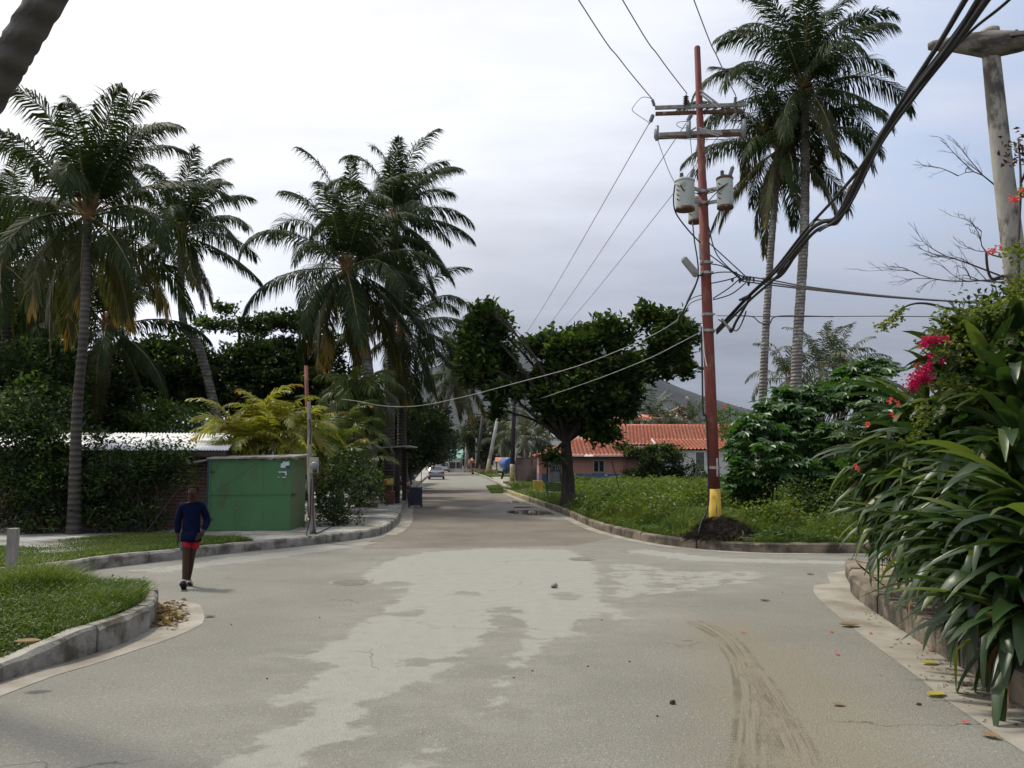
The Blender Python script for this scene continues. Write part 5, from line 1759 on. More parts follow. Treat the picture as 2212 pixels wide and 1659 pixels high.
def insul(mb, p, q, r=.05, n=5):
    """ribbed porcelain between p and q"""
    p, q = Vector(p), Vector(q)
    d = q - p
    L = d.length
    Mx = d.to_track_quat('Z', 'Y').to_matrix()
    prof = [(.012, 0)]
    for i in range(n):
        z = L * (.12 + .76 * i / n)
        prof += [(r * .55, z), (r, z + L * .04), (r * .55, z + L * .09)]
    prof += [(.012, L * .92), (.012, L)]
    mb.lathe(prof, 10, p, Mx)


for p, q, r, mt_ in (((1414, 230), (1408, 212), .05, 'ceramic'), ((1411, 247), (1404, 266), .05, 'ceramic'), ((1494, 247), (1484, 264), .05, 'ceramic'), ((1490, 228), (1484, 216), .045, 'ceramic'), ((1590, 245), (1576, 264), .045, 'ceramic'),
                     ((1481, 228), (1482, 203), .075, 'ceramic_brown'), ((1588, 228), (1589, 206), .05, 'ceramic')):
    mb = MB()
    insul(mb, P(*p, YP - .14), P(*q, YP - .2), r)
    mb.build('insulator', M[mt_], th, True)
for px, py0, py1 in ((1419, 272, 303), (1488, 262, 297), (1607, 258, 297)):
    mb = MB()
    mb.tube([P(px, py1, YP - .26), P(px + .5, py0, YP - .26)], .045, 10)
    mb.tube([P(px - 4, py1 - 4, YP - .22), P(px - 4, py0 + 8, YP - .22)], .025, 8)
    mb.build('fuse_cutout', M['ceramic'], th, True)


def transformer(px0, px1, pyt, pyb, Y, rusty):
    c0 = P((px0 + px1) / 2, (pyt + pyb) / 2, Y)
    w = (px1 - px0) / F * Y / 2 * 1.0
    zt, zb = P(px0, pyt, Y).z, P(px0, pyb, Y).z
    mb = MB()
    mb.lathe([(w * .90, 0), (w * .97, .01), (w, .05), (w, zt - zb - .03), (w * 1.0, zt - zb)], 22, (c0.x, Y, zb))
    tk = mb.build('transformer', M['tank_grey'], th, True)
    mb = MB()
    mb.lathe([(w * 1.05, 0), (w * 1.07, .02), (w * 1.02, .05), (w * .5, .10), (.02, .11)], 22, (c0.x, Y, zt - .01))
    mb.build('lid', M['rust' if rusty else 'tank_grey'], tk, True)
    mb = MB()
    mb.lathe([(w * .86, 0), (w * .99, 0), (w * 1.02, .025), (w * .99, .06)], 22, (c0.x, Y, zb - .03))
    mb.build('base_ring', M['rust'], tk, True)
    for k, (dx, ln, tl) in enumerate(((-.35, .16, 0), (.55, .26, .09))):
        mb = MB()
        p = Vector((c0.x + dx * w, Y - .05, zt + .05))
        insul(mb, p, p + Vector((tl, 0, ln)), .05 if k else .045, 7)
        mb.build('bushing', M['ceramic'], tk, True)
    for k in range(4):
        mb = MB()
        z = lerp(zb, zt, .25 + .17 * k)
        mb.tube([(c0.x - w * .75, Y - w * .70, z), (c0.x - w * .95, Y - w * .85, z), (c0.x - w * 1.0, Y - w * .85, z + .03)], .012, 6)
        mb.build('terminal', M['dark_metal'], tk, True)
    return tk, c0, w


axm = pole_ax(420)
for args in ((1458, 1501, 393, 452, YP - .38, False), (1548, 1584, 388, 448, YP - .30, True), (1486, 1518, 432, 479, YP + .42, False)):
    tk, c0, w = transformer(*args)
    for py in (413, 440):
        mb = MB()
        z = pole_ax(py).z
        s_ = 1 if c0.x < axm.x else -1
        bar(mb, (c0.x + s_ * w * .6, c0.y + .1, z), (axm.x, YP, z), .06, .07)
        mb.build('bracket', M['steel'], tk)
# broken street lamp hanging off the pole
mb = MB()
p, q = P(1474, 556, YP - .3), P(1507, 596, YP - .15)
d = (q - p)
s_ = Vector((d.z, 0, -d.x)).normalized() * .075
y_ = Vector((0, .07, 0))
V = []
for f, k in ((0, .35), (.1, .9), (.7, .95), (.9, 1.0), (1, .6)):
    c = p + d * f
    V += [c - s_ * k - y_ * k, c + s_ * k - y_ * k, c + s_ * k + y_ * k, c - s_ * k + y_ * k]
mb.add(V, [(0, 3, 2, 1), (16, 17, 18, 19)] + [(4 * i + j, 4 * i + (j + 1) % 4, 4 * i + 4 + (j + 1) % 4, 4 * i + 4 + j) for i in range(4) for j in range(4)])
lampo = mb.build('street_lamp_head', M['steel'], th, bevel=.01)
mb = MB()
mb.tube([q, pole_ax(592)], .02, 8)
mb.build('lamp_arm', M['dark_metal'], lampo)
for lbl, pts, r, mt_ in (('conduit', [P(1510, 505, YP - .12), P(1513, 560, YP - .14)], .022, 'pole_pale'), ('conduit', [P(1517, 700, YP - .14), P(1521, 760, YP - .15), P(1527, 792, YP - .15)], .012, 'white_paint'),
                         ('riser', [P(1515, 705, YP - .12), P(1517, 800, YP - .14), P(1519, 890, YP - .15), P(1526, 905, YP - .14), P(1530, 1010, YP - .15), P(1530, 1090, YP - .17), P(1515, 1130, YP - .3), P(1507, 1160, YP - .5)], .020, 'black_rubber'),
                         ('conduit', [P(1549, 990, YP - .13), P(1550, 1030, YP - .14)], .022, 'pole_pale')):
    mb = MB()
    mb.tube(spline(pts, 6), r, 8)
    mb.build(lbl, M[mt_], th, True)

# dirt and cuttings heaped at its foot
c = P(1552, 1168, YP - .15)
c.z = KZ
th = thing('mulch_mound', 'dark heap of soil and dry cuttings around the foot of the red pole', 'mound', tuple(c))
rg = np.random.default_rng(301)
gx, gy, gf = grid(-1.0, 1.0, -1.0, .9, .07, .07)
hh = .46 * np.exp(-((gx / .44) ** 2 + (gy / .44) ** 2)) + .16 * np.exp(-(((gx - .35) / .4) ** 2 + ((gy + .4) / .35) ** 2)) + .05 * (vnoise(gx, gy, 7, 2) - .5) - .05
mb = MB()
kp = (sd(gx + c.x, gy + c.y, C_poly)[gf].min(1) > .02) & (hh[gf].max(1) > -.02)
mb.arr(np.stack([gx + c.x, gy + c.y, hh + KZ], 1), gf[kp])
mb.build('heap', M['soil_dark'], th, True)
mb = MB()
n = 2600
a, r = rg.uniform(0, 6.28, n), np.sqrt(rg.random(n)) * .66
x, y = r * np.cos(a), r * np.sin(a) * .95
z = .46 * np.exp(-((x / .44) ** 2 + (y / .44) ** 2)) + .16 * np.exp(-(((x - .35) / .4) ** 2 + ((y + .4) / .35) ** 2)) - .02
dd = np.stack([np.cos(a) + rg.normal(size=n) * .6, np.sin(a) + rg.normal(size=n) * .6, -.2 + rg.normal(size=n) * .35], 1)
leaf_cards(mb, np.stack([x + c.x, y + c.y, z + KZ], 1), dd, rg.normal(size=(n, 3)) * .4 + [0, 0, 1], rg.uniform(.08, .28, n), rg.uniform(.008, .02, n), .2)
mb.build('cuttings', M['soil_dark'], th)


# --- other poles
def simple_pole(lab, p0, p1, r0, r1, mt_, base=None, arm=None, name='utility_pole', group=None, hbase=1.0):
    th = thing(name, lab, 'utility pole', tuple(p0), group)
    p0, p1 = Vector(p0), Vector(p1)
    f = hbase / (p1 - p0).length if base else 0
    m0 = p0.lerp(p1, f)
    mb = MB()
    mb.tube([m0, p1], [lerp(r0, r1, f), r1], 12)
    mb.build('pole_shaft', M[mt_], th, True)
    if base:
        mb = MB()
        mb.tube([p0, m0], [r0 * 1.04, r0 * 1.03], 12)
        mb.build('base', M[base], th, True)
    if arm:
        for z, w in arm:
            c = p0.lerp(p1, z)
            mb = MB()
            mb.box(c + Vector((w * .1, -.1, 0)), (w, .09, .10))
            mb.build('crossarm', M['pole_dark'], th)
            for s_ in (-.42, .1, .45):
                mb = MB()
                insul(mb, c + Vector((w * (s_ + .1), -.1, .05)), c + Vector((w * (s_ + .1), -.1, .33)), .07, 3)
                mb.build('insulator', M['ceramic_brown'], th, True)
    return th


simple_pole('dark pole with a yellow base at the corner of the cement wall', P(1106, 1040, 69), P(1113, 790, 69), .21, .16, 'pole_dark', 'kerb_yellow', [(.93, 2.4)], hbase=1.45)
simple_pole('white pole with yellow base leaning over the far verge', P(1052, 1022, 92), P(1076, 898, 92), .22, .17, 'pole_pale', 'kerb_yellow', [(.94, 2.2)], hbase=1.6)
G_ = 'thin poles along the far verge'
simple_pole('dark slanting pole nearest the leaning white pole', P(1030, 1012, 104), P(1043, 892, 104), .2, .16, 'pole_dark', None, [(.97, 1.8)], group=G_)
simple_pole('grey upright pole with a yellow foot in front of the dark tree', P(1029, 1009, 116), P(1030, 945, 116), .2, .16, 'pole_pale', 'kerb_yellow', group=G_, hbase=1.2)
simple_pole('grey pole between the dark slanting pole and the street end', P(1006, 1008, 130), P(1008, 943, 130), .2, .16, 'pole_pale', None, group=G_)
simple_pole('tall thin grey pole at the street end, right of the paler pole', P(1001, 1006, 150), P(1003, 918, 150), .2, .16, 'pole_dark', None, [(.97, 2)], group=G_)
simple_pole('farthest thin pole before the hazy trees', P(996, 1006, 170), P(996, 922, 170), .2, .16, 'pole_pale', None, [(.97, 2)], group=G_)
simple_pole('thin dark pole in front of the peach house', P(1014, 1008, 125), P(1016, 935, 125), .17, .13, 'pole_dark', 'kerb_yellow', group=G_, hbase=1.1)

# weathered pole at the upper right with a log crossarm
th = thing('weathered_pole', 'weathered grey pole carrying a heavy tapered log crossarm', 'utility pole', tuple(P(2262, 1150, 11.5)))
mb = MB()
path = [P(2262, 1150, 11.5), P(2196, 600, 11.4), P(2165, 350, 11.3), P(2140, 110, 11.2)]
mb.tube(spline(path, 6), [.17 - .003 * i for i in range(19)], 16)
mb.build('pole_shaft', M['pole_wood'], th, True)
mb = MB()
prof = [(2005, 101, .05), (2015, 99, .075), (2050, 96, .10), (2100, 95, .16), (2130, 96, .19), (2150, 95, .19), (2200, 90, .15), (2255, 82, .10), (2285, 78, .06)]
mb.tube([P(a, b_, 11.15 - (a - 2140) * .002) for a, b_, r in prof], [r for a, b_, r in prof], 12)
mb.build('crossarm', pm('weathered_log', (.19, .172, .145), .95, .35, 5, .9, 14, dirt_or_glint=(.06, .052, .045), dlo=.46, dhi=.62, dscale=4, stretch=(.35, 1, 1)), th, True)
mb = MB()
mb.tube([P(2139, 75, 11.2), P(2139, 64, 11.2), P(2138, 59, 11.2)], [.13, .12, .05], 12)
mb.build('pole_top', M['pole_wood'], th, True)
for a, b0, b1, rr_ in ((2195, 82, 65, .03), (2171, 84, 74, .025)):
    mb = MB()
    mb.tube([P(a, b0, 11.05), P(a, (b0 + b1) / 2, 11.05), P(a, b1, 11.05)], [.012, rr_, rr_ * .8], 8)
    mb.build('pin', M['dark_metal'], th, True)
mb = MB()
mb.tube([P(2168, 79, 11), P(2190, 77, 10.9), P(2215, 75, 10.8), P(2300, 72, 10.5)], .02, 7)
mb.build('cable_end', M['black_rubber'], th, True)

# red post and the meter post near the shed
simple_pole('thin rust red post behind the meter post', G(670, 1118, KZ), P(661, 790, G(670, 1118, KZ).y), .07, .055, 'pole_red', name='red_post')
mq = G(676, 1152, KZ)
Ym = mq.y
th = thing('meter_post', 'crooked grey wooden post carrying an electricity meter', 'post', tuple(mq))
mb = MB()
mb.tube(spline([mq, P(673, 1090, Ym), P(670, 1040, Ym), P(668, 990, Ym), P(669, 940, Ym), P(668, 890, Ym), P(667, 868, Ym)], 5), [.075 - .0012 * i for i in range(31)], 10)
mb.build('post_shaft', M['wood_grey'], th, True)
mb = MB()
c = P(678, 1005, Ym - .1)
mb.box(c, (.21, .06, .36))
mbx = mb.build('meter_board', pm('aged_cream_board', (.36, .33, .25), .8, .15, 6), th, bevel=.01)
mb = MB()
Mx = Matrix.Rotation(PI / 2, 3, 'X')
mb.lathe([(.10, 0), (.10, .03), (.093, .04), (.085, .10), (.066, .12), (.02, .125)], 18, c + Vector((.03, -.03, -.01)), Mx)
mb.build('meter', M['ceramic'], mbx, True)
mb = MB()
mb.box(c + Vector((.03, -.10, -.01)), (.10, .07, .04))
mb.build('meter_dial', M['dark_metal'], mbx)
mb = MB()
mb.box(c + Vector((.04, -.05, -.14)), (.09, .04, .06))
mb.build('breaker', M['dark_metal'], mbx)
for pts in ([P(672, 1035, Ym - .08), P(670, 1090, Ym - .09), P(668, 1130, Ym - .1), G(662, 1155, KZ), G(672, 1160, KZ)], [P(680, 1028, Ym - .05), P(676, 1100, Ym - .09), P(680, 1148, Ym - .1), G(690, 1150, KZ), G(720, 1135, KZ)], [P(668, 905, Ym - .06), P(672, 930, Ym - .07), P(669, 960, Ym - .08)]):
    mb = MB()
    mb.tube(spline(pts, 6), .014, 6)
    mb.build('wire', M['black_rubber'], th, True)


# --- cables
def cable(lab, pts, r, mt_='black_rubber', sm=8, cat='cable', name='cable', group=None):
    pts = spline(pts, sm)
    mb = MB()
    mb.tube(pts, r, 6)
    o = mb.build(name, M[mt_], None, True, at=tuple(pts[0]))
    return tag(o, lab, cat, group)


bund = [(1548, 713, 18.15), (1610, 641, 15.8), (1690, 556, 13.2), (1780, 465, 11.0), (1856, 360, 9.2), (1960, 213, 7.3), (2060, 80, 6.0), (2128, -12, 5.2)]


def shifted(dx, dy, tail=True, k0=0):
    pts = [P(a + dx * (0.25 + .75 * min(1, i / 3)), b_ + dy * (0.25 + .75 * min(1, i / 3)), Y) for i, (a, b_, Y) in enumerate(bund)][k0:]
    d = pts[-1] - pts[-2]
    pts += [pts[-1] + d * 2 + Vector((0, 0, -.02)), pts[-1] + d * 6 + Vector((0, 0, .15))]
    return pts


gb = 'black cable bundle from the red pole'
ext = lambda pts: pts + [pts[-1] + (pts[-1] - pts[-2]) * 2 + Vector((0, 0, -.02)), pts[-1] + (pts[-1] - pts[-2]) * 6 + Vector((0, 0, .15))]
cb = lambda L: ext([P(*q) for q in L])
cable('thick black cable, topmost of the bundle rising from the red pole', cb([(1548, 712, 18.15), (1605, 650, 15.9), (1668, 588, 13.8), (1738, 500, 11.8), (1800, 432, 10.3), (1866, 352, 9.0), (1950, 215, 7.4), (2030, 92, 6.2), (2092, -12, 5.3)]), .022, group=gb)
cable('thick black cable, middle of the bundle rising from the red pole', cb([(1549, 716, 18.15), (1612, 646, 15.8), (1680, 582, 13.5), (1745, 503, 11.6), (1775, 480, 11.0), (1806, 470, 10.6), (1840, 408, 9.9), (1886, 318, 8.8), (1968, 200, 7.2), (2062, 80, 6.0), (2128, -12, 5.2)]), .030, group=gb)
cable('thick black cable, lowest of the bundle rising from the red pole', cb([(1549, 720, 18.15), (1616, 652, 15.7), (1690, 586, 13.3), (1752, 508, 11.5), (1790, 486, 10.9), (1812, 476, 10.5), (1850, 404, 9.7), (1900, 312, 8.6), (1982, 198, 7.1), (2072, 84, 5.9), (2140, -12, 5.1)]), .026, group=gb)
cable('thick black cable twisted against the bundle above the palms', cb([(1680, 590, 13.5), (1730, 530, 12.0), (1765, 496, 11.2), (1800, 480, 10.6), (1836, 424, 9.9), (1880, 334, 8.9), (1960, 216, 7.3), (2056, 90, 6.0), (2120, -12, 5.2)]), .020, group=gb)
cable('thin black cable hanging a little below the thick bundle', [P(1770, 500, 10.4), P(1830, 452, 9.7), P(1900, 318, 8.2), P(1990, 190, 6.9), P(2090, 75, 5.9), P(2190, -10, 5.1), P(2420, -250, 3.9)], .012, group=gb)
cable('grey drooping loop of slack in the cable bundle', [P(1752, 488, 11.4), P(1765, 474, 11.2), P(1790, 480, 11.0), P(1805, 478, 10.8), P(1822, 440, 10.5), P(1838, 400, 10.2)], .022, 'wire')
cable('black slack cable hanging in a V under the bundle by the pole', [P(1598, 648, 15.9), P(1620, 640, 15.6), P(1606, 668, 15.8), P(1590, 695, 16.0), P(1580, 716, 16.2), P(1574, 708, 16.3), P(1560, 690, 17.4)], .028)
cable('short black slack cable hanging close beside the red pole', [P(1612, 672, 16.4), P(1604, 694, 16.5), P(1594, 712, 16.5), P(1583, 712, 16.8), P(1552, 690, 18.0)], .014)
cable('black slack cable in the middle of the bundle', [P(1648, 602, 14.6), P(1680, 600, 14.2), P(1705, 572, 13.4), P(1740, 505, 12.2)], .024)

# three bare conductors arriving over the camera, three leaving down the street
armL, armC, armR = P(1408, 213, YP - .2), P(1484, 202, YP - .2), P(1589, 206, YP - .2)
gw = 'bare line wires on the red pole'
for a, bpx, lab in ((armL, 1250, 'bare wire running from the end of the upper crossarm out over the street corner'), (armC, 1345, 'bare wire running from the brown insulator out over the street corner'), (armR, 1499, 'bare wire passing in front of the shorter palm crown')):
    z_ = a.z - .35
    d = ray(bpx, 0)
    tt = (z_ - CH) / d.z
    q = Vector((d.x * tt, d.y * tt, z_))
    e = q + (q - a) * 2.4
    e.z = a.z - .1
    cable(lab, [a, a.lerp(q, .5) + Vector((0, 0, -.08)), q, e], .011, 'wire', group=gw)
far_top = P(1112, 800, 69)
for (px, py), dx, mid, lab in (((1402, 267), -1.0, (1180, 722), 'bare wire descending from the crossarm end to the dark pole'), ((1482, 266), 0.1, (1228, 715), 'bare wire descending from the middle of the crossarm to the dark pole'), ((1575, 266), 1.0, (1305, 705), 'bare wire crossing behind the red pole towards the dark pole')):
    a = P(px, py, YP + .0)
    e = far_top + Vector((dx, 0, .3))
    mmid = a.lerp(e, .45) + Vector((0, 0, -.35))
    cable(lab, [a, mmid, e], .010, 'wire', sm=14, group=gw)
for px, py, loop, lab in ((0, 0, [(1408, 213), (1388, 210), (1372, 225), (1366, 238), (1380, 250), (1398, 262), (1404, 268)], 'thin jumper wire looping off the left end of the upper crossarm'), (0, 0, [(1484, 262), (1466, 264), (1462, 270), (1474, 277), (1490, 272)], 'small jumper wire looping beneath the upper crossarm'),
                          (0, 0, [(1420, 300), (1432, 335), (1446, 372), (1458, 395)], 'thin drop wire from the lower crossarm end to the transformer with the pale lid'), (0, 0, [(1491, 298), (1494, 330), (1498, 366), (1501, 378)], 'thin drop wire from the lower crossarm beside the pole'),
                          (0, 0, [(1607, 258), (1625, 260), (1628, 268), (1612, 270)], 'small jumper wire at the end of the lower crossarm'), (0, 0, [(1416, 296), (1450, 299), (1510, 301), (1560, 301), (1600, 299)], 'thin wire strung along the underside of the lower crossarm')):
    cable(lab, [P(a, b_, YP - .28) for a, b_ in loop], .008, 'wire', group='jumper wires on the red pole')
cable('black transformer lead curving down from its side to the pole', [P(1458, 398, YP - .6), P(1455, 430, YP - .6), P(1460, 460, YP - .5), P(1485, 495, YP - .3), P(1512, 524, YP - .14)], .016)
cable('black lead hanging from the rear transformer down the pole', [P(1496, 480, YP + .3), P(1500, 520, YP), P(1505, 550, YP - .12), P(1508, 575, YP - .15), P(1509, 600, YP - .15)], .016)
cable('black lead sagging across the pole between two transformers', [P(1470, 400, YP - .62), P(1480, 412, YP - .58), P(1510, 418, YP - .2), P(1540, 415, YP - .4), P(1565, 400, YP - .5)], .014)
cable('black lead dropping from beneath the right transformer bracket', [P(1525, 440, YP - .15), P(1552, 412, YP - .45), P(1572, 396, YP - .5)], .012)
gs = 'low voltage leads gathered beside the red pole'
jx = [(1606, 606), (1616, 604), (1630, 610)]
for (a, b_), (c0_, d0_), (e0_, f0_), lab in (((1531, 490), (1550, 552), (1606, 606), 'black lead bowing from the pole to the splice, outermost'), ((1532, 525), (1565, 555), (1616, 602), 'black lead bowing from the pole to the splice, inner'), ((1534, 551), (1570, 578), (1602, 606), 'black lead running straight to the splice under the lamp'),
                                           ((1536, 570), (1565, 577), (1620, 607), 'upper lead leaving the pole level with the broken lamp'), ((1536, 592), (1555, 588), (1592, 588), 'short lead leaving the pole below the broken lamp'), ((1537, 612), (1570, 605), (1598, 596), 'thick lead with a clamp below the broken lamp'),
                                           ((1540, 645), (1575, 622), (1600, 600), 'pale lead rising from the pole to the splice'), ((1540, 648), (1580, 635), (1612, 610), 'pale lead rising from lower on the pole to the splice')):
    cable(lab, [P(a, b_, YP - .1), P(c0_, d0_, YP - .3), P(e0_, f0_, YP - .5)], .013, group=gs)
sp0 = P(1600, 600, YP - .5)
for dz, lab in ((0, 'upper black service cable running right from the splice beside the pole'), (6, 'middle black service cable running right from the splice beside the pole'), (11, 'lower black service cable running right from the splice beside the pole')):
    cable(lab, [P(1602, 596 + dz, YP - .5), P(1660, 604 + dz, YP - 1.2), P(1750, 620 + dz * .5, YP - 2.2), P(1900, 638 + dz * .2, YP - 3.6), P(2060, 651, YP - 5.0), P(2230, 660, YP - 6.4), P(2330, 662, YP - 7)], .016)
for i, (a, b_) in enumerate(((1606, 599), (1613, 602), (1620, 600), (1628, 604), (1598, 606), (1617, 612), (1582, 604))):
    mb = MB()
    c = P(a, b_, YP - .52)
    mb.box(c, (.05, .04, .06), .4 * i)
    mb.box(c + Vector((0, 0, -.045)), (.02, .03, .03), .4 * i)
    tag(mb.build('cable_clamp', M['black_rubber'], None, at=tuple(c)), 'small black clamp on the spliced cables beside the red pole', 'clamp', 'cable clamps at the splice')
cable('thin straight telephone wire running level from the pole to the bougainvillea', [P(1548, 682, YP - .1), P(1700, 684, YP - 1.5), P(1900, 683, YP - 3.5), P(2100, 685, YP - 5.5)], .008)
cable('black telephone cable dipping behind the bare palm trunk', [P(1590, 682, YP - .8), P(1625, 684, YP - 1.0), P(1642, 697, YP - 1.2), P(1662, 699, YP - 1.4), P(1682, 683, YP - 1.6), P(1800, 684, YP - 2.6)], .012)
# drops running down to the left over the street
cable('pale sagging telephone cable crossing the street in front of the almond tree', [P(1506, 606, YP), P(1486, 645, 18.6), P(1464, 690, 19), P(1380, 738, 20.4), P(1250, 790, 22.3), P(1120, 826, 24.2), P(990, 860, 26), P(900, 877, 27.2), P(830, 877, 28), P(780, 868, 28.6), P(738, 862, 29)], .010, 'pale_cable')
cable('pale telephone cable running from the pole clamp into the almond tree', [P(1516, 716, YP), P(1470, 740, 19.3), P(1400, 775, 21), P(1300, 815, 24), P(1200, 850, 28), P(1110, 880, 34)], .008, 'pale_cable')
cable('thin grey wire bowing from the pole to the sagging telephone cable', [P(1517, 637, YP), P(1494, 645, YP), P(1480, 662, YP + .1), P(1474, 686, YP + .3)], .009)
cable('thin second wire bowing from the pole to the telephone cable', [P(1517, 645, YP), P(1492, 655, YP), P(1478, 676, YP + .1), P(1470, 690, YP + .3)], .009)
cable('black stay cable between lamp clamp and pale telephone cable', [P(1509, 596, YP - .1), P(1500, 622, YP - .05), P(1478, 668, YP + .3), P(1466, 688, YP + .5)], .020)
cable('dark wire across the street beneath the layered palms', [P(900, 878, 45), P(1000, 868, 48), P(1108, 866, 60)], .014)
# ------------------------------------------------------------------ figures grown with skin modifiers
def skin_part(name, verts, edges, mat, parent, sub=2, root=0, smooth=True):
    """verts: {key: (position, radius or (rx, ry))}; returns the applied mesh as a part of parent"""
    keys = list(verts)
    ix = {k: i for i, k in enumerate(keys)}
    me = bpy.data.meshes.new(name)
    me.from_pydata([tuple(verts[k][0]) for k in keys], [(ix[a], ix[b_]) for a, b_ in edges], [])
    o = bpy.data.objects.new(name, me)
    COL.objects.link(o)
    sk = o.modifiers.new('skin', 'SKIN')
    sk.use_smooth_shade = smooth
    for k in keys:
        r = verts[k][1]
        me.skin_vertices[0].data[ix[k]].radius = (r, r) if not hasattr(r, '__len__') else r
        me.skin_vertices[0].data[ix[k]].use_root = False
    me.skin_vertices[0].data[root].use_root = True
    ss = o.modifiers.new('sub', 'SUBSURF')
    ss.levels = ss.render_levels = sub
    dg = bpy.context.evaluated_depsgraph_get()
    new = bpy.data.meshes.new_from_object(o.evaluated_get(dg))
    o.modifiers.clear()
    o.data = new
    new.materials.clear()
    new.materials.append(mat)
    new.polygons.foreach_set('use_smooth', [smooth] * len(new.polygons))
    o.parent = parent
    ORG[o.name] = (0, 0, 0)
    return o


def chain(*k):
    return list(zip(k, k[1:]))


M['skin'] = pm('brown_skin', (0.055, 0.030, 0.020), 0.7, 0.1, 5, spec=.15)
M['hair'] = pm('dark_hair', (0.016, 0.010, 0.008), 1.0, 0.3, 30, spec=.05)
M['shirt_blue'] = pm('navy_shirt', (0.004, 0.007, 0.028), 0.95, 0.35, 6, 1.0, 9, spec=.08)
M['shorts_red'] = pm('red_shorts', (0.33, 0.022, 0.03), 0.9, 0.12, 5, 0.5, 12, spec=.1)
M['teal_cloth'] = pm('teal_cloth', (0.03, 0.20, 0.19), 0.85, 0.1)
M['sandal'] = pm('sandal_sole', (0.02, 0.017, 0.016), 0.8)
M['strap_grey'] = pm('sandal_strap', (0.36, 0.35, 0.36), 0.6)
M['eye'] = pm('eye', (0.02, 0.015, 0.012), 0.3)


rg0 = np.random.default_rng(77)


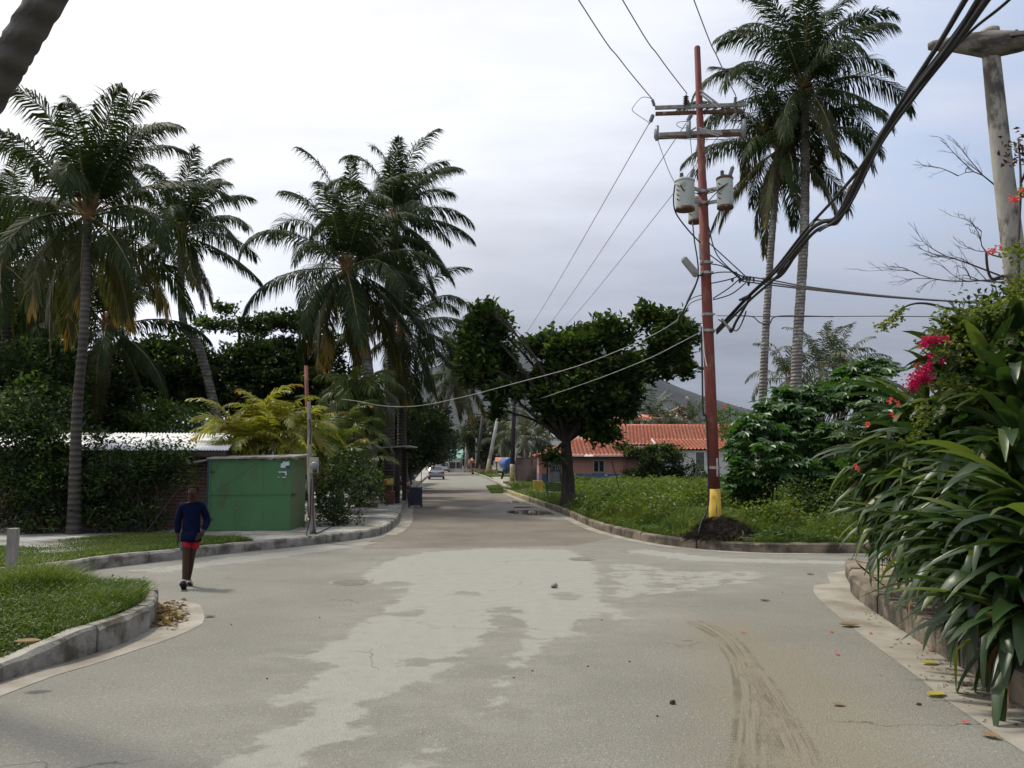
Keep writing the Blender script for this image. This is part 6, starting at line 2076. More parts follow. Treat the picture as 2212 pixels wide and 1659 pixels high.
def walker(loc, label):
    """a boy walking towards the street, facing -y; local metres"""
    th = thing('person', label, 'person')
    v = {
        'pel': ((0, 0, .80), (.100, .078)), 'sp1': ((0, .005, .92), (.108, .080)), 'sp2': ((0, 0, 1.05), (.118, .085)), 'che': ((0, -.005, 1.15), (.125, .085)), 'nb': ((0, -.005, 1.235), (.062, .060)),
        'nk': ((0, -.018, 1.285), (.046, .048)), 'jaw': ((0, -.040, 1.335), (.066, .074)), 'hd': ((0, -.030, 1.395), (.088, .100)), 'tp': ((0, -.022, 1.45), (.078, .090)), 'ct': ((0, -.02, 1.478), (.03, .035)),
        'nose': ((0, -.128, 1.385), .014), 'nz0': ((0, -.10, 1.388), .018),
        'shL': ((-.135, 0, 1.195), .056), 'elL': ((-.195, .035, .96), .040), 'wrL': ((-.185, -.01, .745), .028), 'pmL': ((-.182, -.025, .69), (.020, .032)),
        'shR': ((.135, 0, 1.195), .056), 'elR': ((.225, .03, .975), .040), 'wrR': ((.165, -.10, .79), .028), 'pmR': ((.135, -.135, .755), (.022, .030)),
        'hpL': ((-.060, -.01, .765), .072), 'knL': ((-.055, -.085, .44), .056), 'cfL': ((-.055, -.105, .33), .054), 'anL': ((-.062, -.185, .105), .034), 'heL': ((-.064, -.205, .052), .032), 'toL': ((-.070, -.335, .125), (.036, .022)),
        'hpR': ((.060, .01, .765), .072), 'knR': ((.012, .015, .43), .056), 'cfR': ((.002, .07, .31), .053), 'anR': ((-.016, .185, .115), .034), 'heR': ((-.016, .205, .085), .030), 'toR': ((-.008, .095, .035), (.036, .020)),
    }
    e = chain('pel', 'sp1', 'sp2', 'che', 'nb', 'nk', 'jaw', 'hd', 'tp', 'ct') + [('hd', 'nz0'), ('nz0', 'nose'), ('che', 'shL'), ('che', 'shR')]
    e += chain('shL', 'elL', 'wrL', 'pmL') + chain('shR', 'elR', 'wrR', 'pmR') + [('pel', 'hpL'), ('pel', 'hpR')]
    e += chain('hpL', 'knL', 'cfL', 'anL', 'heL', 'toL') + chain('hpR', 'knR', 'cfR', 'anR', 'heR', 'toR')
    for sd_, pm_, dr, sp_ in (('L', Vector((-.182, -.03, .665)), Vector((0, -.1, -1)), Vector((0, 1, 0))), ('R', Vector((.118, -.15, .742)), Vector((-.8, -.25, -.45)), Vector((-.3, 0.2, .75)))):
        for i, ln in enumerate((.058, .066, .062, .050)):
            b0 = pm_ + sp_.normalized() * (.014 * (i - 1.5))
            d0 = dr.normalized()
            v[f'f{sd_}{i}a'] = (tuple(b0), .0085)
            v[f'f{sd_}{i}b'] = (tuple(b0 + d0 * ln * .55), .0075)
            v[f'f{sd_}{i}c'] = (tuple(b0 + d0 * ln * .9 + Vector((.012 if sd_ == 'L' else 0, 0, -.014 if sd_ == 'R' else 0))), .006)
            e += chain('pm' + sd_, f'f{sd_}{i}a', f'f{sd_}{i}b', f'f{sd_}{i}c')
        tb = pm_ + Vector((.0, -.035, .03)) if sd_ == 'L' else pm_ + Vector((.0, -.02, .05))
        v[f't{sd_}a'] = (tuple(tb), .010)
        v[f't{sd_}b'] = (tuple(tb + dr.normalized() * .035 + Vector((0, -.012, 0))), .008)
        e += chain('wr' + sd_, f't{sd_}a', f't{sd_}b')
    skin_part('body', v, e, M['skin'], th, 2)
    sh = {k: (v[k][0], tuple(r + .016 for r in v[k][1]) if hasattr(v[k][1], '__len__') else v[k][1] + .012) for k in ('sp1', 'sp2', 'che', 'shL', 'elL', 'shR', 'elR')}
    sh['hem'] = ((0, -.01, .640), (.170, .150))
    sh['hm2'] = ((0, -.005, .70), (.162, .140))
    sh['hip'] = ((0, 0, .80), (.150, .120))
    sh['sp1'] = ((0, .005, .93), (.134, .100))
    sh['nb'] = ((0, -.005, 1.222), (.080, .072))
    for s_ in 'LR':
        sh['el' + s_] = (v['el' + s_][0], .058)
        sh['sh' + s_] = (v['sh' + s_][0], .066)
        a, b_ = Vector(v['el' + s_][0]), Vector(v['wr' + s_][0])
        sh['cf' + s_] = (tuple(a.lerp(b_, .88)), .040)
        sh['mf' + s_] = (tuple(a.lerp(b_, .5)), .050)
    skin_part('shirt', sh, chain('hem', 'hm2', 'hip', 'sp1', 'sp2', 'che', 'nb') + [('che', 'shL'), ('che', 'shR')] + chain('shL', 'elL', 'mfL', 'cfL') + chain('shR', 'elR', 'mfR', 'cfR'), M['shirt_blue'], th, 2)
    so = {'pel': ((0, 0, .79), (.095, .08)), 'hpL': ((-.058, -.01, .72), .076), 'hpR': ((.058, .01, .72), .076)}
    a, b_ = Vector(v['hpL'][0]), Vector(v['knL'][0])
    so['mL'], so['eL'] = (tuple(a.lerp(b_, .45)), .080), (tuple(a.lerp(b_, .64) + Vector((-.005, 0, 0))), .084)
    a, b_ = Vector(v['hpR'][0]), Vector(v['knR'][0])
    so['mR'], so['eR'] = (tuple(a.lerp(b_, .45) + Vector((.012, 0, 0))), .080), (tuple(a.lerp(b_, .68) + Vector((.025, 0, 0))), .083)
    skin_part('shorts', so, [('pel', 'hpL'), ('hpL', 'mL'), ('mL', 'eL'), ('pel', 'hpR'), ('hpR', 'mR'), ('mR', 'eR')], M['shorts_red'], th, 2)
    mb = MB()
    q0, q1 = Vector(so['hpL'][0]) + Vector((-.082, -.012, -.01)), Vector(so['eL'][0]) + Vector((-.072, -.012, -.02))
    mb.tube([q0 + Vector((.03, 0, .02)), q0.lerp(q1, .4) + Vector((.012, 0, 0)), q1 + Vector((.015, 0, .01))], [.02, .026, .024], 8)
    mb.build('side_stripe', M['teal_cloth'], th, True)
    mb = MB()
    mb.ellip((0, -.004, 1.432), (.083, .097, .075), 18, 12)
    v_ = mb.V[0]
    v_[:, 2] = np.where((v_[:, 1] < -.06) & (v_[:, 2] < 1.445), 1.445, v_[:, 2])
    v_ += rg0.normal(size=v_.shape) * .004
    mb.build('hair', M['hair'], th, True)
    for s_ in (-1, 1):
        mb = MB()
        mb.ellip((s_ * .030, -.110, 1.400), (.013, .008, .007), 8, 6)
        mb.build('eye', M['eye'], th, True)
        mb = MB()
        mb.ellip((s_ * .080, -.018, 1.385), (.012, .020, .030), 8, 6)
        mb.build('ear', M['skin'], th, True)
    mb = MB()
    mb.ellip((0, -.112, 1.348), (.022, .008, .006), 8, 6)
    mb.build('mouth', M['hair'], th, True)
    # sandals: near foot lifts its toe, far foot pushes off
    for an, to, tl in (('heL', 'toL', 1), ('heR', 'toR', 0)):
        a, b_ = Vector(v[an][0]), Vector(v[to][0])
        d = (b_ - a).normalized()
        s_ = Vector((1, 0, 0))
        n_ = s_.cross(d).normalized()
        if n_.z < 0:
            n_ = -n_
        mb, V = MB(), []
        prof = ((-.045, .028), (-.02, .038), (.06, .040), (.13, .050), (.175, .040), (.192, .018))
        for dz in (-.030, -.046):
            V += [a + d * x - s_ * w + n_ * dz for x, w in prof] + [a + d * x + s_ * w + n_ * dz for x, w in reversed(prof)]
        k = len(prof) * 2
        mb.add(V, [tuple(range(k)), tuple(range(2 * k - 1, k - 1, -1))] + [(i, k + i, k + (i + 1) % k, (i + 1) % k) for i in range(k)])
        sdl = mb.build('sandal', M['sandal'], th)
        mb = MB()
        mb.tube([a + d * .10 - s_ * .047 - n_ * .03, a + d * .11 - s_ * .035 + n_ * .018, a + d * .115 + n_ * .032, a + d * .11 + s_ * .035 + n_ * .018, a + d * .10 + s_ * .047 - n_ * .03], .014, 8)
        mb.build('strap', M['strap_grey'], sdl, True)
    th.location = loc
    return th


q = G(400, 1272)
pw = walker((q.x, q.y + .15, .006), 'boy in a navy long sleeved shirt and red shorts walking in sandals')
pw.rotation_euler = (0, 0, rad(19))


def standing(loc, label, top, legs, h=1.68, rz=0):
    th = thing('person', label, 'person', group='people far down the street')
    v = {'pel': ((0, 0, .95), (.13, .10)), 'sp': ((0, 0, 1.15), (.13, .09)), 'che': ((0, 0, 1.32), (.15, .10)), 'nk': ((0, 0, 1.46), .055), 'hd': ((0, -.01, 1.58), (.085, .1)), 'tp': ((0, -.01, 1.66), (.06, .07)),
         'sL': ((-.18, 0, 1.38), .055), 'eL': ((-.24, .02, 1.1), .042), 'wL': ((-.22, -.05, .86), .035), 'sR': ((.18, 0, 1.38), .055), 'eR': ((.24, .02, 1.1), .042), 'wR': ((.22, -.05, .86), .035),
         'hL': ((-.09, 0, .9), .09), 'kL': ((-.10, -.03, .48), .06), 'aL': ((-.11, .02, .08), .045), 'tL': ((-.12, -.12, .04), .04), 'hR': ((.09, 0, .9), .09), 'kR': ((.10, .02, .48), .06), 'aR': ((.11, .06, .08), .045), 'tR': ((.12, -.08, .04), .04)}
    e = chain('pel', 'sp', 'che', 'nk', 'hd', 'tp') + [('che', 'sL'), ('che', 'sR'), ('pel', 'hL'), ('pel', 'hR')] + chain('sL', 'eL', 'wL') + chain('sR', 'eR', 'wR') + chain('hL', 'kL', 'aL', 'tL') + chain('hR', 'kR', 'aR', 'tR')
    skin_part('body', v, e, M['skin'], th, 1)
    sh = {k: (v[k][0], (.16, .125)) for k in ('pel', 'sp')}
    sh['che'] = (v['che'][0], (.165, .115))
    sh.update({k: (v[k][0], .075) for k in ('sL', 'sR')})
    sh.update({k: (v[k][0], .06) for k in ('eL', 'eR')})
    skin_part('shirt', sh, chain('pel', 'sp', 'che') + [('che', 'sL'), ('che', 'sR'), ('sL', 'eL'), ('sR', 'eR')], top, th, 1)
    so = {k: (v[k][0], .11) for k in ('hL', 'hR')}
    so['pel'] = ((0, 0, .93), (.15, .12))
    so.update({k: (v[k][0], .085) for k in ('kL', 'kR')})
    skin_part('trousers', so, [('pel', 'hL'), ('pel', 'hR'), ('hL', 'kL'), ('hR', 'kR')], legs, th, 1)
    skin_part('hair', {'a': ((0, 0, 1.64), (.09, .1)), 'b': ((0, 0, 1.69), (.05, .05))}, [('a', 'b')], M['hair'], th, 1)
    th.location, th.rotation_euler = loc, (0, 0, rz)
    return th


for px, lab, tp_, lg in ((945, 'distant person in a white shirt beside the big silver car', M['white_paint'], M['ceramic']), (939, 'distant person in dark clothes standing next to the white shirt', M['dark_metal'], M['dark_metal']), (931, 'distant person in a reddish shirt at the edge of the pavement', M['shorts_red'], M['ceramic'])):
    q = P(px, 1005, 172)
    standing((q.x, 172, 0.01 if px > 935 else .2), lab, tp_, lg, rz=RND.uniform(-.5, .5))


# dog sitting on the road
th = thing('dog', 'small dark dog sitting on the street', 'dog')
v = {'hip': ((0, .18, .17), (.13, .13)), 'bel': ((0, .07, .32), (.115, .12)), 'che': ((0, -.06, .46), (.11, .12)), 'nk': ((0, -.10, .60), (.07, .075)), 'hd': ((0, -.14, .70), (.075, .08)), 'mz': ((0, -.25, .68), (.038, .036)), 'ns': ((0, -.31, .67), .026),
     'fsL': ((-.09, -.08, .40), .055), 'fkL': ((-.09, -.10, .20), .034), 'ffL': ((-.09, -.12, .03), .03), 'fpL': ((-.09, -.18, .025), .028), 'fsR': ((.09, -.08, .40), .055), 'fkR': ((.09, -.10, .20), .034), 'ffR': ((.09, -.12, .03), .03), 'fpR': ((.09, -.18, .025), .028),
     'htL': ((-.13, .12, .16), .09), 'hkL': ((-.15, -.02, .15), .045), 'hhL': ((-.14, .12, .04), .035), 'hpL': ((-.14, -.02, .028), .03), 'htR': ((.13, .12, .16), .09), 'hkR': ((.15, -.02, .15), .045), 'hhR': ((.14, .12, .04), .035), 'hpR': ((.14, -.02, .028), .03),
     't1': ((0, .32, .07), .035), 't2': ((.10, .46, .05), .022), 'eaL': ((-.06, -.11, .77), .022), 'ebL': ((-.075, -.10, .85), .012), 'eaR': ((.06, -.11, .77), .022), 'ebR': ((.075, -.10, .85), .012)}
e = chain('hip', 'bel', 'che', 'nk', 'hd', 'mz', 'ns') + [('che', 'fsL'), ('che', 'fsR'), ('hip', 'htL'), ('hip', 'htR'), ('hip', 't1'), ('t1', 't2'), ('hd', 'eaL'), ('eaL', 'ebL'), ('hd', 'eaR'), ('eaR', 'ebR')]
for s_ in 'LR':
    e += chain('fs' + s_, 'fk' + s_, 'ff' + s_, 'fp' + s_) + chain('ht' + s_, 'hk' + s_, 'hh' + s_, 'hp' + s_)
M['dog'] = pm('dark_fur', (0.035, 0.028, 0.022), 0.9, 0.4, 8)
skin_part('body', v, e, M['dog'], th, 1)
q = G(1021, 1025)
th.location, th.rotation_euler = (q.x, q.y, 0.0), (0, 0, rad(200))

# bird on the palm frond
q = P(77, 392, 20.6)
th = thing('bird', 'dark bird perched on a palm frond at the left', 'bird')
skin_part('body', {'tl': ((0, .10, -.02), (.02, .01)), 'bo': ((0, .03, .08), (.075, .07)), 'ch': ((0, -.01, .20), (.10, .09)), 'nk': ((0, -.03, .29), (.075, .07)), 'hd': ((0, -.05, .36), (.07, .07)), 'bk': ((0, -.14, .35), .015)}, chain('tl', 'bo', 'ch', 'nk', 'hd', 'bk'), M['dog'], th, 2)
for s_ in (-1, 1):
    mb = MB()
    mb.tube([(s_ * .025, .02, .04), (s_ * .03, 0, -.06)], .010, 6)
    mb.build('leg', M['dark_metal'], th)
th.location = q


# ------------------------------------------------------------------ vehicles
M['car_silver'] = pm('silver_car_paint', (0.17, 0.18, 0.21), 0.35, 0.05, 2, metal=0.4, coat=0.6)
M['car_white'] = pm('pale_car_paint', (0.42, 0.43, 0.44), 0.35, 0.05, 2, metal=0.2, coat=0.5)
M['lamp_red'] = pm('tail_lamp_red', (0.22, 0.012, 0.012), 0.25, 0.1)
M['plate'] = pm('number_plate', (0.45, 0.43, 0.38), 0.6, 0.1)


def car(label, loc, rz, paint, L=4.3, Wd=1.72, H=1.40, suv=False):
    """rear of the car at -y"""
    th = thing('parked_car', label, 'car')
    hw, hl = Wd / 2, L / 2
    mb = MB()
    rows = [(-hl, .86, .38, .62 if not suv else .55), (-hl + .06, .94, .30, .86 if not suv else .95), (-hl + .25, .99, .24, .93 if not suv else 1.02), (-hl + 1.0, 1, .22, .93 if not suv else 1.04), (0, 1, .22, .92 if not suv else 1.04), (hl - 1.1, 1, .22, .86 if not suv else .98), (hl - .35, .97, .24, .74 if not suv else .90), (hl - .06, .88, .30, .62), (hl, .78, .38, .55)]
    V, n = [], 10
    for y, k, z0, z1 in rows:
        w = hw * k
        for x, z in ((-.88, 0), (-1, .12), (-1.0, .5), (-.97, .85), (-.88, 1), (.88, 1), (.97, .85), (1.0, .5), (1, .12), (.88, 0)):
            V.append((x * w, y, lerp(z0, z1, z)))
    m_ = len(rows)
    mb.add(V, [(i * n + j, i * n + (j + 1) % n, (i + 1) * n + (j + 1) % n, (i + 1) * n + j) for i in range(m_ - 1) for j in range(n)] + [tuple(range(n - 1, -1, -1)), tuple(range((m_ - 1) * n, m_ * n))])
    body = mb.build('body', paint, th, True, bevel=.02)
    zb = .90 if not suv else 1.02
    rl = (-hl + .75, -hl + 1.25) if not suv else (-hl + .12, -hl + .45)
    fr = (hl - 1.25, hl - 2.0)
    mb = MB()
    wb, wt = hw * .93, hw * .74
    mb.hexa([(-wb, rl[0], zb), (wb, rl[0], zb), (wb, fr[0], zb - .04), (-wb, fr[0], zb - .04), (-wt, rl[1], H - .03), (wt, rl[1], H - .03), (wt, fr[1], H - .03), (-wt, fr[1], H - .03)])
    mb.hexa([(-wt, rl[1], H - .03), (wt, rl[1], H - .03), (wt, fr[1], H - .03), (-wt, fr[1], H - .03), (-wt * .9, rl[1] + .1, H), (wt * .9, rl[1] + .1, H), (wt * .9, fr[1] - .1, H), (-wt * .9, fr[1] - .1, H)])
    mb.build('cabin', paint, th, False, bevel=.03)

    def pane(nm, pts, off):
        mb = MB()
        P_ = [Vector(p) + Vector(off) * .012 for p in pts]
        c_ = sum(P_, Vector()) / len(P_)
        P_ = [c_ + (p - c_) * .90 for p in P_]
        mb.add(P_ + [p - Vector(off) * .01 for p in P_], [(0, 1, 2, 3), (7, 6, 5, 4)] + [(i, 4 + i, 4 + (i + 1) % 4, (i + 1) % 4) for i in range(4)])
        mb.build(nm, M['glass_dark'], th)

    pane('rear_window', [(-wb, rl[0], zb), (wb, rl[0], zb), (wt, rl[1], H - .03), (-wt, rl[1], H - .03)], (0, -1, .4))
    pane('windscreen', [(wb, fr[0], zb - .04), (-wb, fr[0], zb - .04), (-wt, fr[1], H - .03), (wt, fr[1], H - .03)], (0, 1, .6))
    for s_ in (-1, 1):
        pane('side_window', [(s_ * wb, rl[0] + .15, zb + .02), (s_ * wb, fr[0] - .1, zb - .02), (s_ * wt, fr[1] - .1, H - .05), (s_ * wt, rl[1] + .05, H - .05)], (s_, 0, .2))
        mb = MB()
        mb.box((s_ * hw * .76, -hl - .005 + .03, .76 if not suv else .88), (hw * .36, .07, .16 if not suv else .24))
        mb.build('tail_lamp', M['lamp_red'], th, bevel=.02)
        mb = MB()
        mb.box((s_ * (hw + .07), fr[0] - .25, zb + .05), (.16, .09, .12))
        mb.build('wing_mirror', paint, th, bevel=.02)
        for y in (-hl + .78, hl - .85):
            mb = MB()
            r = .31 if not suv else .36
            mb.lathe([(r * .62, -.09), (r * .95, -.1), (r, -.06), (r, .06), (r * .95, .1), (r * .62, .09)], 20, (s_ * (hw - .10), y, r), Matrix.Rotation(PI / 2, 3, 'Y'))
            wl = mb.build('wheel', M['black_rubber'], th, True)
            mb = MB()
            mb.lathe([(.02, -.08), (r * .60, -.075), (r * .64, .0), (r * .60, .075), (.02, .08)], 16, (s_ * (hw - .10), y, r), Matrix.Rotation(PI / 2, 3, 'Y'))
            mb.build('rim', M['steel'], wl, True)
    mb = MB()
    mb.box((0, -hl - .03, .45), (Wd * .93, .14, .20))
    mb.build('bumper', paint if not suv else M['dark_metal'], th, bevel=.04)
    mb = MB()
    mb.box((0, -hl - .005, .70 if not suv else .82), (.34, .03, .13))
    mb.build('number_plate', M['plate'], th)
    th.location, th.rotation_euler = loc, (0, 0, rz)
    return th


q = G(939, 1036)
car('silver saloon car parked with its rear to the viewer', (q.x, q.y + 2, 0.004), rad(4.5), M['car_silver'])
q = P(960, 1008, 150)
car('pale four wheel drive car parked further down the street', (q.x, 150, 0.004), rad(4.5), M['car_white'], 4.6, 1.9, 1.8, True)

# motorcycle on the kerb behind the board
th = thing('motorcycle', 'dark motorcycle parked at the kerb behind the sandwich board', 'motorcycle')
for y in (-.65, .65):
    mb = MB()
    V, Fc = [], []
    for i in range(24):
        a = 2 * PI * i / 24
        for j in range(8):
            b_ = 2 * PI * j / 8
            r = .27 + .05 * math.cos(b_)
            V.append((.05 * math.sin(b_), y + r * math.cos(a), .32 + r * math.sin(a)))
    mb.add(V, [(i * 8 + j, i * 8 + (j + 1) % 8, ((i + 1) % 24) * 8 + (j + 1) % 8, ((i + 1) % 24) * 8 + j) for i in range(24) for j in range(8)])
    wl = mb.build('wheel', M['black_rubber'], th, True)
    mb = MB()
    mb.lathe([(.03, -.06), (.05, 0), (.03, .06)], 10, (0, y, .32), Matrix.Rotation(PI / 2, 3, 'Y'))
    for i in range(12):
        a = PI * i / 6
        mb.tube([(0, y, .32), (0, y + .24 * math.cos(a), .32 + .24 * math.sin(a))], .006, 4)
    mb.build('spokes', M['steel'], wl)
mb = MB()
mb.tube([(0, .65, .32), (0, .45, .70), (0, .36, .95)], [.03, .03, .025], 8)
mb.tube([(0, -.65, .32), (0, -.2, .38), (0, .25, .40), (0, .42, .74)], .03, 8)
mb.tube([(0, -.55, .70), (0, -.1, .62), (0, .40, .76)], .03, 8)
mb.tube([(0, -.65, .32), (0, -.45, .70)], .03, 8)
mb.build('frame', M['dark_metal'], th, True)
mb = MB()
mb.ellip((0, .02, .40), (.14, .2, .16), 12, 8)
mb.build('engine', M['steel'], th, True)
mb = MB()
mb.ellip((0, .18, .78), (.14, .26, .12), 12, 8)
mb.build('fuel_tank', M['pole_red'], th, True)
mb = MB()
mb.ellip((0, -.35, .77), (.13, .38, .06), 12, 8)
mb.build('seat', M['black_rubber'], th, True)
mb = MB()
mb.tube(spline([(-.36, .22, .98), (-.20, .34, 1.0), (0, .37, .96), (.20, .34, 1.0), (.36, .22, .98)], 4), .016, 8)
mb.build('handlebar', M['dark_metal'], th, True)
for s_ in (-1, 1):
    mb = MB()
    mb.tube([(s_ * .28, .28, .99), (s_ * .34, .26, 1.14)], .008, 6)
    mb.ellip((s_ * .36, .25, 1.18), (.07, .02, .045), 10, 6)
    mb.build('mirror', M['white_paint'], th, True)
mb = MB()
mb.lathe([(.04, -.1), (.09, 0), (.09, .04), (.02, .05)], 14, (0, .46, .88), Matrix.Rotation(-PI / 2, 3, 'X'))
mb.build('headlamp', M['steel'], th, True)
mb = MB()
mb.box((0, -.72, .68), (.14, .06, .1))
mb.build('tail_lamp', M['lamp_red'], th, bevel=.02)
q = G(880, 1088)
th.location, th.rotation_euler = (q.x, q.y + .8, 0.004), (0.0, rad(-6), rad(5))

# blue water tank on a trailer
Yt = 80
c = P(1096, 1001, Yt)
th = thing('tank_trailer', 'blue cylindrical water tank on a dark two wheeled trailer', 'trailer', (c.x, Yt, KZ))
mb = MB()
Mx = Matrix.Rotation(rad(-62), 3, 'Z') @ Matrix.Rotation(PI / 2, 3, 'X')
Mx = Matrix.Rotation(rad(18), 3, 'Z') @ Matrix.Rotation(PI / 2, 3, 'X')
mb.lathe([(.35, -1.0), (.52, -.95), (.58, -.85), (.58, .85), (.52, .95), (.35, 1.0)], 24, c, Mx)
M['tank_blue'] = pm('blue_tank_plastic', (0.02, 0.065, 0.22), 0.4, 0.15)
tk = mb.build('tank', M['tank_blue'], th, True)
mb = MB()
mb.box(c + Vector((.66, .0, -.05)), (.14, 1.2, 1.25), rad(18))
mb.build('end_board', M['white_paint'], th, bevel=.02)
mb = MB()
mb.box((c.x, Yt, KZ + .62), (1.2, 2.2, .14), rad(18))
bar(mb, (c.x - .1, Yt - .6, KZ + .62), (c.x - 1.0, Yt - .9, KZ + .72), .5, .22)
mb.build('chassis', M['dark_metal'], th)
for s_ in (-.45, .42):
    mb = MB()
    mb.lathe([(.2, -.1), (.36, -.1), (.38, -.05), (.38, .05), (.36, .1), (.2, .1)], 18, (c.x + s_, Yt - .3, KZ + .38), Matrix.Rotation(PI / 2 + rad(18), 3, 'Y'))
    mb.build('wheel', M['black_rubber'], th, True)

# ------------------------------------------------------------------ street objects
M['board'] = pm('dark_blue_board', (0.020, 0.024, 0.045), 0.7, 0.3, 4, dirt_or_glint=(.045, .05, .07), dlo=.5, dhi=.7, dscale=3)
q = G(897, 1096)
th = thing('sandwich_board', 'dark blue sandwich board standing on the road edge', 'sign board', tuple(q))
for s_, nm in ((-1, 'front'), (1, 'back')):
    mb = MB()
    p0, p1 = q + Vector((0, s_ * .18, .10)), q + Vector((0, s_ * .02, .80))
    hwv = Vector((.235, 0, 0))
    nv = Vector((0, s_ * .02, 0))
    mb.hexa([p0 - hwv, p0 + hwv, p0 + hwv + nv, p0 - hwv + nv, p1 - hwv, p1 + hwv, p1 + hwv + nv, p1 - hwv + nv])
    bd = mb.build('panel', M['board'], th)
    mb = MB()
    for k in (-1, 1):
        bar(mb, q + Vector((k * .25, s_ * .21, .0)), q + Vector((k * .25, s_ * .02, .84)), .035, .035)
    bar(mb, p0 - hwv, p0 + hwv, .03, .03)
    bar(mb, p1 - hwv, p1 + hwv, .03, .03)
    mb.build('frame', M['wood_dark'], bd)

# stall under the trees
q = G(858, 1087, KZ)
th = thing('street_stall', 'dark timber stall shelter with a flat sheet roof beside the pavement', 'stall', tuple(q))
for x, y in ((q.x, q.y), (q.x - 1.5, q.y + .2), (q.x, q.y + 2.2), (q.x - 1.5, q.y + 2.4)):
    mb = MB()
    mb.box((x, y, KZ + 1.05), (.19 if x == q.x else .12, .16, 2.1))
    mb.build('post', M['wood_dark'], th, bevel=.01)
mb = MB()
bar(mb, (q.x - 1.9, q.y - .1, KZ + 2.06), (q.x + .3, q.y - .1, KZ + 2.18), .10, .14)
bar(mb, (q.x - 1.9, q.y + 2.4, KZ + 2.06), (q.x + .3, q.y + 2.4, KZ + 2.18), .10, .14)
mb.build('beam', M['wood_dark'], th)
mb = MB()
bar(mb, (q.x - 2.1, q.y + 1.1, KZ + 2.15), (q.x + .5, q.y + 1.1, KZ + 2.29), 3.0, .05)
mb.build('roof', M['steel'], th)
q = G(835, 1088, KZ)
th = thing('stall_table', 'small table with pale legs standing under the stall', 'table', tuple(q))
mb = MB()
mb.box((q.x, q.y + .25, KZ + .72), (.62, .5, .045))
mb.build('table_top', M['brown_wall'], th, bevel=.01)
for x in (-.24, .22):
    for y in (.06, .44):
        mb = MB()
        mb.box((q.x + x, q.y + y, KZ + .35), (.05, .05, .70))
        mb.build('leg', M['wood_grey'], th)
mb = MB()
mb.box((q.x, q.y + .27, KZ + .56), (.52, .42, .28))
mb.build('drawer_box', M['wood_dark'], th, bevel=.01)
q2 = Vector((q.x + .02, q.y + .25, KZ + .745))
M['box_yellow'] = pm('yellow_plastic', (0.50, 0.42, 0.10), 0.6, 0.1)
M['box_orange'] = pm('orange_red_print', (0.60, 0.10, 0.03), 0.6, 0.1)
th = thing('cool_box', 'yellow box with an orange red square on the stall table', 'box', tuple(q2))
mb = MB()
V = [(-.21, -.14, 0), (.21, -.14, 0), (.21, .14, 0), (-.21, .14, 0), (-.20, -.13, .22), (.21, -.14, .27), (.21, .14, .27), (-.20, .13, .22)]
mb.hexa([Vector(p) + q2 for p in V])
mb.build('box_body', M['box_yellow'], th, bevel=.012)
mb = MB()
mb.box(q2 + Vector((-.10, -.145, .11)), (.13, .012, .15))
mb.build('print', M['box_orange'], th)
q3 = G(857, 1090, KZ) + Vector((-.35, .5, 0))
th = thing('waste_bin', 'dark red bin standing beside the stall table', 'bin', tuple(q3))
mb = MB()
mb.lathe([(.15, 0), (.17, .02), (.20, .42), (.215, .44), (.20, .45)], 16, q3)
mb.build('bin_body', M['brown_wall'], th, True)
mb = MB()
mb.lathe([(.215, .445), (.20, .50), (.05, .53), (.02, .53)], 16, q3)
mb.build('lid', M['lamp_red'], th, True)
q = G(790, 1096, KZ)
th = thing('brick_planter', 'low red brick planter edge at the foot of the bushes', 'planter', tuple(q))
mb = MB()
mb.box((q.x, q.y + .1, KZ + .07), (.85, .16, .16))
mb.box((q.x - .36, q.y + .7, KZ + .07), (.14, 1.04, .158))
mb.build('planter_wall', M['brick'], th, bevel=.01)
# kiosk wall with a round sign, and the hanging yellow sign
th = thing('kiosk', 'brown kiosk wall with a tan panel under the roadside tree', 'kiosk', (-8.35, 58, KZ))
mb = MB()
mb.box((-8.35, 58.9, KZ + 1.3), (2.2, 1.6, 2.6))
mb.build('wall', M['brown_wall'], th)
mb = MB()
mb.box((-7.62, 58.07, KZ + 1.75), (.55, .05, 1.3))
mb.build('panel', M['kerb_yellow'], th)
mb = MB()
mb.box((-8.35, 58.8, KZ + 2.66), (2.8, 2.2, .1))
mb.build('roof', M['wood_dark'], th)
c = Vector((-7.35, 57.98, KZ + 1.32))
th = thing('round_sign', 'round pale sign fixed on the kiosk wall', 'sign', tuple(c))
mb = MB()
mb.lathe([(.27, 0), (.27, .03), (.25, .05), (.02, .05)], 24, c, Matrix.Rotation(PI / 2, 3, 'X'))
mb.build('disc', M['ceramic'], th)
mb = MB()
mb.lathe([(.19, .05), (.19, .056), (.02, .056)], 24, c, Matrix.Rotation(PI / 2, 3, 'X'))
mb.build('inner_disc', M['brown_wall'], th)
Ys = 66
c = P(925.5, 978, Ys)
th = thing('yellow_sign', 'small square pale yellow sign hanging over the pavement edge', 'sign', tuple(c))
mb = MB()
mb.box(c, (.27, .03, .36))
mb.build('panel', M['box_yellow'], th, bevel=.005)
mb = MB()
mb.tube([(c.x - .55, Ys, KZ), (c.x - .55, Ys, c.z + .25)], .03, 8)
mb.tube([(c.x - .55, Ys, c.z + .22), (c.x + .15, Ys, c.z + .22)], .018, 8)
mb.build('bracket_post', M['dark_metal'], th)

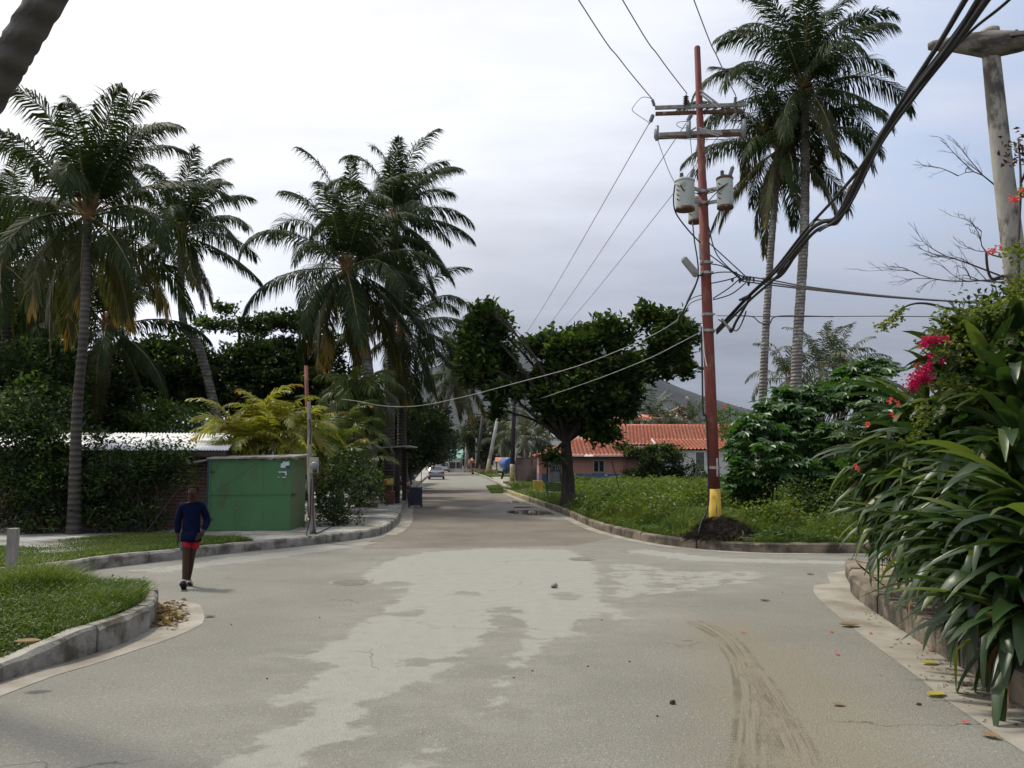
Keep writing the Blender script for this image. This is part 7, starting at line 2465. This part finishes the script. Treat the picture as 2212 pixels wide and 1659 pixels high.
# bench, yellow box, plants on the verge
q = G(1198, 1078, KZ)
th = thing('park_bench', 'broken dark green slatted bench beside the almond trunk', 'bench', tuple(q))
M['bench'] = pm('dark_green_slats', (0.045, 0.065, 0.035), 0.7, 0.3, 5)
mb = MB()
for i in range(5):
    bar(mb, q + Vector((-.34, .25 + i * .02, .38 + i * .075)), q + Vector((.36, .25 + i * .02, .36 + i * .075)), .02, .062)
mb.build('backrest', M['bench'], th)
for x, t_ in ((-.36, -.08), (.37, 0)):
    mb = MB()
    bar(mb, q + Vector((x + t_ * -1, .10, 0)), q + Vector((x + t_ * .4, .36, .78)), .05, .05)
    bar(mb, q + Vector((x, -.10, 0)), q + Vector((x, .26, .26)), .05, .05)
    mb.build('leg', M['dark_metal'], th)
mb = MB()
bar(mb, q + Vector((-.30, -.15, .10)), q + Vector((.40, -.05, .20)), .12, .03)
bar(mb, q + Vector((-.35, .0, .05)), q + Vector((-.1, -.1, .26)), .09, .03)
mb.build('seat', M['bench'], th)
q = G(1162, 1062, KZ)
th = thing('meter_box', 'yellow concrete box standing in the grass near the kerb', 'box', tuple(q))
mb = MB()
V = [(-.27, -.15, -.02), (.27, -.20, -.02), (.27, .22, -.02), (-.27, .24, -.02), (-.26, -.15, .60), (.28, -.20, .56), (.28, .22, .56), (-.26, .24, .60)]
mb.hexa([Vector(p) + q for p in V])
M['yellow_block'] = pm('ochre_yellow_paint', (0.52, 0.36, 0.06), 0.85, 0.12, 3, dirt_or_glint=(.36, .22, .05), dlo=.6, dhi=.8)
mb.build('box_body', M['yellow_block'], th, bevel=.012)
mb = MB()
mb.hexa([Vector((p[0] * 1.03, p[1] * 1.05, .60 - (.04 if p[0] > 0 else 0) + k)) + q for k in (0.001, .03) for p in V[:4]])
mb.build('cap', M['yellow_block'], th)
# concrete stub post on the left
q = G(24, 1240, KZ)
th = thing('stub_post', 'short square weathered post standing in the grass', 'post', tuple(q))
mb = MB()
mb.box((q.x, q.y, KZ + .30), (.135, .135, .72), .2)
mb.build('post_body', M['wood_grey'], th, bevel=.012)
mb = MB()
mb.box((q.x, q.y, KZ + .662), (.128, .128, .012), .2)
mb.build('post_top', M['concrete'], th)

# manhole covers, gutter litter
for (px, py), r, lab in (((757, 1258), .29, 'round iron manhole cover nearest the walking boy'), ((1256, 1208), .24, 'small round manhole cover with a ribbed rim beyond the dusty patch')):
    q = G(px, py)
    th = thing('manhole_cover', lab, 'manhole cover', tuple(q))
    mb = MB()
    mb.lathe([(r * 1.12, -.01), (r * 1.12, .006), (r * 1.0, .008), (r * 1.0, .002)], 32, q)
    mb.build('rim', M['gutter'], th)
    mb = MB()
    mb.lathe([(r * .985, -.01), (r * .985, .009), (.02, .009)], 32, q)
    for i in range(9):
        x = lerp(-r * .8, r * .8, i / 8)
        w = math.sqrt(max(0, r * r * .85 - x * x))
        mb.box(q + Vector((x, 0, .011)), (.02, 2 * w, .006))
    mb.build('lid', pm('worn_iron', (.155, .145, .125), .8, .25, 8), th)


def pebble(px, py, r, lab, mt_, sq=.6, name='stone', group=None):
    q = G(px, py)
    rg = np.random.default_rng(int(px))
    mb = MB()
    mb.ellip((q.x, q.y, r * sq * .7), (r, r * .8, r * sq), 9, 6)
    v = mb.V[0]
    mb.V[0] = v + rg.normal(size=v.shape) * r * .10
    return tag(mb.build(name, mt_, None, False, at=tuple(q)), lab, name, group)


pebble(1197, 1270, .055, 'pale angular stone lying in the middle of the dusty patch', M['concrete'], .8)
pebble(1453, 1521, .026, 'dark lump lying on the asphalt near the tyre tracks', M['soil_dark'], .7)
for px, py in ((1985, 1523),):
    pebble(px, py, .020, 'dark lump lying on the asphalt near the right gutter', M['soil_dark'], .5)
for i, (px, py) in enumerate(((500, 1350), (690, 1335), (577, 1467), (1110, 1465), (1150, 1450), (1420, 1548), (1360, 1430), (1270, 1440), (1690, 1280), (1300, 1340))):
    pebble(px, py, .010, 'tiny dark pebble on the asphalt', M['soil_dark'], .6, 'pebble', 'pebbles on the asphalt')


def fallen(px, py, s_, lab, mt_, name, group, z=.006, rz=0):
    q = G(px, py, z)
    rg = np.random.default_rng(int(px * 3 + py))
    mb = MB()
    n = 7
    V = []
    for i in range(n):
        t_ = i / (n - 1)
        w = s_ * .32 * math.sin(PI * (.05 + .9 * t_)) ** .8
        c_ = Vector(((t_ - .5) * s_, 0, .02 * s_ + .25 * s_ * (t_ - .5) ** 2))
        for k in (-1, 0, 1):
            V.append(Matrix.Rotation(rz + rg.uniform(-.05, .05), 3, 'Z') @ (c_ + Vector((0, k * w, abs(k) * w * .35))) + q)
    mb.add(V, [(i * 3 + j, i * 3 + j + 1, i * 3 + j + 4, i * 3 + j + 3) for i in range(n - 1) for j in range(2)])
    return tag(mb.build(name, mt_, None, True, at=tuple(q)), lab, name.replace('_', ' '), group)


fallen(2022, 1502, .17, 'large yellow fallen leaf beside the right gutter', M['litter_yellow'], 'fallen_leaf', 'fallen leaves', rz=.3)
fallen(1835, 1352, .22, 'pale dry leaf on the edge of the right gutter', M['litter'], 'fallen_leaf', 'fallen leaves', .010)
fallen(1652, 1297, .14, 'small brown leaf lying in front of the corner gutter', M['litter'], 'fallen_leaf', 'fallen leaves')
fallen(1812, 1523, .09, 'small dark leaf beyond the tyre tracks', M['litter'], 'fallen_leaf', 'fallen leaves')
fallen(1750, 1240, .14, 'brown leaf at the tip of the corner gutter', M['litter'], 'fallen_leaf', 'fallen leaves', .01, .4)
fallen(2008, 1433, .16, 'yellowish leaf lying in the right gutter', M['litter_yellow'], 'fallen_leaf', 'fallen leaves', .012, .2)
fallen(2080, 1478, .10, 'dark dry leaf lying in the right gutter', M['litter'], 'fallen_leaf', 'fallen leaves', .012, .8)
fallen(2140, 1590, .12, 'brown leaf near the bottom of the right gutter', M['litter'], 'fallen_leaf', 'fallen leaves', .012, 2.2)
fallen(58, 1389, .20, 'big brown curled leaf lying on the grass island', M['litter'], 'fallen_leaf', 'fallen leaves', .36, .2)
fallen(453, 1332, .13, 'brown leaf on the asphalt beside the left leaf pile', M['litter'], 'fallen_leaf', 'fallen leaves')
for px, py in ((1605, 1365), (1795, 1363), (1808, 1412), (1990, 1388), (2012, 1405), (1880, 1367), (2086, 1560)):
    fallen(px, py, .06, 'tiny red bougainvillea petal fallen on the ground near the right kerb', M['petal_red'], 'petal', 'fallen red petals', .012, px)

rg = np.random.default_rng(401)
mb = MB()
n = 420
t0, t1 = G(345, 1312), G(365, 1352)
f = rg.random(n)
x = lerp(t0.x, t1.x, f) + rg.normal(size=n) * .11 - .02
y = lerp(t0.y, t1.y, f) + rg.normal(size=n) * .16
z = .008 + rg.random(n) ** 2 * .05
dd = rg.normal(size=(n, 3))
dd[:, 2] *= .12
leaf_cards(mb, np.stack([x, y, z], 1), dd, rg.normal(size=(n, 3)) * .5 + [0, 0, 1], rg.uniform(.04, .13, n), rg.uniform(.015, .06, n), .3, (rg.random(n) < .12).astype(int))
stuff(mb.build('leaf_litter', [M['litter'], M['litter_yellow']]), 'dry leaves and twigs swept against the tip of the left kerb', 'litter')
mb = MB()
n = 300
pts = [G(a, b_, .006) for a, b_ in ((1990, 1400), (2060, 1450), (2130, 1500), (2212, 1570), (2100, 1480), (1900, 1330))]
k = rg.integers(0, len(pts), n)
c = np.array([tuple(p) for p in pts])[k] + np.stack([rg.normal(size=n) * .22 + .12, rg.normal(size=n) * .35, np.full(n, .006)], 1)
dd = rg.normal(size=(n, 3))
dd[:, 2] *= .15
leaf_cards(mb, c, dd, rg.normal(size=(n, 3)) * .3 + [0, 0, 1], rg.uniform(.015, .06, n), rg.uniform(.008, .025, n), .3)
stuff(mb.build('leaf_litter', M['litter']), 'small bits of dry leaf strewn in the right gutter', 'litter')
# ------------------------------------------------------------------ grass and weeds
GM = [M['grass'], M['grass_dark'], M['grass_dry']]
rg = np.random.default_rng(501)


def pick(n, x, y, dry=.03, s_=1.1, seed=5, dark_=0.0):
    v = np.clip(.5 + 1.8 * (vnoise(x, y, s_, seed) * .65 + vnoise(x, y, s_ * 2.6, seed + 50) * .35 - .5), 0, 1) - dark_
    mi = (rg.random(n) > np.clip((v - .36) * 2.6, .06, .95)).astype(int)
    return np.where(rg.random(n) < dry, 2, mi)


# lawn on the near left island
mb = MB()
vis = [p for p in A_poly if p[1] > 1] + [(-9, 1.5)]
x, y = scatter(rg, vis, 330000)
k = (x > -8.3) & (x < -.55 * y + 2.2) & (sd(x, y, A_poly) > -.02)
x, y = x[k], y[k]
d = sd(x, y, A_poly)
v = vnoise(x, y, 1.6, 9)
back = np.clip((y + 0.55 * x - 5.6) / 1.2, 0, 1)
h = (.030 + .08 * v + .14 * np.clip(v - .55, 0, 1)) * rg.uniform(.5, 1.35, len(x)) * (1 + .8 * back)
blades(mb, rg, x, y, hA(x, y) - .012, h, rg.uniform(.006, .013, len(x)), 1.3, pick(len(x), x, y, .03, 1.6, 9, .14))
n = 26000
i = rg.integers(0, len(x), n)
c = np.stack([x[i], y[i], hA(x[i], y[i]) + h[i] * rg.uniform(.4, .95, n)], 1)
dd = rg.normal(size=(n, 3))
dd[:, 2] = .25
leaf_cards(mb, c, dd, rg.normal(size=(n, 3)) * .35 + [0, 0, 1], rg.uniform(.025, .055, n), rg.uniform(.015, .03, n), .15, (rg.random(n) < .5).astype(int))
stuff(mb.build('grass', GM), 'thick green grass and clover on the near kerbed island', 'grass')

# ragged grass strip along the far left kerb
mb = MB()
bl = [q for q in B_line if q.y < 17.6 and q.x > -16]
strip_ = [tuple(q) for q in offset2(bl, .14)] + [tuple(q) for q in offset2(bl, 3.8)][::-1]
x, y = scatter(rg, strip_, 420000)
dk = segdist(x, y, bl)
v = vnoise(x, y, 1.3, 12)
wid = np.clip(1.15 + (-5.5 - x) * .75, .3, 3.6)
k = (v + .55 * (1 - dk / wid) + rg.normal(size=len(x)) * .07 > .47) & (x > -14)
x, y, v, dk = x[k], y[k], v[k], dk[k]
h = (.03 + .12 * v) * rg.uniform(.5, 1.3, len(x)) * np.clip(1.3 - dk * .5, .4, 1)
blades(mb, rg, x, y, np.full(len(x), BH - .015), h, rg.uniform(.009, .018, len(x)), 1.2, pick(len(x), x, y, .05, 1.3, 13))
stuff(mb.build('grass', GM), 'ragged strip of grass between the far left kerb and the tiled pavement', 'grass')

# weeds filling the far right verge
mb = MB()
for (y0, y1, n, wk) in ((16.5, 26, 230000, 1.0), (26, 42, 130000, 1.7), (42, 62, 60000, 2.8)):
    x = rg.uniform(-1.5, 15, n)
    y = rg.uniform(y0, y1, n)
    dk = sd(x, y, C_poly)
    tr = np.hypot(x - tb.x, y - tb.y)
    k = (dk > -.03) & (x < y * .52 + 1) & ((x - 4.6) ** 2 / .22 + (y - 18.1) ** 2 / .2 > 1)
    k &= (tr > .9) | (rg.random(n) < .4)
    x, y, dk = x[k], y[k], dk[k]
    v = np.clip(.5 + 1.7 * (vnoise(x, y, 1.0, 21) * .6 + vnoise(x, y, 2.7, 22) * .4 - .5), 0, 1)
    street = np.clip((x - (2.6 - (y - 23) * .09)) / 1.2, 0.0, 1)
    far = np.clip((y - 40) / 6, 0, 1) * np.clip((4.2 - x) / 2, 0, 1)
    h = (.08 + .85 * np.clip(v - .30, 0, 1) * np.clip(dk / .5, .4, 1)) * rg.uniform(.5, 1.25, len(x)) * (1 - .55 * np.clip((34 - y) * 0 + (y - 30) / 8, 0, 1) * (1 - np.clip((x - 2.6) / 1.5, 0, 1))) * (1 - .6 * far)
    blades(mb, rg, x, y, np.full(len(x), CHt - .02), h, rg.uniform(.010, .020, len(x)) * wk, .9, pick(len(x), x, y, .03, 1.0, 21))
    kk = np.flatnonzero((dk > 2.2 + 1.2 * (v - .5)) | (rg.random(len(x)) < .12))
    m_ = len(kk) // 3
    i = kk[rg.integers(0, len(kk), m_)]
    c = np.stack([x[i], y[i], CHt + h[i] * rg.uniform(.5, 1.1, m_)], 1)
    dd = rg.normal(size=(m_, 3))
    dd[:, 2] = .2
    leaf_cards(mb, c, dd, rg.normal(size=(m_, 3)) * .4 + [0, 0, 1], rg.uniform(.07, .17, m_) * wk ** .6, rg.uniform(.04, .09, m_) * wk ** .6, .2, pick(m_, x[i], y[i], 0, 1.0, 21))
stuff(mb.build('weeds', GM), 'lush weeds and grass covering the verge in front of the pink house', 'weeds')
# grass further down the street
mb = MB()
n = 60000
y = rg.uniform(54, 150, n)
x = rg.uniform(-9, 14, n)
ed = np.interp(y, [54, 74, 100, 140, 200], [-.2, -1.55, -3.35, -6.6, -11.2])
k = (x > ed + .2) & ~((x < 5) & (y > 66) & (y < 90))
x, y = x[k], y[k]
blades(mb, rg, x, y, np.full(len(x), CHt - .02), rg.uniform(.06, .28, len(x)), rg.uniform(.05, .11, len(x)), .8, pick(len(x), x, y, .05, .3, 31))
stuff(mb.build('grass', GM), 'grass verge along the far right side of the street', 'grass')
# the tuft that spills onto the road and the concrete apron
mb = MB()
n = 9000
x, y = scatter(rg, gp([(1050, 1052), (1080, 1048), (1096, 1056), (1085, 1066), (1062, 1066)]), n)
blades(mb, rg, x, y, np.zeros(len(x)), rg.uniform(.04, .16, len(x)), rg.uniform(.02, .05, len(x)), .9, pick(len(x), x, y, .1))
stuff(mb.build('grass', GM), 'patch of grass creeping over the road edge before the yellow kerb', 'grass')
slab('driveway', [tuple(G(a, b_, .215))[:2] for a, b_ in ((1056, 1024), (1100, 1022), (1112, 1040), (1108, 1052), (1088, 1050), (1070, 1038))], .218, M['gutter'], .1)

# ------------------------------------------------------------------ strap leaved plants by the near right kerb
def strapleaf(mb, base, az, el, L, Wd, droop, kink=0.0, mi=0, roll=0.0, n=9):
    s = np.linspace(0, 1, n)
    e = el - droop * s ** 1.5
    if kink:
        e = e - kink * (s > .55)
    e = np.maximum(e, -1.5)
    d = np.stack([np.cos(az) * np.cos(e), np.sin(az) * np.cos(e), np.sin(e)], 1)
    p = np.zeros((n, 3))
    p[0] = base
    for i in range(1, n):
        p[i] = p[i - 1] + d[i - 1] * L / (n - 1)
    side = np.array([-math.sin(az), math.cos(az), 0.0])
    up = np.cross(d, side)
    up = np.where(up[:, 2:3] < 0, -up, up)
    r = roll * (1 - .4 * s)[:, None]
    sd_ = side * np.cos(r) + up * np.sin(r)
    upr = up * np.cos(r) - side * np.sin(r)
    w = (Wd * .5 * np.minimum(1, .35 + 1.6 * s) * np.clip(1 - ((s - .45) / .56) ** 2 * (s > .45), 0, 1) ** .75)[:, None]
    V = np.stack([p - sd_ * w + upr * w * .35, p, p + sd_ * w + upr * w * .35], 1).reshape(-1, 3)
    i = np.arange(n - 1)[:, None] * 3
    mb.arr(V, np.concatenate([i + np.array([[0, 1, 4, 3]]), i + np.array([[1, 2, 5, 4]])]), mi)


def strap_plant(lab, spots, seed, L, Wd, n, name='strap_leaved_plant', bias=(-.55, -.35), el=(80, -35), droop=1.2):
    rg = np.random.default_rng(seed)
    b0 = P(*spots[0])
    th = thing(name, lab, 'plant', (b0.x, b0.y, .3))
    ms, ml = MB(), MB()
    for px, py, Y in spots:
        c = P(px, py, Y)
        ms.tube(spline([(c.x + .15, c.y + .15, .3), c.lerp(Vector((c.x + .1, c.y + .1, .3)), .5), c], 4), [.045] * 8 + [.035], 7)
        for i in range(n):
            f = (i + .5) / n
            az = rg.uniform(0, 2 * PI)
            v = np.array([math.cos(az), math.sin(az)]) + np.array(bias) * rg.uniform(.2, 1.6)
            az = math.atan2(v[1], v[0])
            e = rad(lerp(el[0], el[1], f)) + rg.uniform(-.2, .2)
            mi = 1 if rg.random() < .13 else (2 if f > .85 and rg.random() < .3 else 0)
            strapleaf(ml, np.array(c) + rg.normal(size=3) * .03, az, e, L * rg.uniform(.7, 1.15), Wd * rg.uniform(.75, 1.2), droop * rg.uniform(.6, 1.4), rg.uniform(.4, 1.1) if rg.random() < .22 else 0, mi, rg.uniform(-.7, .7))
    ms.build('stem', M['areca_green'], th, True)
    ml.build('foliage', [M['strap'], M['strap_light'], M['strap_dry']], th, True)
    return th


strap_plant('big strap leaved plant spilling long dark leaves over the near right kerb', [(2020, 1040, 9.6), (2080, 1000, 9.0), (2060, 1100, 8.9), (2130, 1080, 8.3), (2110, 1170, 8.1), (2180, 1040, 7.9), (2190, 1150, 7.5), (2170, 1250, 7.2), (2240, 1230, 6.8), (2250, 1100, 7.0), (2040, 1160, 9.2), (1990, 1120, 10.0), (2230, 1330, 6.4), (2290, 1180, 6.4)], 601, 1.05, .118, 40, bias=(-.95, -.35), el=(52, -45), droop=.95)
strap_plant('strap leaved plant at the far end of the bed with leaves pointing at the road', [(1990, 980, 10.3), (1965, 1040, 10.4), (1975, 1110, 10.5), (2030, 930, 10.0), (2010, 1060, 10.2), (2000, 900, 10.2), (1950, 990, 10.6)], 602, 1.08, .115, 38, bias=(-1.0, -.25), el=(50, -40), droop=.85)
strap_plant('plant with broad oval leaves standing under the bougainvillea', [(2120, 760, 9.2), (2075, 800, 9.4), (2150, 820, 8.8), (2060, 870, 9.4), (2120, 900, 8.8), (2200, 870, 8.3), (2190, 760, 9.0), (2050, 950, 9.4), (2210, 960, 8.0)], 603, .75, .15, 26, name='broad_leaved_plant', bias=(-.6, -.2), el=(75, -10), droop=.7)
# small round leaved seedling at the kerb end
bush('seedling', 'small plant with big round pale leaves at the kerb end', G(1930, 1215, .25), [B_(1912, 1185, 11.3, .09, .09, .12), B_(1925, 1165, 11.4, .08, .08, .1)], 611, leaf=.12, wide=.11, dens=160, k=2, mats=[M['castor'], M['castor']], stems=3, sub=5, cat='plant')


# bougainvillea tumbling over the plants
rg = np.random.default_rng(621)
th = thing('bougainvillea', 'bougainvillea with magenta flowers tumbling over the strap leaved plants', 'climbing shrub', tuple(P(2180, 1150, 9.6)))
bb = [B_(2040, 700, 9.2, .22, .3, .14), B_(2110, 690, 9.3, .3, .35, .16), B_(2180, 680, 9.3, .35, .4, .2), B_(2010, 755, 9.0, .18, .25, .12), B_(2080, 780, 9.0, .25, .3, .16), B_(2160, 770, 9.0, .35, .35, .25), B_(2030, 850, 8.9, .2, .25, .15), B_(2100, 860, 8.8, .25, .3, .18), B_(2190, 870, 8.7, .3, .3, .25),
      B_(1975, 900, 9.1, .16, .2, .12), B_(1960, 960, 9.2, .2, .2, .12), B_(2130, 960, 8.5, .25, .25, .18), B_(2200, 980, 8.2, .22, .25, .2), B_(1990, 740, 9.1, .12, .15, .1), B_(2200, 630, 9.6, .3, .3, .15), B_(2170, 560, 9.8, .16, .2, .1), B_(2195, 420, 10.2, .12, .2, .16), B_(2200, 345, 10.4, .08, .1, .1)]
mb = MB()
for pts in ([P(2180, 1150, 9.6), P(2170, 900, 9.5), P(2130, 700, 9.4), P(2040, 665, 9.2), P(1985, 655, 9.1), P(1945, 668, 9.1), P(1930, 690, 9.0), P(1895, 708, 9.0)], [P(2180, 1150, 9.6), P(2210, 800, 9.8), P(2200, 560, 10), P(2205, 400, 10.2), P(2200, 300, 10.4)], [P(2150, 1000, 9.3), P(2080, 850, 9.0), P(2000, 820, 8.9), P(1960, 850, 9.0)], [P(2150, 1000, 9.3), P(2060, 760, 9.0), P(2000, 735, 8.9)],
            [P(2180, 1100, 9.5), P(2190, 640, 9.6), P(2140, 600, 9.8), P(2130, 545, 9.8)]):
    mb.tube(spline(pts, 6), [max(.006, .022 - .0004 * i) for i in range((len(pts) - 1) * 6 + 1)], 6)
mb.build('stem', M['bark'], th, True)
mb = MB()
cl = blob_pts(rg, bb, 800, 12, .4)
cl[:, 1] -= .25
sp_ = np.array([tuple(P(a, b_, 9.0)) for a, b_ in ((1945, 672), (1940, 680), (1936, 688), (1930, 694), (1922, 700), (1914, 704), (1906, 706), (1898, 708), (1943, 676), (1928, 697), (1910, 706))])
cl = np.concatenate([cl, np.repeat(sp_, 2, 0)])
rosettes(mb, rg, cl, 5, .062, .042, .2, .03, (rg.random(len(cl)) < .25).astype(int))
mb.build('foliage', [M['boug'], M['mid_leaf']], th)
mb = MB()
fl_ = []
for px, py, w, h, n in ((2015, 738, 26, 10, 60), (2035, 735, 16, 9, 30), (1998, 742, 12, 10, 24), (1990, 815, 24, 16, 80), (1975, 832, 18, 14, 50), (2002, 800, 14, 14, 40), (2010, 768, 7, 6, 10), (2008, 785, 6, 6, 9), (2036, 778, 6, 5, 8), (2080, 876, 5, 4, 6)):
    fl_.append(np.array([tuple(P(px + rg.normal() * w * .5, py + rg.normal() * h * .5, 8.72 + rg.normal() * .05)) for _ in range(n)]))
rosettes(mb, rg, np.concatenate(fl_), 3, .035, .032, .1, .012)
fl_ = []
for px, py, w, h, n in ((1925, 867, 6, 6, 7), (1942, 872, 4, 4, 3), (1928, 898, 4, 5, 4), (1872, 915, 5, 3, 3), (2146, 540, 10, 6, 14), (2190, 432, 8, 9, 14), (2208, 412, 5, 5, 8), (1850, 1010, 6, 3, 5)):
    fl_.append(np.array([tuple(P(px + rg.normal() * w * .5, py + rg.normal() * h * .5, 8.9 + rg.normal() * .05)) for _ in range(n)]))
rosettes(mb, rg, np.concatenate(fl_), 3, .035, .032, .1, .012, 1)
mb.build('blossom', [M['petal'], M['petal_red']], th)
# darker growth that fills the bed behind
bush('hedge_shrub', 'dark dense shrubbery filling the bed behind the bougainvillea', P(2260, 1150, 10.4), [B_(2180, 760, 10.3, .7, .5, .45), B_(2230, 900, 9.8, .8, .6, .7), B_(2150, 900, 10.2, .6, .5, .6), B_(2200, 1080, 9.2, .8, .6, .7), B_(2110, 1050, 10, .6, .5, .6), B_(2280, 1200, 8.2, .7, .6, .6), B_(2120, 680, 10.6, .4, .4, .2), B_(2240, 660, 10.6, .6, .5, .3), B_(2290, 1000, 8.8, .7, .7, .7), B_(2080, 950, 10.4, .45, .4, .5), B_(2060, 1090, 10.4, .4, .3, .4)], 641, leaf=.10, wide=.05, dens=520, k=6, bright=.12)
bush('red_leaved_vine', 'wine red leaves hanging by the weathered pole', P(2240, 380, 10.6), [B_(2208, 315, 10.4, .09, .1, .10), B_(2225, 330, 10.4, .12, .1, .14)], 642, leaf=.09, wide=.06, dens=900, k=4, mats=[pm('wine_red_leaf', (.07, .018, .03), .5), M['boug']], bright=.08, stems=3, cat='vine')

bush('hedge_shrub', 'dark hedge standing further back in the planted bed, past the weathered pole', (9.5, 10.5, .3), [((8.2, 10.6, 1.2), (1.2, .8, 1.0)), ((10.2, 10.4, 1.3), (1.4, .8, 1.1)), ((12.6, 10.2, 1.3), (1.5, .8, 1.1)), ((8.8, 8.4, 1.0), (1.0, 1.0, .8))], 643, leaf=.12, wide=.06, dens=200, k=6, bright=.12)

# ------------------------------------------------------------------ hill on the horizon
ridge_px = [(-900, 985), (0, 960), (500, 905), (700, 855), (850, 822), (930, 794), (980, 776), (1040, 752), (1100, 735), (1170, 720), (1260, 720), (1330, 745), (1400, 803), (1440, 823), (1490, 842), (1530, 858), (1600, 879), (1680, 897), (1800, 917), (1950, 938), (2150, 958), (2500, 972), (3200, 990)]
YR = 2400.0
rx = np.array([P(a, b_, YR).x for a, b_ in ridge_px])
rz = np.array([P(a, b_, YR).z for a, b_ in ridge_px])
gx, gy, gf = grid(-2600, 2900, 1000, 3600, 26, 26)
hr = np.interp(gx, rx, rz)
hr = hr + 5 * (vnoise(gx, gx * 0, .012, 3) - .5)
fall = np.where(gy < YR, np.clip((gy - 1000) / (YR - 1000), 0, 1) ** 1.35, np.clip((3600 - gy) / 1200, 0, 1) ** .8)
gul = (vnoise(gx, gy * .35, .011, 4) - .5) * 60 + (vnoise(gx, gy, .03, 6) - .5) * 22
z = hr * fall + gul * np.clip(fall * (1 - fall) * 3.2, 0, 1) * np.clip(hr / 250, .1, 1) - 1
mb = MB()
mb.arr(np.stack([gx, gy, np.maximum(z, -2)], 1), gf)
mh = pm('hill_scrub', (0.013, 0.018, 0.022), 0.95, 0.35, 0.012, dirt_or_glint=(.022, .026, .028), dlo=.5, dhi=.68, dscale=.02)
structure(mb.build('hill', mh, smooth=True))

# damp sea air over the whole place
HAZE = True
if HAZE:
    mb = MB()
    mb.hexa([(-4300, -400, -3.2), (4300, -400, -3.2), (4300, 4300, -3.2), (-4300, 4300, -3.2), (-4300, -400, 520), (4300, -400, 520), (4300, 4300, 520), (-4300, 4300, 520)])
    hz = bpy.data.materials.new('haze_air')
    hz.use_nodes = True
    t = NT(hz.node_tree)
    hz.node_tree.nodes.remove(hz.node_tree.nodes['Principled BSDF'])
    pv_ = t.n('ShaderNodeVolumePrincipled')
    pv_.inputs['Density'].default_value = 0.00003
    pv_.inputs['Color'].default_value = (0.76, 0.86, 1.0, 1)
    pv_.inputs['Anisotropy'].default_value = 0.0
    t.l(pv_.outputs[0], hz.node_tree.nodes['Material Output'].inputs['Volume'])
    o = mb.build('haze', hz)
    tag(o, 'pale humid haze hanging over the street and the hill', 'haze', None, 'stuff')
